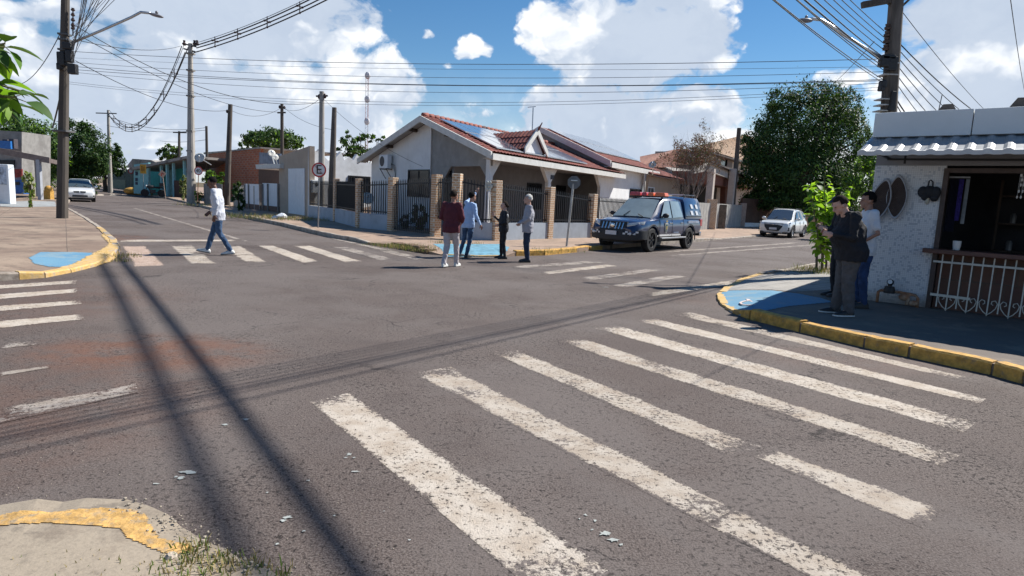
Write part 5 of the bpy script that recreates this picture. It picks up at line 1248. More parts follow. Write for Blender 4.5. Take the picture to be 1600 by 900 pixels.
# sparse reddish tree behind the pickup: real branching with few leaves
sp_b = PY(1076, 345, 33)
st_ = thing('sparse_tree', 'almost bare tree with thin branches and rusty leaves behind the blue pickup', 'tree', (sp_b.x, sp_b.y, .1))
rr = random.Random(5); mb = MB(); tips = []
def branch(p, d, L, r, lvl):
    q = p + d * L * .5 + Vector((rr.uniform(-.06, .06), rr.uniform(-.06, .06), 0)) * L; e = q + (d + Vector((rr.uniform(-.2, .2), rr.uniform(-.2, .2), .12))).normalized() * L * .5
    mb.tube([p, q, e], [r, r * .8, r * .6], 5, caps=False)
    if lvl >= 2: tips.append((e, lvl)); tips.append((q, lvl))
    if lvl < 5:
        for _ in range(3 if lvl < 4 else 2):
            dd = (d + Vector((rr.uniform(-.55, .55), rr.uniform(-.55, .55), rr.uniform(-.1, .6)))).normalized(); branch(e if rr.random() < .6 else q, dd, L * rr.uniform(.62, .85), r * .55, lvl + 1)
for a in (0, 1.3, 2.6, 3.9, 5.1): branch(Vector((0, 0, .2)), Vector((cos(a) * .14, sin(a) * .14, 1)).normalized(), 1.62, .05, 0)
mb.build('branches', mat('grey_bark', (.17, .14, .125), .9, .3, 9), st_)
r_ = np.random.default_rng(3); cl = [(tuple(p), (.16, .16, .14)) for p, l in tips if p.z > 3.4 and r_.random() < .2] + [(tuple(p), (.14, .14, .12)) for p, l in tips if p.z <= 3.4 and r_.random() < .02]
V = 0; leaves(cl, 26 * len(cl), .055, [LF_R, LF_M], st_, seed=2, weights=[.8, .2], name='leaves')

# broad single leaves: young tree on the right corner, branch hanging in at the top left
def big_leaf(mb, p, d, up, L, W, fold=.15):
    d = d.normalized(); s = d.cross(up).normalized(); u = s.cross(d).normalized(); N_ = 5; c = []; a = []; b = []
    for i in range(N_ + 1):
        t = i / N_; w = W * (sin(pi * min(1, t ** .75)) ** .8) * .5 if 0 < t < 1 else .002; q = p + d * (L * t) - u * (L * .35 * t * t)
        c.append(mb.V(q)); a.append(mb.V(q + s * w + u * w * fold * 2)); b.append(mb.V(q - s * w + u * w * fold * 2))
    for i in range(N_): mb.face((c[i], c[i + 1], a[i + 1], a[i])); mb.face((b[i], b[i + 1], c[i + 1], c[i]))
def bigleaf_plant(o, stems, L, nper, seed, spread=.35, hang=.2, pick=(0, 1, 1, 2, 2)):
    rr = random.Random(seed); tw = MB(); mbs_ = MB()
    for pts in stems:
        pts = [Vector(p) for p in pts]; tw.tube(pts, [.022 - .014 * i / (len(pts) - 1) for i in range(len(pts))], 6)
        for i in range(nper):
            t = .12 + .88 * (i + rr.random()) / nper; k = t * (len(pts) - 1); j = min(int(k), len(pts) - 2); p = pts[j].lerp(pts[j + 1], k - j)
            a = rr.uniform(0, 2 * pi); d = Vector((cos(a), sin(a), rr.uniform(-hang - .4, .5))); st = p + d.normalized() * rr.uniform(.02, .12)
            tw.tube([p, st], .004, 4); l = L * rr.uniform(.6, 1.15); mbs_.m = rr.choice(pick); big_leaf(mbs_, st, d, Vector((rr.uniform(-.4, .4), rr.uniform(-.4, .4), 1)), l, l * .66)
    tw.build('trunk', mat('green_stem', (.16, .15, .07), .8, .3, 10), o); x = mbs_.build('crown', [LF_M, LF_L, leaf_mat('lime_leaves', (.26, .42, .05), (.42, .56, .09), .5)], o, fix=False, smooth=True)
    return x
yb = G(1283, 425, .12); yt = thing('young_tree', 'young broad leaved tree with lime green leaves and wooden stakes by the corner kerb', 'tree', tuple(yb))
def yl(px, py, dy=0.0): return PY(px, py, yb.y + dy) - yb
bigleaf_plant(yt, [[(0, 0, 0), yl(1285, 380), yl(1290, 330), yl(1287, 275)], [yl(1285, 390), yl(1275, 340, .1), yl(1264, 290, .1)], [yl(1285, 390), yl(1300, 345, -.1), yl(1322, 292, -.1)], [yl(1285, 385), yl(1296, 330, .3), yl(1308, 300, .4)],
                   [yl(1285, 400), yl(1278, 370, -.25), yl(1270, 318, -.3)], [yl(1287, 350), yl(1280, 315, .2), yl(1276, 285, .3)], [yl(1286, 392), yl(1300, 368, .2), yl(1308, 340, .3)]], .24, 44, 4)
for i, (px, py) in enumerate(((1277, 375), (1286, 388), (1292, 380))):
    b = G(px - 1, 424 - i * 1.5, .12); MB(WORLD).bar(b - Vector((0, 0, .1)), PY(px, py, b.y), .045).build('stake', mat('weathered_stake', (.16, .13, .10), .9, .3, 8), yt) if False else None
    mb = MB(); p0 = b - yb; mb.bar(p0 - Vector((0, 0, .1)), PY(px, py, b.y) - yb, .045); mb.build('stake', mat('weathered_stake', (.16, .13, .10), .9, .3, 8), yt)
lb = Vector((-6.1, 6.2, .1)); lt = thing('young_tree', 'broad leaved branch hanging into the picture at the top left edge', 'tree', tuple(lb))
def ll(px, py, Y=6.0): return PY(px, py, Y) - lb
bigleaf_plant(lt, [[(0, 0, 0), (-.1, 0, 1.4), ll(-60, 130), ll(-10, 130), ll(32, 142)], [ll(-60, 150), ll(-15, 150, 5.8), ll(25, 152, 5.8)], [ll(-60, 90), ll(-25, 75), ll(8, 68)], [ll(-60, 170), ll(-20, 165, 6.2), ll(10, 165, 6.2)], [(-.1, 0, 1.4), ll(-120, 60), ll(-70, 20)], [(-.1, 0, 1.5), ll(-130, 160, 7), ll(-160, 90, 7)]], .25, 22, 9, hang=.7, pick=(0, 0, 0, 1, 1))
# bushes and small plants
def bush(name, label, px, py, Y, rx, ry, n, size, mats, seed, cat='shrub', w=None):
    p = PY(px, py, Y); o = thing(name, label, cat, (p.x, p.y, .1)); k = Y / FL
    zc = p.z - .1; leaves([((0, 0, zc * .5), (rx * k * .85, rx * k * .85, zc * .55)), ((0, 0, zc), (rx * k, rx * k, ry * k)), ((rx * k * .4, 0, zc * .8), (rx * k * .6, rx * k * .6, ry * k * .8)), ((-rx * k * .4, 0, zc * .9), (rx * k * .6, rx * k * .6, ry * k * .8))], n, size, mats, o, seed=seed, weights=w, name='foliage')
    mb = MB()
    for i in range(5): mb.tube([(.02 * i, 0, -.05), (random.uniform(-.3, .3) * rx * k, random.uniform(-.2, .2), zc)], [.03, .01], 5)
    mb.build('stem', BARK, o); return o
bush('shrub', 'bright yellow-green shrub over the grey panel wall beside the speed limit sign', 333, 275, 46, 15, 12, 2600, .16, [LF_M, LF_L], 31, w=[.5, .5])
bush('shrub', 'low green shrub behind the walking man by the pale grid wall', 372, 300, 36, 10, 14, 1500, .12, [LF_M, LF_D], 32, w=[.6, .4])
bush('shrub', 'yellowish tall bush between the turquoise house and the concrete pole', 286, 290, 50, 6, 16, 1100, .14, [LF_Y, LF_M], 33, w=[.5, .5])
bush('shrub', 'small green weeds clump at the foot of the speed limit sign', 310, 302, 45, 6, 6, 600, .1, [LF_M, LF_L], 34, w=[.5, .5])
bush('potted_plant', 'pale leafed bushy plant beside the blue shop counter', 45, 283, 29, 8, 15, 900, .13, [LF_Y, LF_L], 35, 'plant', [.6, .4])
bush('hedge', 'clipped dark hedge behind the white sedan', 145, 284, 60, 12, 7, 1200, .14, [LF_D, LF_M], 36, 'hedge', [.6, .4])
bush('shrub', 'dark leafy shrub behind the house gate under the dark window', 655, 335, 25.5, 13, 18, 1500, .10, [LF_D, LF_M], 37, w=[.75, .25])
bush('shrub', 'second smaller shrub behind the gate, left of the larger one', 632, 345, 26.0, 8, 12, 700, .09, [LF_D, LF_M], 38, w=[.75, .25])
# ------------------------------------------------------------------ poles, lamps, wires
WOODP = mat('weathered_pole_wood', (.092, .078, .066), .95, .25, 6, .6, col2=(.06, .052, .047), amt=.5, stretch=(1, 1, .12))
def pole(name, label, base, top, w0, w1, m, square=True, cat='utility pole', group=None):
    base, top = Vector(base), Vector(top); o = thing(name, label, cat, tuple(base), group=group); mb = MB()
    d = top - base; n_ = 9
    if square: mb.loft([[d * (k / n_) + Vector((x * w / 2, y * w / 2, -.1 if k == 0 else 0)) for x, y in ((-1, -.6), (-.6, -1), (.6, -1), (1, -.6), (1, .6), (.6, 1), (-.6, 1), (-1, .6))] for k in range(n_ + 1) for w in [w0 + (w1 - w0) * k / n_]])
    else: mb.tube([d * (k / n_) - Vector((0, 0, .1 if k == 0 else 0)) for k in range(n_ + 1)], [(w0 + (w1 - w0) * k / n_) / 2 for k in range(n_ + 1)], 12)
    mb.build('shaft', m, o, smooth=40); return o
POR = mat('insulator_dark', (.05, .03, .028), .35, .2, 20)
POR2 = mat('equipment_black', (.02, .02, .022), .6, .2, 20)
def part(o, mb, name, m, **k): return mb.build(name, m, o, **k)
def L_(o, p): return Vector(p) - Vector(o['_org'])
# left pole
lb_ = G(97, 341, .12); YL = lb_.y
lp = pole('utility_pole', 'dark weathered square pole on the left pavement carrying a lamp arm and cable bundle', lb_, PY(103, -60, YL), .31, .20, WOODP)
lo = lambda px, py, dy=0: PY(px, py, YL + dy) - lb_
mb = MB(); mb.tube([lo(110, 68), lo(160, 47), lo(205, 27), lo(220, 19), lo(235, 20.5)], .045, 8); arm = part(lp, mb, 'lamp_arm', GALV, smooth=True)
mb = MB(); h = lo(244, 24); mb.ell(h, (.26, .1, .055), 14, 8, Euler((0, radians(12), 0)).to_matrix()); mb.ell(h + Vector((.02, 0, .09)), (.05, .05, .06), 8, 6); lh = mb.build('lamp_head', mat('lamp_grey', (.20, .19, .20), .5), lp, smooth=True)
mb = MB()
for py in (17, 25, 33, 41, 46): mb.lathe([(0, 0), (.055, 0), (.07, .04), (.04, .06), (.05, .09), (0, .1)], lo(114, py), n=8)
mb.bar(lo(114, 14), lo(114, 56), .03); part(lp, mb, 'insulator_rack', POR, smooth=40)
for (px, py, w, h) in ((97, 92, .26, .45), (109, 88, .2, .4), (114, 108, .28, .34), (106, 72, .3, .22), (94, 104, .16, .22)):
    mb = MB(); c = lo(px, py, -.18); mb.box(c - Vector((w / 2, .1, h / 2)), c + Vector((w / 2, .1, h / 2))); mb.build('cable_box', POR2, lp, bevel=.03)
for py in (54, 62, 78, 98, 205): mb = MB(); c = lo(101 - (py > 150) * 1.5, py); w = .15 + .09 * (py > 150) ; mb.box(c - Vector((w, w, .03)), c + Vector((w, w, .03))); mb.build('steel_band', mat('dull_band', (.10, .10, .10), .6), lp)
# concrete pole with the compact line
cb = G(299, 317, .12); YC = cb.y
cpl = pole('utility_pole', 'tall pale concrete pole beside the speed limit sign carrying the spaced cable line', cb, PY(297.5, 68, YC), .54, .24, CONC)
co = lambda px, py: PY(px, py, YC) - cb
mb = MB()
for py, wx in ((72, 12), (80, 10)): mb.bar(co(297 - wx, py - 4), co(297 + wx * .8, py + 1), .09)
part(cpl, mb, 'cross_arm', POR2)
for dx in (-9, 7, 11): mb = MB(); mb.lathe([(0, 0), (.10, 0), (.13, .12), (.07, .2), (.09, .32), (0, .36)], co(297 + dx, 71), n=8); mb.build('insulator', POR, cpl, smooth=40)
for py in (84, 110, 150, 205, 236, 268, 300): mb = MB(); c = co(298, py); mb.box(c - Vector((.22, .22, .05)), c + Vector((.22, .22, .05))); mb.build('recess_band', mat('concrete_band', (.24, .23, .21), .9), cpl)
# others
def P3(px, Y, z=.1): p = PY(px, 300, Y); return Vector((p.x, p.y, z))
specs = [
 ('thin far concrete pole at the left street end among trees', 172.5, 172, 70, .42, .2, CONC, 169),
 ('leaning dark wooden pole before the brick building', 354, 163, 44, .36, .24, WOODP, 360),
 ('thin dark pole left of the leaning wooden pole, above the brick building', 324, 197, 62, .30, .22, WOODP, 322.5),
 ('dark pole rising behind the beige garage roof', 441, 162, 48, .30, .22, WOODP, 440.5),
 ('grey concrete pole behind the round parking sign at the house fence', 502, 143, 31.5, .30, .20, CONC, 503),
 ('dark leaning wooden pole just right of the concrete pole at the house fence', 517, 168, 30, .34, .18, CONC_D, 522.5),
 ('distant dark pole with a cross arm above the turquoise house', 280, 205, 88, .35, .25, WOODP, 280),
 ('wooden pole standing before the two storey cream house', 1147, 200, 48, .36, .26, WOODP, 1155)]
PP = []
for i, (lab, px, ptop, Y, w0, w1, m, pxt) in enumerate(specs):
    PP.append(pole('utility_pole', lab, P3(px, Y), PY(pxt, ptop, Y), w0, w1, m, square=i not in (2, 3)))
def crossarm(o, px, py, Y, half, t=.1): mb = MB(); c = PY(px, py, Y) - Vector(o['_org']); mb.bar(c - Vector((half, 0, .02)), c + Vector((half, 0, .02)), t); mb.build('cross_arm', POR2, o)
crossarm(PP[0], 166, 177, 70, 1.1); crossarm(PP[6], 281, 207, 88, .9, .16); crossarm(PP[3], 440, 176, 48, .3); crossarm(PP[4], 503, 150, 31.5, .28, .07)
for (o, px, py, Y) in ((PP[3], 437, 167, 48), (PP[3], 444.5, 168, 48), (PP[1], 355, 174, 44), (PP[4], 499, 151, 31.5), (PP[4], 507.5, 150, 31.5), (PP[5], 521, 204, 30)):
    mb = MB(); mb.ell(PY(px, py, Y) - Vector(o['_org']), (.09, .09, .12), 8, 6); mb.build('insulator', POR, o, smooth=True)
# right pole behind the shop
YR = 15.0; rb_ = P3(1388, YR)
rp_ = pole('utility_pole', 'dark concrete pole with cross arm and lamp rising behind the tiled corner shop', rb_, PY(1402, -25, YR), .35, .25, CONC_D)
ro = lambda px, py, dy=0: PY(px, py, YR + dy) - rb_
mb = MB(); mb.bar(ro(1347, 8), ro(1402, -2), .11, .13); mb.bar(ro(1385, 3), ro(1398, 14), .04); mb.bar(ro(1424, -4), ro(1405, 14), .04); mb.bar(ro(1402, -2), ro(1440, -12), .11, .13); part(rp_, mb, 'cross_arm', WOODP)
mb = MB(); mb.tube([ro(1376, 90), ro(1350, 74), ro(1320, 55), ro(1295, 38), ro(1283, 31), ro(1270, 29.5), ro(1266, 30)], .035, 8); part(rp_, mb, 'lamp_arm', mat('arm_bright_steel', (.62, .60, .58), .35, .08, 10, metal=.6), smooth=True)
mb = MB(); h = ro(1258, 32); mb.ell(h, (.17, .09, .05), 14, 8); mb.ell(h + Vector((.02, 0, .07)), (.035, .035, .045), 8, 6); mb.build('lamp_head', mat('lamp_grey', (.20, .19, .20)), rp_, smooth=True)
for py in (43, 54, 64, 75):
    mb = MB(); mb.lathe([(0, -.05), (.06, -.05), (.075, 0), (.045, .02), (.06, .07), (0, .08)], ro(1387 - (py - 43) * .1, py, -.05), n=8); mb.build('insulator', POR, rp_, smooth=40)
mb = MB(); mb.bar(ro(1388, 38), ro(1384, 82), .025); part(rp_, mb, 'insulator_rack', POR2)
for (px, py, w, h) in ((1381, 96, .2, .24), (1393, 100, .2, .3), (1379, 132, .12, .16), (1377, 138, .1, .12), (1394, 154, .1, .3), (1392, 168, .12, .16), (1387, 90, .3, .1)):
    mb = MB(); c = ro(px, py, -.15); mb.box(c - Vector((w / 2, .08, h / 2)), c + Vector((w / 2, .08, h / 2))); mb.build('cable_box', POR2, rp_, bevel=.02)
for py in (100, 118, 156, 165, 174): mb = MB(); c = ro(1385 + (130 - py) * .13, py); mb.box(c - Vector((.155, .155, .012)), c + Vector((.155, .155, .012))); mb.build('steel_band', mat('bright_band', (.45, .44, .42), .5), rp_)
# antenna mast far away
am = P3(572, 160, 0); o = thing('radio_mast', 'distant thin red and white lattice mast above the trees', 'mast', tuple(am)); top = PY(573.5, 116, 160) - am
for k_ in range(8):
    mb = MB(); z0, z1 = top.z * k_ / 8, top.z * (k_ + 1) / 8
    for x, y in ((-.35, -.3), (.35, -.3), (0, .4)): mb.bar((x, y, z0), (x, y, z1), .07)
    for q in range(6): a, b = z0 + (z1 - z0) * q / 6, z0 + (z1 - z0) * (q + 1) / 6; mb.bar((-.35 if q % 2 else .35, -.3, a), (.35 if q % 2 else -.35, -.3, b), .04)
    mb.build('mast_section', mat('mast_red', (.45, .20, .18), .7) if k_ % 2 else mat('mast_white', (.55, .56, .60), .7), o)
mb = MB()
for z in (.99, .8, .62): mb.ell((.0, 0, top.z * z), (.7, .5, .9), 8, 6)
mb.build('antennas', mat('mast_white', (.55, .56, .60)), o)

CAB = mat('cable_black', (.012, .012, .014), .6, .2, 10)
CAB2 = mat('cable_grey', (.10, .11, .13), .6, .2, 10)
def cable(a, b, sag, r, label, group, name='overhead_cable', m=None, n=22, cat='cable'):
    a, b = Vector(a), Vector(b); pts = [a.lerp(b, t) - Vector((0, 0, 4 * sag * t * (1 - t))) for t in [k / n for k in range(n + 1)]]
    o = MB(WORLD).tube(pts, r, 5).build(name, m or CAB, smooth=True); o['_org'] = (0, 0, 0); return tag(o, label, cat, group)
rng = random.Random(3)
# a) between the two corner poles, across the picture
for i, (yl_, yr, s, r) in enumerate(((80, 92, .25, .008), (97, 112, .3, .006), (103, 124, .35, .008), (108, 126, .3, .008), (112, 130, .42, .006), (128, 136, .5, .005), (131, 140, .52, .005), (90, 104, .2, .004))):
    cable(PY(108, yl_, YL), PY(1380, yr, YR), s, r, 'one of the long thin cables strung across the sky between the two corner poles', 'cables between the corner poles', m=CAB2)
# b) from the right pole towards the camera, leaving at the top; their shadows cross the junction
dB = Vector((-.63, -.777, 0))
for i, (py, side, z1, r) in enumerate(((48, 0, .15, .008), (58, .06, .1, .008), (68, .12, .1, .008), (78, .2, .05, .008), (90, .3, .1, .011), (98, .34, .0, .014), (104, .36, -.05, .010), (110, .5, .1, .008), (125, .62, -.1, .008), (130, .7, 0, .007))):
    a = PY(1381, py, YR); nrm = Vector((-dB.y, dB.x, 0)); b = a + dB * 26 + nrm * (side * .85 - .2); b.z = a.z + z1 + .35
    cable(a, b, .45, r, 'one of the dark cables fanning from the right corner pole over the camera', 'cables from the right pole over the junction')
# c) going away on the right behind the parapet
for i, (py, r) in enumerate(((62, .014), (72, .010), (84, .010), (96, .010), (110, .010), (122, .009), (145, .016), (150, .012))):
    a = PY(1400 - i, py, YR); b = Vector((28 - i * .5, 34, a.z + .3)); cable(a, b, .8 + .05 * i, r, 'one of the cables falling from the right pole behind the shop parapet', 'cables behind the parapet')
cable((5.3, 7.6, 4.5), (21.5, 28, 6.2), .15, .006, 'single thin cable over the corner shop roof, right of all the others', None)
cable(PY(1411, 20, YR), Vector((30, 38, 5.8)), .5, .008, 'thin cable starting under the top cross arm of the right pole', None)
cable(PY(1366, 65, YR), PY(1290, 140, 40), .1, .009, 'thin slanting cable crossing the others left of the right pole', None)
# e) bundle from the left pole over the camera
for i in range(15):
    t = i / 14; a = PY(111 + rng.uniform(-1, 3), 44 + 56 * t, YL); d = Vector((.665 - .09 * t, -.75 - .06 * t, 0)).normalized(); b = a + d * 26 + Vector((-.75, -.66, 0)) * (rng.uniform(-.9, .9)); b.z = a.z + rng.uniform(-.25, .7) + .3
    cable(a, b, rng.uniform(.15, .6), rng.choice((.005, .006, .007, .009)), 'one of the many cables of the thick bundle rising right from the left pole', 'cable bundle from the left pole', m=CAB if i % 3 else CAB2)
for i, (py, px1, py1, Y1, s) in enumerate(((40, 503, 160, 31.5, .9), (52, 441, 175, 48, .7), (95, 360, 172, 44, .6), (62, 282, 72, YC, .3))):
    cable(PY(118, py, YL), PY(px1, py1, Y1), s, .013, ('upper slanting cable from the left pole to the fence pole', 'lower slanting cable from the left pole to the pole behind the garage', 'lowest cable from the left pole to the leaning wooden pole', 'thin flat cable from the left pole to the pale concrete pole')[i], None)
cable(PY(96, 48, YL), PY(30, 132, 30), .35, .014, 'wavy cable dropping left from the left pole', None)
cable(PY(96, 140, YL), PY(82, 200, YL + 4), .05, .03, 'dark service cable hanging beside the left pole shaft', None)
cable(PY(503, 152, 31.5), PY(660, 260, 24.2), .3, .007, 'service cable from the concrete fence pole to the corner house', None)
cable(PY(360, 172, 44), PY(440, 168, 48), .5, .012, 'cable between the leaning pole and the pole behind the garage', None); cable(PY(440, 168, 48), PY(503, 152, 31.5), .4, .01, 'cable from the pole behind the garage to the concrete fence pole', None)
cable(PY(441, 165, 48), PY(522, 203, 30), .3, .01, 'cable from the pole behind the garage to the dark leaning pole', None)
cable(PY(167, 196, 70), PY(324, 203, 62), .4, .02, 'far low cable between the street end pole and the thin dark pole', None); cable(PY(167, 181, 70), PY(324, 199, 62), .7, .02, 'far upper cable between the street end pole and the thin dark pole', None)
cable(PY(324, 218, 62), PY(250, 220, 88), .2, .02, 'short far cable left of the thin dark pole', None)
# h) compact spaced line: far pole - concrete pole - over the camera; casts the two broad shadow bands on the road
def spaced(a, b, sag, spacers, lab, sep=.16, r=.02, thick=None, gap=1):
    a, b = Vector(a), Vector(b); o = thing('spaced_cable_line', lab, 'cable line', tuple(a)); org = a
    d = (b - a); d.z = 0; d.normalize(); s = Vector((-d.y, d.x, 0)); offs = (s * sep, -s * sep, Vector((0, 0, -sep * 1.8)), Vector((0, 0, sep * 1.3)))
    n = 30; line = lambda t: a.lerp(b, t) - Vector((0, 0, 4 * sag * t * (1 - t)))
    for q, of in enumerate(offs):
        mb = MB(); mb.tube([line(k / n) + of - org for k in range(n + 1)], (thick or r) if q < 3 else r * .6, 6); mb.build('conductor' if q < 3 else 'messenger_wire', CAB, o, smooth=True)
    for t in spacers:
        mb = MB(); c = line(t) - org
        for of in offs: mb.bar(c, c + of * 1.15, .045)
        for of in offs[:3]: mb.ell(c + of, (.07, .07, .07), 6, 5)
        mb.build('spacer', POR, o)
    return o
pc = PY(303, 74, YC); pcl = PY(289, 73, YC); far = PY(171, 176, 70)
spaced(far, pcl, 3.2, [.08, .18, .28, .38, .48, .58, .68, .79, .9], 'spaced three wire cable line sagging deeply left of the pale concrete pole', sep=.2, r=.03)
e_ = 1 / math.tan(SUN_EL); sh_v = Vector((-cos(SUN_AZ), -sin(SUN_AZ), 0)) * e_
def over(px, py, z): g = G(px, py); p = g - sh_v * z; p.z = z; return p
q1 = over(395, 600, 8.6); q2 = over(500, 900, 8.2)
def line2(A, B_, k): p = A + (B_ - A) * k; return p
near = PY(800, -185, 30)
spaced(pc, near, .8, [.1, .2, .32, .44, .56, .7, .85], 'spaced three wire cable line rising right from the pale concrete pole out of the frame', sep=.19, r=.026, thick=.036)
# a second heavy bundle runs parallel, just above the picture

HB = []
for (ax, ay, bx2, by2, zz, wd) in ((163, 426, 262, 680, 10.0, .12), (188, 408, 384, 693, 9.0, .095)):
    f1 = over(ax, ay, zz); f2 = over(bx2, by2, zz); fa = line2(f1, f2, -.25); fb = line2(f1, f2, 2.0)
    if fa.y > 19: fa = f1 + (f1 - f2).normalized() * 2.5
    HB += [(fa, fb, wd, q) for q in range(5)]
for fa, fb, wd, q in HB: off = Vector((cos(q * 2.4) * wd * (q / 7) ** .5, sin(q * 2.4) * wd * (q / 7) ** .5 * .5, sin(q * 2.4) * wd * .6)); cable(fa + off, fb + off, .1, .0165, 'one of the heavy parallel cables running above the frame over the road', 'heavy cables above the frame')
mbk = None
# ------------------------------------------------------------------ signs
REDP = mat('sign_red', (.50, .03, .03), .5, .06, 8); WHP = mat('sign_white', (.70, .70, .70), .5, .05, 8); BKP = mat('sign_black', (.02, .02, .025), .5); SPM = mat('sign_post_grey', (.28, .28, .28), .6, .1, 8, metal=.4)
YP = mat('sign_yellow', (.52, .27, .02), .6, .15, 8); ALU = mat('sign_back_alu', (.14, .145, .15), .5, .15, 6, metal=.3)
def sign(name, label, base, c_px, Y, lean_to=None, post=.05, pm=None):
    base = Vector(base); o = thing(name, label, 'sign', tuple(base)); c = PY(*c_px, Y) - base; mb = MB(); mb.tube([(0, 0, -.1), c + Vector((0, .04, .0))], post / 2, 8); mb.build('post', pm or SPM, o, smooth=40); return o, c
def disc(o, c, r, m, name, dy, n=28, rot=0, sq=False):
    mb = MB(); k = 4 if sq else n; mb.loft([[c + Vector((cos(2 * pi * i / k + rot) * r, d, sin(2 * pi * i / k + rot) * r)) for i in range(k)] for d in (dy, dy - .006)]); return mb.build(name, m, o)
# no parking sign with E
Yg = G(497, 356, .12).y; o, c = sign('no_parking_sign', 'round white no parking sign with a black E crossed out by a red bar', G(497, 356, .12), (498.5, 265.5), Yg)
R_ = 11.2 * Yg / FL
disc(o, c, R_, REDP, 'face', 0); f = disc(o, c, R_ * .80, WHP, 'white_field', -.008)
me = text_mesh('E', R_ * 1.75, .003); mesh_obj('letter', me, BKP, o, Matrix.Translation(c + Vector((0, -.024, 0))) @ Matrix.Rotation(pi / 2, 4, 'X'))
mb = MB(); mb.bar(c + Vector((-R_ * .58, -.032, R_ * .58)), c + Vector((R_ * .58, -.032, -R_ * .58)), R_ * .17, .004); mb.build('bar', REDP, o)
# speed limit 40
b40 = G(308, 320, .12); o, c = sign('speed_limit_sign', 'round speed limit sign reading 40 with red rim beside the pale concrete pole', b40, (310, 267), b40.y, pm=mat('rusty_post', (.25, .12, .07), .9))
R_ = 6.6 * b40.y / FL; disc(o, c, R_, REDP, 'face', 0); disc(o, c, R_ * .78, WHP, 'white_field', -.008); me = text_mesh('40', R_ * 1.15, .003); mesh_obj('number', me, BKP, o, Matrix.Translation(c + Vector((0, -.024, 0))) @ Matrix.Rotation(pi / 2, 4, 'X'))
# tilted diamond sign
bd = G(259, 310, .12); o, c = sign('diamond_sign', 'tilted pale orange diamond warning sign with a curved arrow on a leaning post', bd, (253.5, 272), bd.y, pm=mat('pinkish_post', (.45, .33, .27), .8))
R_ = 6.3 * bd.y / FL; disc(o, c, R_, mat('sign_pale_orange', (.55, .36, .26), .6), 'face', 0, rot=.12, sq=True); mb = MB(); mb.tube([c + Vector((-.06, -.02, -.16)), c + Vector((-.06, -.02, .03)), c + Vector((.02, -.02, .1)), c + Vector((.1, -.02, .03)), c + Vector((.1, -.02, -.05))], .03, 5); mb.build('arrow', REDP, o)
bd = G(224, 306, .12); o, c = sign('school_sign', 'square mustard yellow sign with dark figures before the turquoise house', bd, (223.5, 264), bd.y)
k = bd.y / FL; mb = MB(); mb.box(c + Vector((-4.6 * k, -.01, -7 * k)), c + Vector((4.6 * k, 0, 7 * k))); mb.build('face', YP, o); mb = MB(); mb.box(c + Vector((-2.4 * k, -.03, -3.2 * k)), c + Vector((-.6 * k, -.012, 1.8 * k))); mb.box(c + Vector((.8 * k, -.03, -3.2 * k)), c + Vector((2.2 * k, -.012, .8 * k))); mb.ell(c + Vector((-1.5 * k, -.02, 3.2 * k)), (1.1 * k, .01, 1.1 * k)); mb.ell(c + Vector((1.5 * k, -.02, 2.0 * k)), (.9 * k, .01, .9 * k)); mb.build('figures', mat('sign_brown', (.22, .10, .02), .7), o)
for (px, py, pb, lab) in ((161.5, 268.5, 296, 'small far round sign with red rim left of the street end pole'), (204.5, 267, 299, 'small far round sign with red rim before the dark green hoarding')):
    b_ = G(px, pb, .12); Y_ = min(b_.y, 80); b_ = P3(px, Y_, .1); o, c = sign('round_sign', lab, b_, (px, py), Y_); R_ = 4.6 * Y_ / FL; disc(o, c, R_, REDP, 'face', 0); disc(o, c, R_ * .65, WHP, 'white_field', -.008)
# stop sign seen from behind
bs_ = G(885, 385, .12); o, c = sign('stop_sign_back', 'dark back of an octagonal sign on a pale post before the house arches', bs_, (896, 287), bs_.y, post=.07, pm=mat('pale_post', (.42, .41, .38), .7))
c2 = PY(897, 285, bs_.y) - bs_; R_ = 10.5 * bs_.y / FL; disc(o, c2, R_, ALU, 'plate', .02, n=8, rot=pi / 8); mb = MB(); mb.bar(c2 + Vector((-.1, -.02, .06)), c2 + Vector((.1, -.02, .06)), .03); mb.build('bracket', GALV, o)
# satellite dishes
DISH = mat('dish_white', (.58, .57, .53), .6, .08, 5)
def dish(px, py, Y, R_, lab, rx, rz, foot):
    c = PY(px, py, Y); o = thing('satellite_dish', lab, 'satellite dish', tuple(c)); mb = MB(); n_ = 20
    M = Euler((rx, 0, rz)).to_matrix(); rings = [[M @ Vector((cos(2 * pi * i / n_) * r, sin(2 * pi * i / n_) * r, h)) for i in range(n_)] for r, h in ((.02, 0), (R_ * .5, R_ * .07), (R_, R_ * .25), (R_, R_ * .28), (R_ * .5, R_ * .1), (.02, .03))]
    mb.loft(rings); mb.build('bowl', DISH, o, smooth=True); mb = MB(); mb.bar((0, 0, 0), foot, .05); mb.bar(M @ Vector((0, -R_, R_ * .25)), M @ Vector((0, 0, R_ * .9)), .03); mb.ell(M @ Vector((0, 0, R_ * .9)), (.06, .06, .08), 8, 6); mb.build('mount', GALV, o, smooth=40)
dish(312.5, 247, 45, .34, 'pale satellite dish on the wall edge beside the pale concrete pole', radians(70), radians(12), (.3, 1.0, -.4))
dish(424, 240, 38, .22, 'white satellite dish above the porch of the low house', radians(68), radians(35), (.1, .3, -.7))
dish(430, 246, 39, .19, 'smaller satellite dish just right of another above the low house', radians(72), radians(30), (.1, .3, -.7))
dish(574, 311, 27.5, .28, 'pale dish low behind the house side fence', radians(60), radians(20), (.0, .3, -.8))
dish(1020, 258, 36, .22, 'satellite dish standing on the red roof of the beige house', radians(60), radians(-30), (.1, .3, -.5))
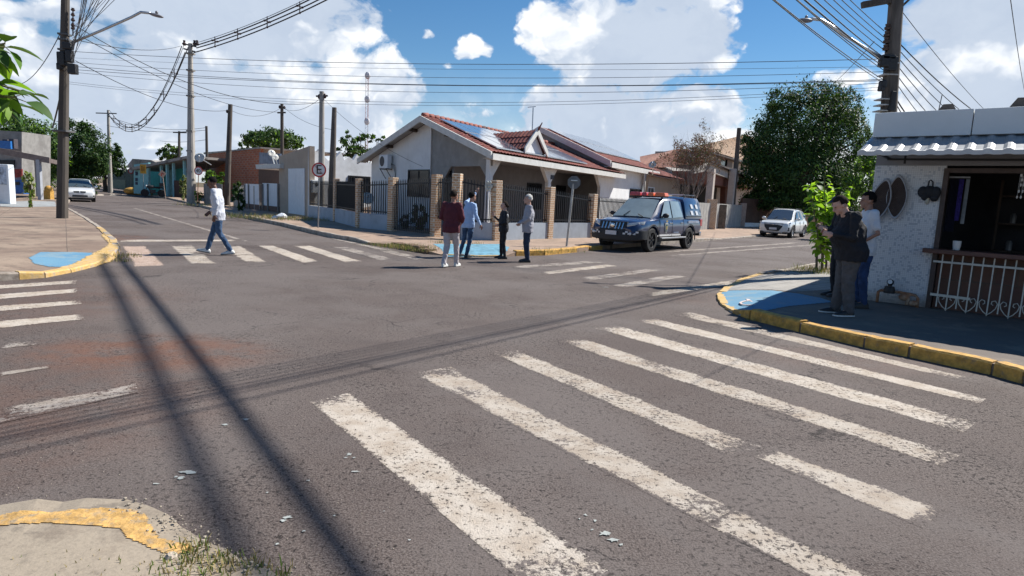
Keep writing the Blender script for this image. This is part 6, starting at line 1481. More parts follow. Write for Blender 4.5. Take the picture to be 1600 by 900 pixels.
# yellow painted kerb nose far away, yellow bollard, rubble, refuse
yn = G(210, 302.5, .1); o = thing('yellow_barrier', 'yellow painted concrete nose at the far pavement corner by the turquoise house', 'barrier', tuple(yn)); mb = MB(); mb.ell((0, 0, .25), (1.1, .7, .42), 12, 8); mb.ell((1.4, -.5, .15), (.9, .6, .38), 12, 8); mb.build('body', YEL, o, smooth=True)
yn = PY(76, 296, 40); o = thing('yellow_barrier', 'yellow round topped block under the left trees beside the awning post', 'barrier', tuple((yn.x, yn.y, .1))); mb = MB(); mb.ell((0, 0, .62), (.24, .22, .25), 12, 8); mb.box((-.2, -.17, 0), (.2, .17, .55)); mb.build('body', YEL, o, smooth=40)
rk = mat('rubble_grey', (.50, .48, .45), .9, .15, 6)
def rock(c, r, lab, m, name='rock', grp=None):
    c = Vector(c); mb = MB(); mb.ell((0, 0, r * .3), (r * 1.2, r * .9, r * .5), 7, 5); o = mb.build(name, m)
    rr = random.Random(int(c.x * 100)); 
    for v in o.data.vertices: v.co *= rr.uniform(.8, 1.15)
    o.location = c; o.rotation_euler.z = rr.uniform(0, 6); return tag(o, lab, 'stone', grp)
rock(G(440, 341, .12), .28, 'larger white lump of rubble on the verge before the beige garage', METAL_W); rock(G(429, 342, .12), .17, 'smaller white lump of rubble left of the larger one', METAL_W)
rock(G(527, 344, .12), .26, 'pale broken stone at the foot of the fence pillar', rk); rock(G(532, 341, .12), .22, 'dark broken stone leaning beside the pale one at the fence', mat('rubble_dark', (.12, .11, .10), .9)); rock(G(519, 341, .12), .16, 'small grey stone left of the fence pillar foot', rk)
for i, (px, py, r) in enumerate(((268, 872, .026), (365, 876, .02), (318, 846, .012))):
    rock(G(px, py, .045), r, 'one of the small crumbled concrete stones at the broken near kerb', mat('crumb_concrete', (.42, .36, .29), .95, .25, 30, col2=(.5, .36, .16), amt=.3), 'pebble', 'stones at the broken near kerb')
gb = G(50, 317, .1)
# ------------------------------------------------------------------ vehicles.  local: +X forward, +Y left, Z up
RUB = mat('tyre_rubber', (.018, .018, .019), .85, .2, 15)
CHR = mat('chrome', (.65, .66, .68), .15, .05, 8, metal=1)
BPL = mat('black_plastic', (.022, .022, .024), .6, .15, 15)
def paint_mat(name, col, metal=.0):
    if name in MATS: return MATS[name]
    m = mat(name, col, .28, .03, 3, metal=metal, spec=.5, coat=1.0); return m
def evaluated(o, parent, name, m, smooth=38):
    dg = bpy.context.evaluated_depsgraph_get(); dg.update(); me = bpy.data.meshes.new_from_object(o.evaluated_get(dg)); bpy.data.objects.remove(o)
    if m is not None:
        me.materials.clear()
        for x in (m if isinstance(m, (list, tuple)) else [m]): me.materials.append(x)
    me.polygons.foreach_set('use_smooth', [True] * len(me.polygons)); me.set_sharp_from_angle(angle=radians(smooth))
    r = bpy.data.objects.new(name, me); C.objects.link(r); r.parent = parent; return r
def lerp_tab(tab, x):
    for (x0, v0), (x1, v1) in zip(tab, tab[1:]):
        if x <= x1:
            t = 0 if x1 == x0 else max(0, min(1, (x - x0) / (x1 - x0))); t = t * t * (3 - 2 * t) * .5 + t * .5
            return tuple(a + (b - a) * t for a, b in zip(v0, v1))
    return tab[-1][1]
def vehicle(name, label, cat, pos, yaw, S):
    o = thing(name, label, cat, pos, yaw); P = S['paint']
    # lower body: table x -> (half width, bottom z, shoulder z, top z, crown)
    body = MB(); xs = np.linspace(S['body'][0][0], S['body'][-1][0], 61)
    for x in [0]: pass
    rings = []
    for x in xs:
        hw, zb, zs, zt = lerp_tab(S['body'], x)
        half = [(0, zb), (hw * .80, zb), (hw * .93, zb + .04), (hw * .975, zb + .14), (hw * .992, zb + (zs - zb) * .45), (hw * 1.0, zb + (zs - zb) * .72), (hw * .985, zs), (hw * .94, zs + (zt - zs) * .62), (hw * .86, zt - .012), (hw * .55, zt + .012), (0, zt + .02)]
        ring = [(x, y, z) for y, z in half] + [(x, -y, z) for y, z in half[-2:0:-1]]
        rings.append(ring)
    body.loft(rings); bo = body.build('tmp', P, None, weld=.0002)
    wr = S['wr']
    cuts = MB()
    for wx in S['wheels']:
        for s in (-1, 1):
            r_ = wr * 1.17; n_ = 28; y0, y1 = (S['hw'] - .30, S['hw'] + .2)
            cuts.loft([[(wx + cos(2 * pi * k / n_) * r_, s * y, max(wr + sin(2 * pi * k / n_) * r_, -.2)) for k in range(n_)] for y in (y0, y1)])
    co_ = cuts.build('cut', BPL, None); mo = bo.modifiers.new('b', 'BOOLEAN'); mo.object = co_; mo.operation = 'DIFFERENCE'; mo.solver = 'EXACT'; mo.material_mode = 'TRANSFER' if hasattr(mo, 'material_mode') else mo.material_mode
    b2 = evaluated(bo, o, 'body', [P, BPL], 32); bpy.data.objects.remove(co_)
    # cabin: stations with belt/roof
    cab = MB(); rings = []
    for (x, hb, hr, zb, zr) in S['cabin']:
        half = [(0, zb - .1), (hb, zb - .1), (hb, zb), (hb + (hr - hb) * .5, zb + (zr - zb) * .5), (hr + .012, zr - .07), (hr - .05, zr - .012), (hr * .6, zr + .012), (0, zr + .02)]
        rings.append([(x, y, z) for y, z in half] + [(x, -y, z) for y, z in half[-2:0:-1]])
    cab.loft(rings); cab.build('cabin', P, o, smooth=30, weld=.0002)
    # glass
    for nm, quad in S['glass']:
        for s in ((1,) if nm in ('windshield', 'rear_window') else (1, -1)):
            mb = MB(); q = [Vector((p[0], p[1] * s, p[2])) for p in quad]; c = sum(q, Vector()) / 4; nrm = (q[1] - q[0]).cross(q[3] - q[0]).normalized()
            out = Vector((0, s, 0)) if nm == 'window' else Vector((1 if nm == 'windshield' else -1, 0, .5))
            if nrm.dot(out) < 0: nrm = -nrm
            g = 6; idx = [[None] * (g + 1) for _ in range(g + 1)]
            for i in range(g + 1):
                for j in range(g + 1):
                    p = q[0].lerp(q[1], i / g).lerp(q[3].lerp(q[2], i / g), j / g); bul = .035 if nm != 'window' else .01
                    p = p + nrm * (.012 + bul * (1 - (2 * i / g - 1) ** 2)); idx[i][j] = mb.V(p)
            for i in range(g):
                for j in range(g): mb.face((idx[i][j], idx[i + 1][j], idx[i + 1][j + 1], idx[i][j + 1]))
            gl = mb.build(nm, S['glassm'] if nm == 'windshield' else S.get('sideglass', S['glassm']), o, smooth=True)
            if nm == 'windshield':
                w = MB(); w.bar(q[0].lerp(q[1], .3) + nrm * .06, q[0].lerp(q[1], .5).lerp(q[3], .25) + nrm * .07, .02); w.bar(q[0].lerp(q[1], .8) + nrm * .05, q[0].lerp(q[1], .62).lerp(q[2], .1) + nrm * .075, .02); w.build('wipers', BPL, gl)
    # wheels
    for wx in S['wheels']:
        for s in (-1, 1):
            c = (wx, s * (S['hw'] - .13), wr); w = MB(); tw = .115
            w.lathe([(wr * .62, -tw), (wr * .9, -tw), (wr * .98, -tw * .75), (wr, -tw * .3), (wr, tw * .3), (wr * .98, tw * .75), (wr * .9, tw), (wr * .62, tw), (wr * .6, 0)], c, 'Y', 32)
            wo = w.build('wheel', RUB, o, smooth=40)
            r = MB(); d = s * (tw - .03)
            r.lathe([(.0, d * .55), (wr * .16, d), (wr * .17, d * .7), (wr * .15, d * .2), (0, d * .2)], c, 'Y', 16)
            for k in range(S['spokes']):
                a = 2 * pi * k / S['spokes']; r.loft([[(c[0] + cos(a + t) * rr_, c[1] + dd, c[2] + sin(a + t) * rr_) for t, dd in ((-tt, d), (tt, d), (tt, d * .45), (-tt, d * .45))] for rr_, tt in ((wr * .12, .5), (wr * .62, .16))])
            r.lathe([(wr * .56, -tw * .9), (wr * .64, -tw * .9), (wr * .66, d * 1.1), (wr * .60, d * 1.15), (wr * .575, d * .6)], c, 'Y', 28); r.build('rim', S['rim'], wo, smooth=40)
            rr2 = MB(); rr2.lathe([(0, 0), (wr * .56, 0), (wr * .56, .02), (0, .02)], (c[0], c[1] - s * .02, c[2]), 'Y', 20); rr2.build('brake_disc', mat('brake_dark', (.03, .03, .03), .6), wo)
            l = MB(); rA = wr * 1.155; yy = s * (S['hw'] - .29)
    # mirrors, handles, lamps
    for s in (-1, 1):
        mx, my, mz = S['mirror']; mb = MB(); mb.ell((mx, s * (my + .10), mz), (.085, .12, .08), 12, 8); mb.bar((mx + .02, s * (my - .06), mz - .06), (mx, s * (my + .05), mz - .03), .05); mb.build('mirror', S.get('mirror_mat', P), o, smooth=True)
        for hx in S['handles']: mb = MB(); y, z = S['handle_yz']; mb.box((hx - .09, min(s * y, s * (y + .035)), z - .02), (hx + .09, max(s * y, s * (y + .035)), z + .018)); mb.build('door_handle', S.get('handle_mat', P), o, bevel=.008)
    for s in (-1, 1):
        for x in S['seams']:
            mb = MB(); zt = S['seam_z'][1]; zb = S['seam_z'][0]; hw = lerp_tab(S['body'], x)[0]
            pts = [(x, s * (hw * .985 + .004), zb), (x, s * (hw * .998 + .004), zb + .3), (x, s * (hw * .99 + .002), zt - .12), (x, s * hw * .955, zt)]
            for a, b in zip(pts, pts[1:]): mb.bar(a, b, .008)
            mb.build('door_seam', BPL, o)
    return o
NAVY = paint_mat('navy_paint', (.012, .028, .085)); WCAR = paint_mat('white_car_paint', (.70, .71, .70)); 
LAMP = mat('headlamp_lens', (.55, .57, .58), .12, .12, 30, spec=.9, coat=1); REDL = mat('tail_lamp', (.45, .02, .03), .25, .1, 20, coat=1)
PLATE = mat('plate_white', (.62, .62, .64), .5, .08, 40)
GLASS_T = glass_mat('tinted_glass', (.018, .022, .024), .05); GLASS_G = glass_mat('windshield_glass', (.26, .31, .31), .06)
def quadbox(mb, pts, d): mb.prism(pts, d); return mb
# ---- pickup
front = G(1017, 394); hd = Vector((cos(radians(232)), sin(radians(232)), 0)); lf = Vector((-hd.y, hd.x, 0))
pp = front - hd * 1.52 - lf * .90
S = dict(paint=NAVY, hw=.92, wr=.395, wheels=(1.5, -1.5), spokes=6, rim=mat('black_rim', (.035, .035, .038), .35, .1, 10, metal=.5), glassm=GLASS_G, sideglass=GLASS_G,
    body=[(-2.62, (.86, .62, .98, 1.10)), (-2.5, (.905, .52, .98, 1.12)), (-1.0, (.92, .48, .98, 1.12)), (-.95, (.92, .46, .98, 1.10)), (.8, (.92, .46, .97, 1.08)), (1.1, (.92, .46, .96, 1.10)), (1.9, (.915, .48, .92, 1.06)), (2.3, (.88, .5, .84, .99)), (2.48, (.80, .52, .72, .86)), (2.56, (.70, .55, .66, .76))],
    cabin=[(-1.08, .84, .66, 1.06, 1.68), (-.9, .85, .69, 1.06, 1.76), (-.4, .86, .70, 1.06, 1.79), (.35, .86, .69, 1.06, 1.74), (.6, .86, .66, 1.06, 1.62), (.95, .84, .72, 1.05, 1.36), (1.32, .78, .72, 1.03, 1.08)],
    glass=[('windshield', [(1.33, -.72, 1.10), (1.33, .72, 1.10), (.52, .58, 1.70), (.52, -.58, 1.70)]), ('window', [(.92, .868, 1.12), (.08, .878, 1.12), (.06, .705, 1.68), (.40, .70, 1.66)]), ('window', [(0.0, .878, 1.12), (-.86, .866, 1.16), (-.72, .70, 1.68), (-.02, .705, 1.69)])],
    mirror=(.82, .90, 1.20), mirror_mat=BPL, handles=(.15, -.72), handle_yz=(.905, .95), handle_mat=CHR, seams=(1.02, .04, -.9), seam_z=(.5, 1.08))
pk_ = vehicle('pickup_truck', 'dark blue guard pickup with red roof light bar and bed canopy parked facing the camera', 'pickup truck', (pp.x, pp.y, 0), radians(232), S)
def add(o, name, m, f, **k): mb = MB(); f(mb); return mb.build(name, m, o, **k)
# canopy with windows
def canopy(mb):
    rr = []
    for x, hb, hr, zb, zr in ((-1.14, .86, .72, 1.08, 1.80), (-1.3, .88, .76, 1.08, 1.86), (-2.3, .88, .76, 1.08, 1.86), (-2.56, .87, .72, 1.08, 1.78)):
        half = [(0, zb), (hb, zb), (hb, zb + .1), (hr + .03, zr - .14), (hr - .03, zr - .03), (hr * .6, zr), (0, zr + .015)]; rr.append([(x, y, z) for y, z in half] + [(x, -y, z) for y, z in half[-2:0:-1]])
    mb.loft(rr)
add(pk_, 'bed_canopy', paint_mat('navy_light_paint', (.02, .055, .14)), canopy, smooth=35)
for s in (-1, 1):
    add(pk_, 'canopy_rail', BPL, lambda mb: mb.box((-2.5, s * .87 - .02, 1.16), (-1.2, s * .87 + .025, 1.19)))
    for bx_, bz_ in ((-1.62, 1.30), (-1.62, 1.53), (-2.05, 1.30), (-2.05, 1.53)):
        ya = .895 - (bz_ - .07 - 1.18) * .167; yb_ = .895 - (bz_ + .08 - 1.18) * .167
        add(pk_, 'canopy_pane', METAL_W, lambda mb: mb.prism([(bx_ - .15, s * ya, bz_ - .07), (bx_ + .04, s * ya, bz_ - .07), (bx_ + .13, s * yb_, bz_ + .08), (bx_ - .06, s * yb_, bz_ + .08)], (0, s * .006, 0)))
# light bar
lbm = mat('lightbar_red', (.62, .07, .05), .25, .1, 20, coat=1); lbo = mat('lightbar_orange', (.95, .20, .04), .25, .1, 20, coat=1)
lbase = add(pk_, 'light_bar', BPL, lambda mb: (mb.box((.02, -.66, 1.80), (.30, .66, 1.835)), mb.bar((.16, -.5, 1.74), (.16, -.5, 1.82), .05), mb.bar((.16, .5, 1.74), (.16, .5, 1.82), .05)))
for y0, y1, m in ((-.68, -.24, lbm), (-.22, .0, lbm), (.02, .26, lbo), (.28, .68, lbo)): add(lbase, 'lamp_module', m, lambda mb: mb.box((-.01, y0, 1.837), (.33, y1, 1.96), .03), bevel=.02)
for s in (-1, 1): add(pk_, 'roof_rack', BPL, lambda mb: (mb.bar((-1.3, s * .62, 1.92), (-2.4, s * .62, 1.92), .03), mb.bar((-1.4, s * .62, 1.84), (-1.4, s * .62, 1.92), .03), mb.bar((-2.3, s * .62, 1.84), (-2.3, s * .62, 1.92), .03)))
add(pk_, 'roof_rack', GALV, lambda mb: [mb.bar((x, -.62, 1.94), (x, .62, 1.94), .03) for x in (-1.4, -1.85, -2.3)])
# front end
add(pk_, 'grille', BPL, lambda mb: mb.prism([(2.50, -.46, .70), (2.50, .46, .70), (2.44, .50, .97), (2.44, -.50, .97)], (.07, 0, 0)))
for k in range(-3, 4): 
    if k: add(pk_, 'grille_bar', CHR, lambda mb: mb.prism([(2.575, k * .12 - .035, .73), (2.575, k * .12 + .005, .73), (2.52, k * .12 + .035, .94), (2.52, k * .12 - .005, .94)], (.012, 0, 0)))
add(pk_, 'badge', CHR, lambda mb: mb.ell((2.575, 0, .845), (.02, .10, .075), 10, 6), smooth=True)
for s in (-1, 1):
    add(pk_, 'headlight', LAMP, lambda mb: mb.loft([[(2.50, s * .50, .74), (2.54, s * .50, .86), (2.50, s * .5, .93), (2.40, s * .50, .93)], [(2.42, s * .72, .80), (2.46, s * .72, .90), (2.42, s * .72, .955), (2.30, s * .72, .955)], [(2.12, s * .90, .90), (2.16, s * .90, .96), (2.10, s * .90, 1.0), (2.02, s * .88, 1.0)]]), smooth=50)
    add(pk_, 'fog_light', LAMP, lambda mb: mb.ell((2.60, s * .66, .60), (.02, .05, .05), 10, 6), smooth=True)
add(pk_, 'bumper', BPL, lambda mb: mb.loft([[(x, y, z0), (x + .1, y, z0 + .02), (x + .12, y, (z0 + z1) / 2), (x + .08, y, z1), (x - .2, y, z1), (x - .2, y, z0)] for x, y, z0, z1 in ((2.14, -.95, .42, .70), (2.38, -.80, .38, .70), (2.50, -.5, .36, .70), (2.52, 0, .36, .70), (2.50, .5, .36, .70), (2.38, .80, .38, .70), (2.14, .95, .42, .70))]), smooth=40)
add(pk_, 'number_plate', PLATE, lambda mb: mb.box((2.645, -.2, .54), (2.66, .2, .67)))
for s in (-1, 1):
    for i in range(6):
        for j in range(2):
            if (i + j) % 2: continue
            y0 = .42 + i * .075; x0 = 2.632 - max(0, y0 - .46) * .46
            add(pk_, 'chequer_mark', WHP, lambda mb: mb.prism([(x0, s * y0, .57 + j * .055), (x0 - .03, s * (y0 + .075), .57 + j * .055), (x0 - .03, s * (y0 + .075), .625 + j * .055), (x0, s * y0, .625 + j * .055)], (.012, 0, 0)))
    add(pk_, 'side_step', mat('step_alu', (.45, .45, .45), .4, .1, 10, metal=.7), lambda mb: mb.box((-1.0, s * .93 - .07, .42), (.98, s * .93 + .07, .47)), bevel=.015)
    for wx in (1.5, -1.5):
        add(pk_, 'wheel_arch_trim', BPL, lambda mb: mb.loft([[(wx + cos(a) * r, s * y, .395 + sin(a) * r) for r, y in ((.455, .905), (.50, .925), (.52, .915), (.50, .88))] for a in [radians(t) for t in range(-8, 189, 14)]]), smooth=50)
    add(pk_, 'tail_light', REDL, lambda mb: mb.box((-2.60, s * .80 - .06, .82), (-2.40, s * .86 + .05, 1.08)), bevel=.02)
    # crest on the front door: shield with gold and white field
    yy = s * .935
    sh_ = [(-.11, .13), (-.06, .17), (0, .15), (.06, .17), (.11, .13), (.10, -.05), (.0, -.20), (-.10, -.05)]
    cx, cz = .55, .80
    add(pk_, 'crest', mat('crest_pale', (.45, .45, .40), .5, .1, 30), lambda mb: mb.prism([(cx + a, s * .925, cz + b) for a, b in sh_], (0, s * .012, 0)))
    add(pk_, 'crest', mat('crest_dark', (.03, .09, .10), .5, .2, 30), lambda mb: mb.prism([(cx + a * .72, s * .938, cz - .01 + b * .72) for a, b in sh_], (0, s * .004, 0)))
    add(pk_, 'crest', mat('crest_gold', (.45, .32, .08), .5, .2, 30), lambda mb: (mb.prism([(cx + a * .38, s * .943, cz - .01 + b * .38) for a, b in sh_], (0, s * .004, 0)), mb.prism([(cx - .07, s * .938, cz + .19), (cx + .07, s * .938, cz + .19), (cx + .07, s * .938, cz + .235), (cx - .07, s * .938, cz + .235)], (0, s * .004, 0))))
    add(pk_, 'side_lettering', mat('lettering_grey_blue', (.22, .27, .36), .5), lambda mb: [mb.box((-.1 - i * .06, min(s * .928, s * .934), .60), (-.1 - i * .06 + .04, max(s * .928, s * .934), .65)) for i in range(7)])
    add(pk_, 'bed_lettering', mat('lettering_pale', (.42, .46, .55), .5), lambda mb: [mb.box((-1.35 - i * .11, min(s * .923, s * .929), .94), (-1.35 - i * .11 + .08, max(s * .923, s * .929), 1.03)) for i in range(9)])
add(pk_, 'rear_bumper', CHR, lambda mb: mb.box((-2.72, -.85, .45), (-2.58, .85, .60)), bevel=.02)
add(pk_, 'underbody', BPL, lambda mb: mb.box((-2.4, -.55, .28), (2.2, .55, .5)))
add(pk_, 'dashboard', mat('interior_grey', (.12, .12, .12), .8), lambda mb: mb.box((.7, -.6, 1.0), (1.0, .6, 1.06)))

# ---- white SUV
front = G(1237.8, 372.2); yw_ = 233; hd = Vector((cos(radians(yw_)), sin(radians(yw_)), 0)); lf = Vector((-hd.y, hd.x, 0)); ps = front - hd * 1.33 - lf * .86
S = dict(paint=WCAR, hw=.88, wr=.335, wheels=(1.32, -1.3), spokes=10, rim=mat('alloy_rim', (.50, .51, .53), .3, .08, 10, metal=.8), glassm=glass_mat('suv_windshield', (.05, .065, .085), .05), sideglass=GLASS_T,
    body=[(-2.12, (.74, .42, .72, .86)), (-2.0, (.83, .34, .80, 1.0)), (-1.6, (.87, .28, .86, 1.02)), (0, (.88, .26, .84, .98)), (.9, (.88, .26, .82, .97)), (1.4, (.87, .27, .80, .96)), (1.8, (.85, .28, .74, .92)), (2.05, (.78, .30, .66, .84)), (2.14, (.64, .34, .58, .74))],
    cabin=[(-1.98, .72, .56, .96, 1.10), (-1.75, .78, .60, .96, 1.46), (-1.3, .81, .62, .96, 1.56), (-.3, .82, .63, .95, 1.61), (.25, .82, .61, .95, 1.56), (.6, .81, .62, .94, 1.36), (1.12, .76, .68, .92, .99)],
    glass=[('windshield', [(1.14, -.68, .98), (1.14, .68, .98), (.30, .54, 1.53), (.30, -.54, 1.53)]), ('window', [(.85, .82, 1.0), (-.10, .83, 1.02), (-.12, .655, 1.50), (.20, .65, 1.49)]), ('window', [(-.16, .83, 1.02), (-1.0, .82, 1.05), (-.95, .645, 1.50), (-.18, .655, 1.51)]), ('window', [(-1.05, .81, 1.10), (-1.55, .79, 1.22), (-1.45, .645, 1.45), (-1.0, .65, 1.49)]), ('rear_window', [(-1.98, .55, 1.02), (-1.98, -.55, 1.02), (-1.70, -.5, 1.46), (-1.70, .5, 1.46)])],
    mirror=(.78, .84, 1.06), handles=(.0, -.85), handle_yz=(.865, .86), seams=(.95, -.12, -.95), seam_z=(.35, .95))
sv = vehicle('parked_car', 'white sport utility car parked at the kerb beneath the big dark tree', 'car', (ps.x, ps.y, 0), radians(yw_), S)
add(sv, 'grille', BPL, lambda mb: mb.prism([(2.11, -.30, .38), (2.11, .30, .38), (2.10, .46, .58), (2.04, .52, .80), (2.04, -.52, .80), (2.10, -.46, .58)], (.08, 0, 0)))
add(sv, 'number_plate', PLATE, lambda mb: mb.box((2.193, -.2, .44), (2.205, .2, .56))); add(sv, 'badge', CHR, lambda mb: mb.ell((2.14, 0, .74), (.02, .09, .04), 10, 6), smooth=True)
for s in (-1, 1):
    add(sv, 'headlight', LAMP, lambda mb: mb.loft([[(2.10, s * .50, .72), (2.08, s * .50, .79), (2.0, s * .50, .80)], [(1.86, s * .84, .80), (1.84, s * .84, .87), (1.78, s * .82, .87)]]), smooth=50)
    add(sv, 'fog_light', BPL, lambda mb: mb.prism([(1.99, s * .66, .38), (1.90, s * .80, .40), (1.92, s * .81, .60), (1.99, s * .70, .58)], (.10, 0, 0)))
    add(sv, 'side_skirt', BPL, lambda mb: mb.box((-.9, s * .86 - .02, .24), (.9, s * .86 + .035, .36)), bevel=.01)
    for wx in (1.32, -1.3): add(sv, 'wheel_arch_trim', BPL, lambda mb: mb.loft([[(wx + cos(a) * r, s * y, .335 + sin(a) * r) for r, y in ((.385, .868), (.425, .888), (.435, .872))] for a in [radians(t) for t in range(-5, 186, 15)]]), smooth=50)
    add(sv, 'roof_rail', BPL, lambda mb: mb.tube([(.1, s * .60, 1.60), (0, s * .60, 1.64), (-1.1, s * .60, 1.62), (-1.3, s * .60, 1.57)], .014, 6))
add(sv, 'skid_plate', mat('skid_grey', (.40, .41, .42), .4, .05, 10, metal=.5), lambda mb: mb.box((1.95, -.5, .27), (2.12, .5, .33)), bevel=.015)
add(sv, 'lower_bumper', BPL, lambda mb: mb.box((1.9, -.72, .22), (2.08, .72, .30)))
# ---- white sedan coming down the left street
g0 = G(125.5, 315.5); yw_ = 304; hd = Vector((cos(radians(yw_)), sin(radians(yw_)), 0)); ps = g0 - hd * 1.95
S = dict(paint=WCAR, hw=.85, wr=.30, wheels=(1.25, -1.25), spokes=8, rim=MATS['alloy_rim'], glassm=glass_mat('sedan_windshield', (.06, .08, .085), .05), sideglass=GLASS_T,
    body=[(-2.05, (.70, .38, .70, .86)), (-1.9, (.80, .30, .76, .95)), (-1.4, (.84, .24, .80, .98)), (0, (.85, .22, .78, .92)), (.9, (.85, .22, .76, .91)), (1.4, (.84, .23, .72, .87)), (1.8, (.81, .24, .66, .78)), (2.0, (.74, .26, .56, .70)), (2.08, (.60, .30, .50, .60))],
    cabin=[(-1.75, .72, .60, .93, .99), (-1.2, .78, .58, .93, 1.34), (-.5, .79, .58, .92, 1.44), (.1, .79, .57, .90, 1.43), (.45, .78, .58, .89, 1.25), (1.0, .74, .68, .87, .93)],
    glass=[('windshield', [(1.04, -.66, .92), (1.04, .66, .92), (.16, .52, 1.40), (.16, -.52, 1.40)]), ('window', [(.8, .79, .95), (-.1, .80, .96), (-.12, .61, 1.36), (.1, .61, 1.36)]), ('window', [(-.16, .80, .96), (-1.1, .79, .98), (-.95, .61, 1.32), (-.18, .61, 1.36)])],
    mirror=(.68, .80, .98), handles=(.0, -.9), handle_yz=(.83, .82), seams=(.9, -.12, -1.0), seam_z=(.3, .9))
sdn = vehicle('oncoming_car', 'white compact sedan approaching on the left street behind the dark pole', 'car', (ps.x, ps.y, 0), radians(yw_), S)
for s in (-1, 1):
    add(sdn, 'grille', BPL, lambda mb: mb.prism([(2.05, s * .03, .58), (2.05, s * .30, .58), (2.01, s * .33, .68), (2.02, s * .03, .69)], (.05, 0, 0)))
    add(sdn, 'headlight', LAMP, lambda mb: mb.loft([[(2.06, s * .42, .56), (2.03, s * .42, .68), (1.93, s * .42, .70)], [(1.92, s * .78, .60), (1.88, s * .78, .74), (1.78, s * .76, .75)]]), smooth=50)
    add(sdn, 'fog_light', BPL, lambda mb: mb.box((1.93, s * .68 - .12, .36), (2.02, s * .68 + .1, .44)))
add(sdn, 'air_intake', BPL, lambda mb: mb.box((1.98, -.42, .32), (2.10, .42, .44), .02)); add(sdn, 'number_plate', PLATE, lambda mb: mb.box((2.105, -.2, .46), (2.115, .2, .56)))
add(sdn, 'underbody', BPL, lambda mb: mb.box((-1.8, -.7, .14), (1.9, .7, .26)))
# ---- motorcycle in front of the turquoise house
mg = G(240, 307.5, .12); mt = thing('motorcycle', 'black motorcycle parked before the turquoise house', 'motorcycle', tuple(mg), radians(200))
for x in (-.65, .68):
    add(mt, 'wheel', RUB, lambda mb: mb.lathe([(.24, -.04), (.31, -.05), (.33, 0), (.31, .05), (.24, .04)], (x, 0, .33), 'Y', 24), smooth=40)
add(mt, 'frame', BPL, lambda mb: (mb.bar((-.65, 0, .33), (.1, 0, .40), .08), mb.bar((.1, 0, .4), (.45, 0, .85), .08), mb.bar((.68, -.06, .33), (.42, -.06, .98), .045), mb.bar((.68, .06, .33), (.42, .06, .98), .045), mb.box((-.15, -.14, .3), (.28, .14, .62))))
add(mt, 'tank', BPL, lambda mb: mb.ell((.16, 0, .86), (.30, .16, .15)), smooth=True); add(mt, 'seat', RUB, lambda mb: mb.ell((-.38, 0, .83), (.42, .14, .09)), smooth=True)
add(mt, 'handlebar', BPL, lambda mb: mb.tube([(.3, -.36, 1.08), (.4, -.12, 1.02), (.4, .12, 1.02), (.3, .36, 1.08)], .018, 6)); add(mt, 'headlight', LAMP, lambda mb: mb.ell((.54, 0, .93), (.08, .09, .1)), smooth=True); add(mt, 'top_box', BPL, lambda mb: mb.box((-.85, -.2, .92), (-.5, .2, 1.25)), bevel=.03)
for s in (-1, 1): add(mt, 'mirror', BPL, lambda mb: (mb.bar((.34, s * .26, 1.05), (.3, s * .34, 1.25), .015), mb.ell((.3, s * .36, 1.28), (.02, .06, .04), 8, 6)))
# ------------------------------------------------------------------ people.  local: +Y forward, +X right, Z up
SKIN_D = mat('skin_dark', (.12, .055, .035), .55, .12, 12); SKIN_M = mat('skin_tan', (.36, .19, .13), .55, .12, 12); SKIN_L = mat('skin_light', (.50, .30, .23), .55, .12, 12)
def remesh(mb, vox, name, m, parent, sm=6, disp=0.0, seed=0):
    o = mb.build('tmp', m, None); r = o.modifiers.new('r', 'REMESH'); r.mode = 'VOXEL'; r.voxel_size = vox
    s = o.modifiers.new('s', 'SMOOTH'); s.iterations = sm; s.factor = .5
    if disp:
        tx = bpy.data.textures.new('folds', 'CLOUDS'); tx.noise_scale = .085; tx.noise_depth = 2
        d = o.modifiers.new('d', 'DISPLACE'); d.texture = tx; d.strength = disp; d.mid_level = .5
    return evaluated(o, parent, name, m, 80)
def ringtube(mb, secs, n=16):
    """secs: (centre, rx, ry, forward yaw)"""
    rings = []
    for c, rx, ry, a in secs:
        c = Vector(c); x = Vector((cos(a), sin(a), 0)); y = Vector((-sin(a), cos(a), 0)); rings.append([c + x * (cos(2 * pi * k / n) * rx) + y * (sin(2 * pi * k / n) * ry) for k in range(n)])
    mb.loft(rings)
def joint(mb, pts, rs, n=12):
    mb.tube(pts, rs, n)
    for p, r in zip(pts, rs): mb.ell(p, (r * .99,) * 3, 10, 7)
def hand(mb, w, d, palm_n, curl=.5, s=1.0, side=1, k=1.0):
    """palm from the wrist w along d, palm facing palm_n; five fingers"""
    w, d, pn = Vector(w), Vector(d).normalized(), Vector(palm_n); pn = (pn - d * pn.dot(d)).normalized(); x = d.cross(pn).normalized() * side
    L = .095 * k; rot = Matrix((x, pn, d)).transposed(); mb.ell(w + d * L * .5, (.040 * k, .017 * k, L * .62), 12, 8, rot)
    for i, fl in enumerate((.072, .080, .075, .060)):
        b = w + d * L * .85 + x * (.030 - .020 * i) * k; p = [b]; a = 0; dd = d
        for seg in (.45, .32, .25):
            a += curl * (.55 if seg == .45 else .75); dd = (d * cos(a) + pn * sin(a)).normalized(); p.append(p[-1] + dd * fl * seg * k)
        mb.tube(p, [.0092 * k, .009 * k, .0082 * k, .006 * k], 7)
    t0 = w + d * L * .25 + x * .032 * k; t1 = t0 + (x * .7 + d * .7 + pn * .2).normalized() * .038 * k; t2 = t1 + (x * .25 + d * .9 + pn * .45).normalized() * .034 * k; mb.tube([t0, t1, t2], [.012 * k, .0105 * k, .007 * k], 7)
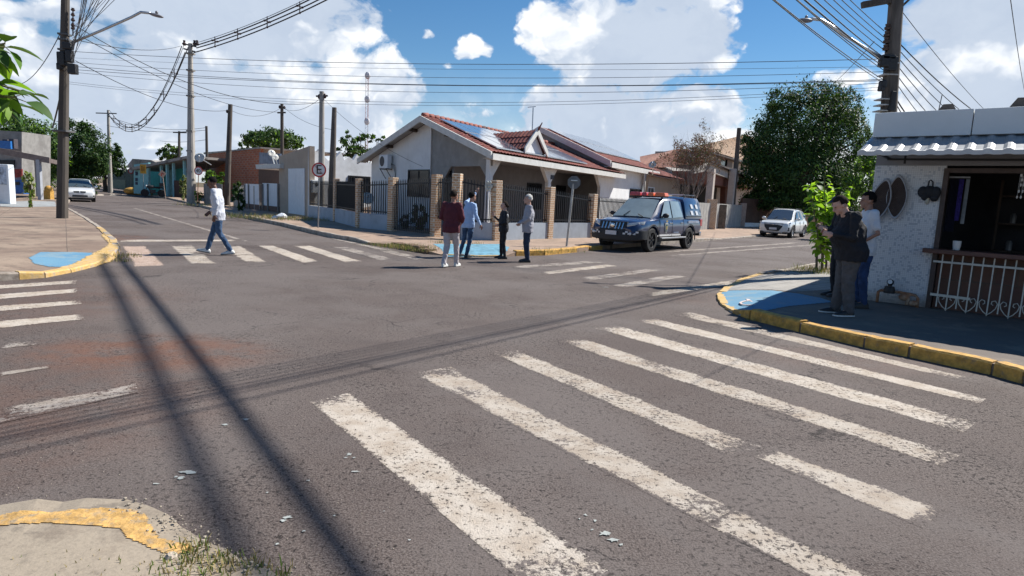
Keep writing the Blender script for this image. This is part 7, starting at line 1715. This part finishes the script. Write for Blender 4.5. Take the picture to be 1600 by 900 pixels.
def person(label, pos, yaw, J, K_):
    """J: joints in metres for a 1.75 m figure, K_: look"""
    s = K_.get('h', 1.75) / 1.75; o = thing('person', label, 'person', pos, yaw)
    g = lambda k: Vector(J[k]) * s; fat = K_.get('fat', 1.0); tw = K_.get('twist', 0.0)
    pel, che, nk, hdp = g('pelvis'), g('chest'), g('neck'), g('head'); hy = K_.get('head_yaw', 0); hp = K_.get('head_pitch', 0)
    HM = Matrix.Rotation(hy, 3, 'Z') @ Matrix.Rotation(hp, 3, 'X')
    def torso(mb, k, low=.0):
        shc = (g('shL') + g('shR')) / 2; shw = (g('shL') - g('shR')).length / 2; st = math.atan2(g('shR').y - g('shL').y, g('shR').x - g('shL').x)
        w = lambda a: a * s * k
        secs = [(pel + Vector((0, 0, -.10 - low)) * s, w(.165) * fat, w(.115) * fat, 0), (pel, w(.175) * fat, w(.125) * fat, 0), (pel.lerp(che, .35) + Vector((0, (fat - 1) * .14, 0)), w(.155) * fat, w(.112) * fat ** 1.6, st * .4), (pel.lerp(che, .7) + Vector((0, (fat - 1) * .10, 0)), w(.172) * (fat ** .7), w(.120) * fat ** 1.3, st * .8), (che, w(.185), w(.120) * fat ** .8, st), (che.lerp(shc, .75) , min(shw * .98, w(.20)), w(.095), st), (shc + Vector((0, 0, .028 * s)), shw * .62, w(.07), st), (shc + Vector((0, 0, .055 * s)), w(.07), w(.06), st)]
        ringtube(mb, secs)
    # --- body (one continuous surface)
    mb = MB(); torso(mb, .80); joint(mb, [nk - Vector((0, 0, .05)), nk + (hdp - nk) * .45], [.062 * s, .056 * s])
    for sd in 'LR':
        joint(mb, [g('sh' + sd), g('el' + sd), g('wr' + sd)], [.040 * s, .032 * s, .026 * s]); joint(mb, [g('hip' + sd), g('kn' + sd), g('an' + sd)], [.060 * s, .044 * s, .034 * s])
        wd = J.get('hd' + sd); d = Vector(wd) if wd else (g('wr' + sd) - g('el' + sd)); pn = J.get('pn' + sd, (1 if sd == 'L' else -1, .2, 0)); hand(mb, g('wr' + sd), d, pn, J.get('curl' + sd, .55), side=1 if sd == 'L' else -1, k=s)
        f = g('an' + sd); td = Vector(J.get('toe' + sd, (0, 1, 0))).normalized(); joint(mb, [f, f + td * .1 * s - Vector((0, 0, .04 * s))], [.036 * s, .03 * s])
    def hv(x, y, z): return hdp + HM @ (Vector((x, y, z)) * s)
    hs = HM
    mb.ell(hv(0, -.008, .022), (.074 * s, .094 * s, .098 * s), 18, 12, hs); mb.ell(hv(0, .022, -.045), (.057 * s, .068 * s, .070 * s), 14, 10, hs); mb.ell(hv(0, .078, -.088), (.026 * s, .022 * s, .020 * s), 8, 6, hs)
    mb.tube([hv(0, .085, .022), hv(0, .104, -.012), hv(0, .112, -.030), hv(0, .092, -.038)], [.009 * s, .012 * s, .016 * s, .012 * s], 8); mb.ell(hv(.028, .078, .028), (.026 * s, .014 * s, .010 * s), 8, 6, hs); mb.ell(hv(-.028, .078, .028), (.026 * s, .014 * s, .010 * s), 8, 6, hs)
    mb.ell(hv(0, .086, -.062), (.024 * s, .012 * s, .008 * s), 8, 6, hs); mb.ell(hv(0, .086, -.050), (.021 * s, .011 * s, .006 * s), 8, 6, hs)
    for e in (-1, 1): mb.ell(hv(e * .077, -.006, -.010), (.010 * s, .020 * s, .032 * s), 8, 6, hs)
    remesh(mb, .0075, 'body', K_['skin'], o, 3)
    for e in (-1, 1): MB().ell(hv(e * .030, .082, .008), (.012 * s, .008 * s, .006 * s), 8, 6, hs).build('eye', BKP, o, smooth=True)
    # --- hair / cap
    hm = MB()
    if K_.get('hair') is not None:
        th = K_.get('hair_t', .010)
        hm.ell(hv(0, -.020, .032), ((.076 + th) * s, (.094 + th) * s, (.094 + th * 1.3) * s), 20, 14, hs)
        if K_.get('bun'): hm.ell(hv(0, -.125, .0), (.042 * s, .038 * s, .042 * s), 10, 8, hs)
        hb = hm.build('tmp', K_['hair'], None); bm = bmesh.new(); bm.from_mesh(hb.data); iv = HM.inverted(); rr = random.Random(3)
        kill = []
        for v in bm.verts:
            l = iv @ (v.co - hdp) / s
            lim = .055 if l.y > .03 else (-.005 if l.y > -.02 else (-.055 if not K_.get('short') else -.03)); lim += .016 * rr.random()
            if l.z < lim and l.y > -.10 + .0: kill.append(v)
            elif l.z < -.07: kill.append(v)
            else: v.co += (v.co - hdp).normalized() * rr.uniform(-.005, .007)
        bmesh.ops.delete(bm, geom=kill, context='VERTS'); bm.to_mesh(hb.data); bm.free(); hb.name = 'hair'; hb.parent = o; hb.data.polygons.foreach_set('use_smooth', [True] * len(hb.data.polygons))
    if K_.get('cap') is not None:
        c_ = MB(); c_.ell(hv(0, -.012, .060), (.090 * s, .108 * s, .070 * s), 20, 12, hs); c_.loft([[hv(sin(a) * .075, .07 + cos(a) * r - abs(sin(a)) * .02, .045 + zz) for a in [radians(t) for t in range(-80, 81, 20)]] for r, zz in ((.015, .012), (.105, -.002), (.105, -.010), (.015, .0))], caps=True, closed=False); c_.build('cap', K_['cap'], o, smooth=50)
    # --- top
    top = MB(); hem = K_.get('hem', .06); torso(top, 1.0 * K_.get('loose', 1.05), hem)
    sl = K_.get('sleeve', 1.0); jr = K_.get('bulk', 1.0)
    for sd in 'LR':
        a, b, c = g('sh' + sd), g('el' + sd), g('wr' + sd)
        if sl >= 1: joint(top, [a + Vector((0, 0, -.005)), b, b.lerp(c, min(1, sl - 1 + .9 if sl < 1.1 else .97))], [.064 * s * jr, .050 * s * jr, .038 * s * jr])
        else: joint(top, [a, a.lerp(b, sl)], [.064 * s, .056 * s])
        joint(top, [a.lerp((g('shL') + g('shR')) / 2, .3) + Vector((0, 0, .01)), a], [.056 * s, .063 * s * min(1.1, jr)])
    remesh(top, .012, K_.get('top_name', 'shirt'), K_['top'], o, 4, .034)
    col = MB(); ringtube(col, [(nk + Vector((0, -.004, -.035)) * s, .072 * s, .070 * s, 0), (nk + Vector((0, .0, .005)) * s, .064 * s, .064 * s, 0), (nk + Vector((0, .0, .006)) * s, .058 * s, .058 * s, 0), (nk + Vector((0, 0, -.03)) * s, .06 * s, .06 * s, 0)], 18); col.build('collar', K_['top'], o, smooth=True)
    # --- trousers
    tr = MB(); ringtube(tr, [(pel + Vector((0, 0, .035)) * s, .158 * s * fat, .115 * s * fat, 0), (pel + Vector((0, 0, -.05)) * s, .172 * s * fat, .128 * s * fat, 0), (pel + Vector((0, -.005, -.13)) * s, .165 * s * fat, .118 * s * fat, 0)])
    lw = K_.get('leg_w', 1.0)
    for sd in 'LR':
        h_, k_, a_ = g('hip' + sd), g('kn' + sd), g('an' + sd); joint(tr, [h_ + Vector((0, 0, -.02)), h_.lerp(k_, .5), k_, k_.lerp(a_, .5), a_ + Vector((0, 0, .0))], [.092 * s * lw * fat ** .5, .080 * s * lw, .064 * s * lw, .060 * s * lw, .052 * s * lw])
    remesh(tr, .012, 'trousers', K_['legs'], o, 4, .034)
    bl = MB(); ringtube(bl, [(pel + Vector((0, 0, .03 + z)) * s, .166 * s * fat, .122 * s * fat, 0) for z in (0, .035)], 20); 
    if K_.get('belt'): bl.build('belt', BKP, o, smooth=40)
    # --- shoes
    for sd in 'LR':
        a_ = g('an' + sd); td = Vector(J.get('toe' + sd, (0, 1, 0))).normalized(); pit = J.get('pitch' + sd, 0); fl = Vector((td.x, td.y, 0)).normalized(); sx = fl.cross(Vector((0, 0, 1)))
        up = Vector((0, 0, 1)); fdir = (fl * cos(pit) + up * sin(pit)); upv = (up * cos(pit) - fl * sin(pit)); base = a_ - upv * .078 * s - fdir * .07 * s
        sh_ = MB(); prof = [(0, .028, .05), (.03, .038, .085), (.08, .042, .09), (.14, .044, .068), (.20, .048, .05), (.25, .040, .038), (.285, .018, .022)]
        sh_.loft([[base + fdir * x * s + sx * (w * yy) * s + upv * (zz * h_ + .012) * s for yy, zz in ((-1, 0), (1, 0), (1, .5), (.6, 1), (-.6, 1), (-1, .5))] for x, w, h_ in prof]); so_ = sh_.build('shoe', K_['shoes'], o, smooth=60)
        sl_ = MB(); sl_.loft([[base + fdir * x * s + sx * (w * 1.06 * yy) * s + upv * zz * s for yy, zz in ((-1, 0), (1, 0), (1, .018), (-1, .018))] for x, w, h_ in [(-.006, .03, 0)] + prof[1:-1] + [(.292, .02, 0)]]); sl_.build('sole', K_.get('sole', K_['shoes']), so_)
    return o
BASE = dict(pelvis=(0, 0, .95), chest=(0, .0, 1.27), neck=(0, -.01, 1.475), head=(0, .025, 1.635), shL=(-.185, 0, 1.43), shR=(.185, 0, 1.43), elL=(-.235, -.03, 1.13), elR=(.235, -.03, 1.13), wrL=(-.24, .05, .88), wrR=(.24, .05, .88),
            hipL=(-.09, 0, .90), hipR=(.09, 0, .90), knL=(-.10, .02, .49), knR=(.10, .02, .49), anL=(-.11, -.03, .085), anR=(.11, -.03, .085))
JE = lambda **k: {**BASE, **k}
def cloth(name, col, var=.12, sc=14, **k): return mat(name, col, .9, var, sc, .25, bscale=50, **k)
DEN = cloth('denim_blue', (.035, .075, .15), .3, 8, col2=(.07, .12, .21), amt=.4); DEN2 = cloth('denim_dark', (.018, .032, .065), .3, 8, col2=(.03, .06, .11), amt=.4)
HAIR_B = mat('hair_black', (.008, .007, .007), .9, .3, 60, spec=.12); HAIR_G = mat('hair_grey_white', (.50, .49, .46), .8, .2, 60); HAIR_D = mat('hair_dark_brown', (.020, .014, .011), .9, .3, 60, spec=.15)
BLKSH = mat('shoe_black', (.015, .015, .017), .5, .2, 20); WSH = mat('shoe_white', (.62, .62, .60), .6, .1, 20)
def yawto(d): return radians(d) - pi / 2         # heading in world degrees (from +X) -> rotation of the +Y facing figure
# 1 walking man in the left crossing
g1 = G(343, 398); g1.z = 0
person('man in a white shirt and blue jeans walking over the left crossing, head bowed', tuple(g1), yawto(192), JE(pelvis=(0, 0, .93), chest=(0, .03, 1.25), neck=(0, .06, 1.45), head=(0, .125, 1.59), shL=(-.18, .06, 1.41), shR=(.18, .03, 1.41), elL=(-.235, -.02, 1.12), wrL=(-.24, .03, .88), elR=(.22, .05, 1.12), wrR=(.20, .22, .95),
    hipL=(-.085, -.01, .89), hipR=(.085, .01, .89), knL=(-.085, -.02, .50), anL=(-.09, -.26, .105), knR=(.08, .14, .51), anR=(.08, .27, .11), pitchR=.18, pitchL=-.1), dict(h=1.76, skin=SKIN_D, hair=HAIR_B, hair_t=.007, short=1, top=cloth('white_shirt', (.52, .54, .60), .08), legs=DEN, shoes=WSH, sole=mat('sole_dark', (.05, .05, .05), .8), head_pitch=-.35, sleeve=.78 + .22, hem=.06, loose=1.10, leg_w=.98))
# 2 man in the maroon shirt
g2 = G(703, 417.5); person('man in maroon shirt and pale trousers walking away, seen from behind', tuple((g2.x, g2.y, 0)), yawto(72), JE(chest=(0, .03, 1.27), neck=(.01, .03, 1.48), head=(.03, .055, 1.635), elL=(-.27, .02, 1.14), wrL=(-.15, .20, 1.02), elR=(.27, .02, 1.14), wrR=(.17, .22, 1.04), anL=(-.085, -.16, .10), anR=(.06, .22, .09), knR=(.075, .16, .50), knL=(-.085, -.02, .49)),
    dict(h=1.66, fat=1.12, skin=SKIN_M, hair=HAIR_D, short=1, top=cloth('maroon_shirt', (.095, .018, .028)), legs=cloth('pale_trousers', (.46, .42, .43), .08), shoes=WSH, head_yaw=-.35, hem=.05, bulk=1.12, loose=1.12, leg_w=1.12, belt=0))
# 3 pointing man in light blue
g3 = G(731, 402.5); person('man in light blue shirt raising his left hand to point, next to the maroon shirt', tuple((g3.x, g3.y, 0)), yawto(58), JE(pelvis=(-.03, 0, .95), chest=(-.01, .0, 1.28), neck=(.03, .02, 1.48), head=(.06, .03, 1.63), shL=(-.16, .07, 1.46), shR=(.19, -.05, 1.40), elL=(-.21, .31, 1.56), wrL=(-.14, .48, 1.74), hdL=(.1, .3, .75), pnL=(0, 1, -.3), curlL=.2, elR=(.30, -.10, 1.12), wrR=(.36, .02, .90),
    anL=(-.30, .02, .085), knL=(-.17, .05, .50), anR=(-.02, -.04, .085), knR=(.03, .03, .49), hipL=(-.11, 0, .90), hipR=(.06, 0, .90)), dict(h=1.66, skin=SKIN_M, hair=HAIR_B, top=cloth('light_blue_shirt', (.36, .50, .74), .06), legs=DEN, shoes=BLKSH, head_yaw=-.3, hem=.05, loose=1.1, fat=1.02, leg_w=.95))
# 4 officer
g4 = G(785, 404); person('woman guard in black uniform gesturing with one raised hand', tuple((g4.x, g4.y, 0)), yawto(200), JE(elR=(.23, .06, 1.14), wrR=(.19, .27, 1.30), hdR=(0, .35, .9), curlR=.35, pnR=(-1, 0, 0), elL=(-.24, .02, 1.13), wrL=(-.17, .22, 1.05), anL=(-.15, -.02, .085), anR=(.14, .0, .085), shL=(-.165, 0, 1.42), shR=(.165, 0, 1.42), head=(0, .02, 1.63)),
    dict(h=1.46, fat=1.05, skin=SKIN_L, hair=HAIR_D, bun=1, top_name='jacket', top=cloth('uniform_black', (.014, .015, .02)), legs=cloth('uniform_black', (.014, .015, .02)), shoes=BLKSH, head_pitch=.12, bulk=1.12, loose=1.16, hem=.02, belt=1, leg_w=.95))
# 5 grey haired man
g5 = G(822, 409.5); person('grey haired man in pale grey shirt and jeans standing with folded hands', tuple((g5.x, g5.y, 0)), yawto(190), JE(chest=(0, -.02, 1.27), head=(0, .03, 1.63), elL=(-.23, .02, 1.14), elR=(.23, .02, 1.14), wrL=(-.06, .24, 1.0), wrR=(.07, .25, .98), hdL=(.7, .3, -.3), hdR=(-.7, .25, -.3), anL=(-.09, -.02, .085), anR=(.09, -.04, .085)),
    dict(h=1.66, fat=1.1, skin=SKIN_L, hair=HAIR_G, hair_t=.010, short=1, top=cloth('grey_shirt', (.33, .33, .37), .06), legs=DEN2, shoes=BLKSH, sleeve=1.0, hem=.07, loose=1.1, head_yaw=.1))
# 6-8 group at the tiled corner
g6 = G(1316, 492, .12); person('stout man in black jacket and grey trousers looking down by the corner kerb', tuple((g6.x, g6.y, .12)), yawto(176), JE(pelvis=(0, -.02, .93), chest=(0, .02, 1.24), neck=(0, .11, 1.43), head=(0, .20, 1.525), shL=(-.20, .06, 1.39), shR=(.20, .06, 1.39), elL=(-.27, .10, 1.10), elR=(.27, .10, 1.10), wrL=(-.14, .31, 1.12), wrR=(.10, .30, 1.14), hdL=(.4, .6, .1), hdR=(-.3, .6, .2), anL=(-.14, -.02, .085), anR=(.13, .05, .085), toeL=(-.2, 1, 0)),
    dict(h=1.80, fat=1.40, skin=SKIN_L, hair=HAIR_D, short=1, hair_t=.006, top_name='jacket', top=cloth('jacket_black', (.012, .013, .018)), legs=cloth('grey_trousers', (.085, .082, .085), .15), shoes=BLKSH, sole=WSH, head_pitch=-.55, hem=.06, bulk=1.15, loose=1.18, leg_w=1.34))
g7 = G(1341, 480, .12); person('man in white t-shirt and jeans standing between the black jacket and the mosaic wall', tuple((g7.x, g7.y, .12)), yawto(170), JE(head=(0, .05, 1.62), neck=(0, .01, 1.47), elL=(-.25, -.06, 1.14), wrL=(-.17, .12, 1.0), elR=(.25, -.02, 1.14), wrR=(.12, .2, 1.05)),
    dict(h=1.80, fat=1.05, skin=SKIN_M, hair=HAIR_B, top_name='t_shirt', top=cloth('white_tshirt', (.66, .68, .72), .05), legs=cloth('denim_mid', (.02, .045, .12), .3, 8), shoes=BLKSH, sleeve=.72, hem=.05, head_pitch=-.1))
g8 = G(1293, 463, .12); person('guard in dark uniform and navy cap behind the young tree side of the black jacket', tuple((g8.x + .12, g8.y, .12)), yawto(178), JE(pelvis=(0, 0, .94), neck=(0, .05, 1.46), head=(0, .12, 1.60), elL=(-.24, .06, 1.15), elR=(.24, .06, 1.15), wrL=(-.12, .30, 1.16), wrR=(.12, .30, 1.18), hdL=(.3, .6, .1), hdR=(-.2, .6, .2)),
    dict(h=1.78, skin=SKIN_L, hair=HAIR_D, short=1, cap=mat('cap_navy', (.015, .025, .075), .8, .1, 20), top_name='jacket', top=cloth('uniform_black', (.014, .015, .02)), legs=cloth('uniform_black', (.014, .015, .02)), shoes=BLKSH, head_pitch=-.3, bulk=1.1, belt=1))
# fan-shaped shoulder patch of the guard
ph4 = bpy.data.objects[[o.name for o in bpy.data.objects if o.get('label', '').startswith('woman guard')][0]]
s_ = 1.46 / 1.75; mb = MB(); mb.ell(Vector((-.225, -.01, 1.33)) * s_, (.022, .04, .055), 10, 8); mb.build('shoulder_patch', mat('patch_pale', (.5, .5, .5), .8), ph4, smooth=True)
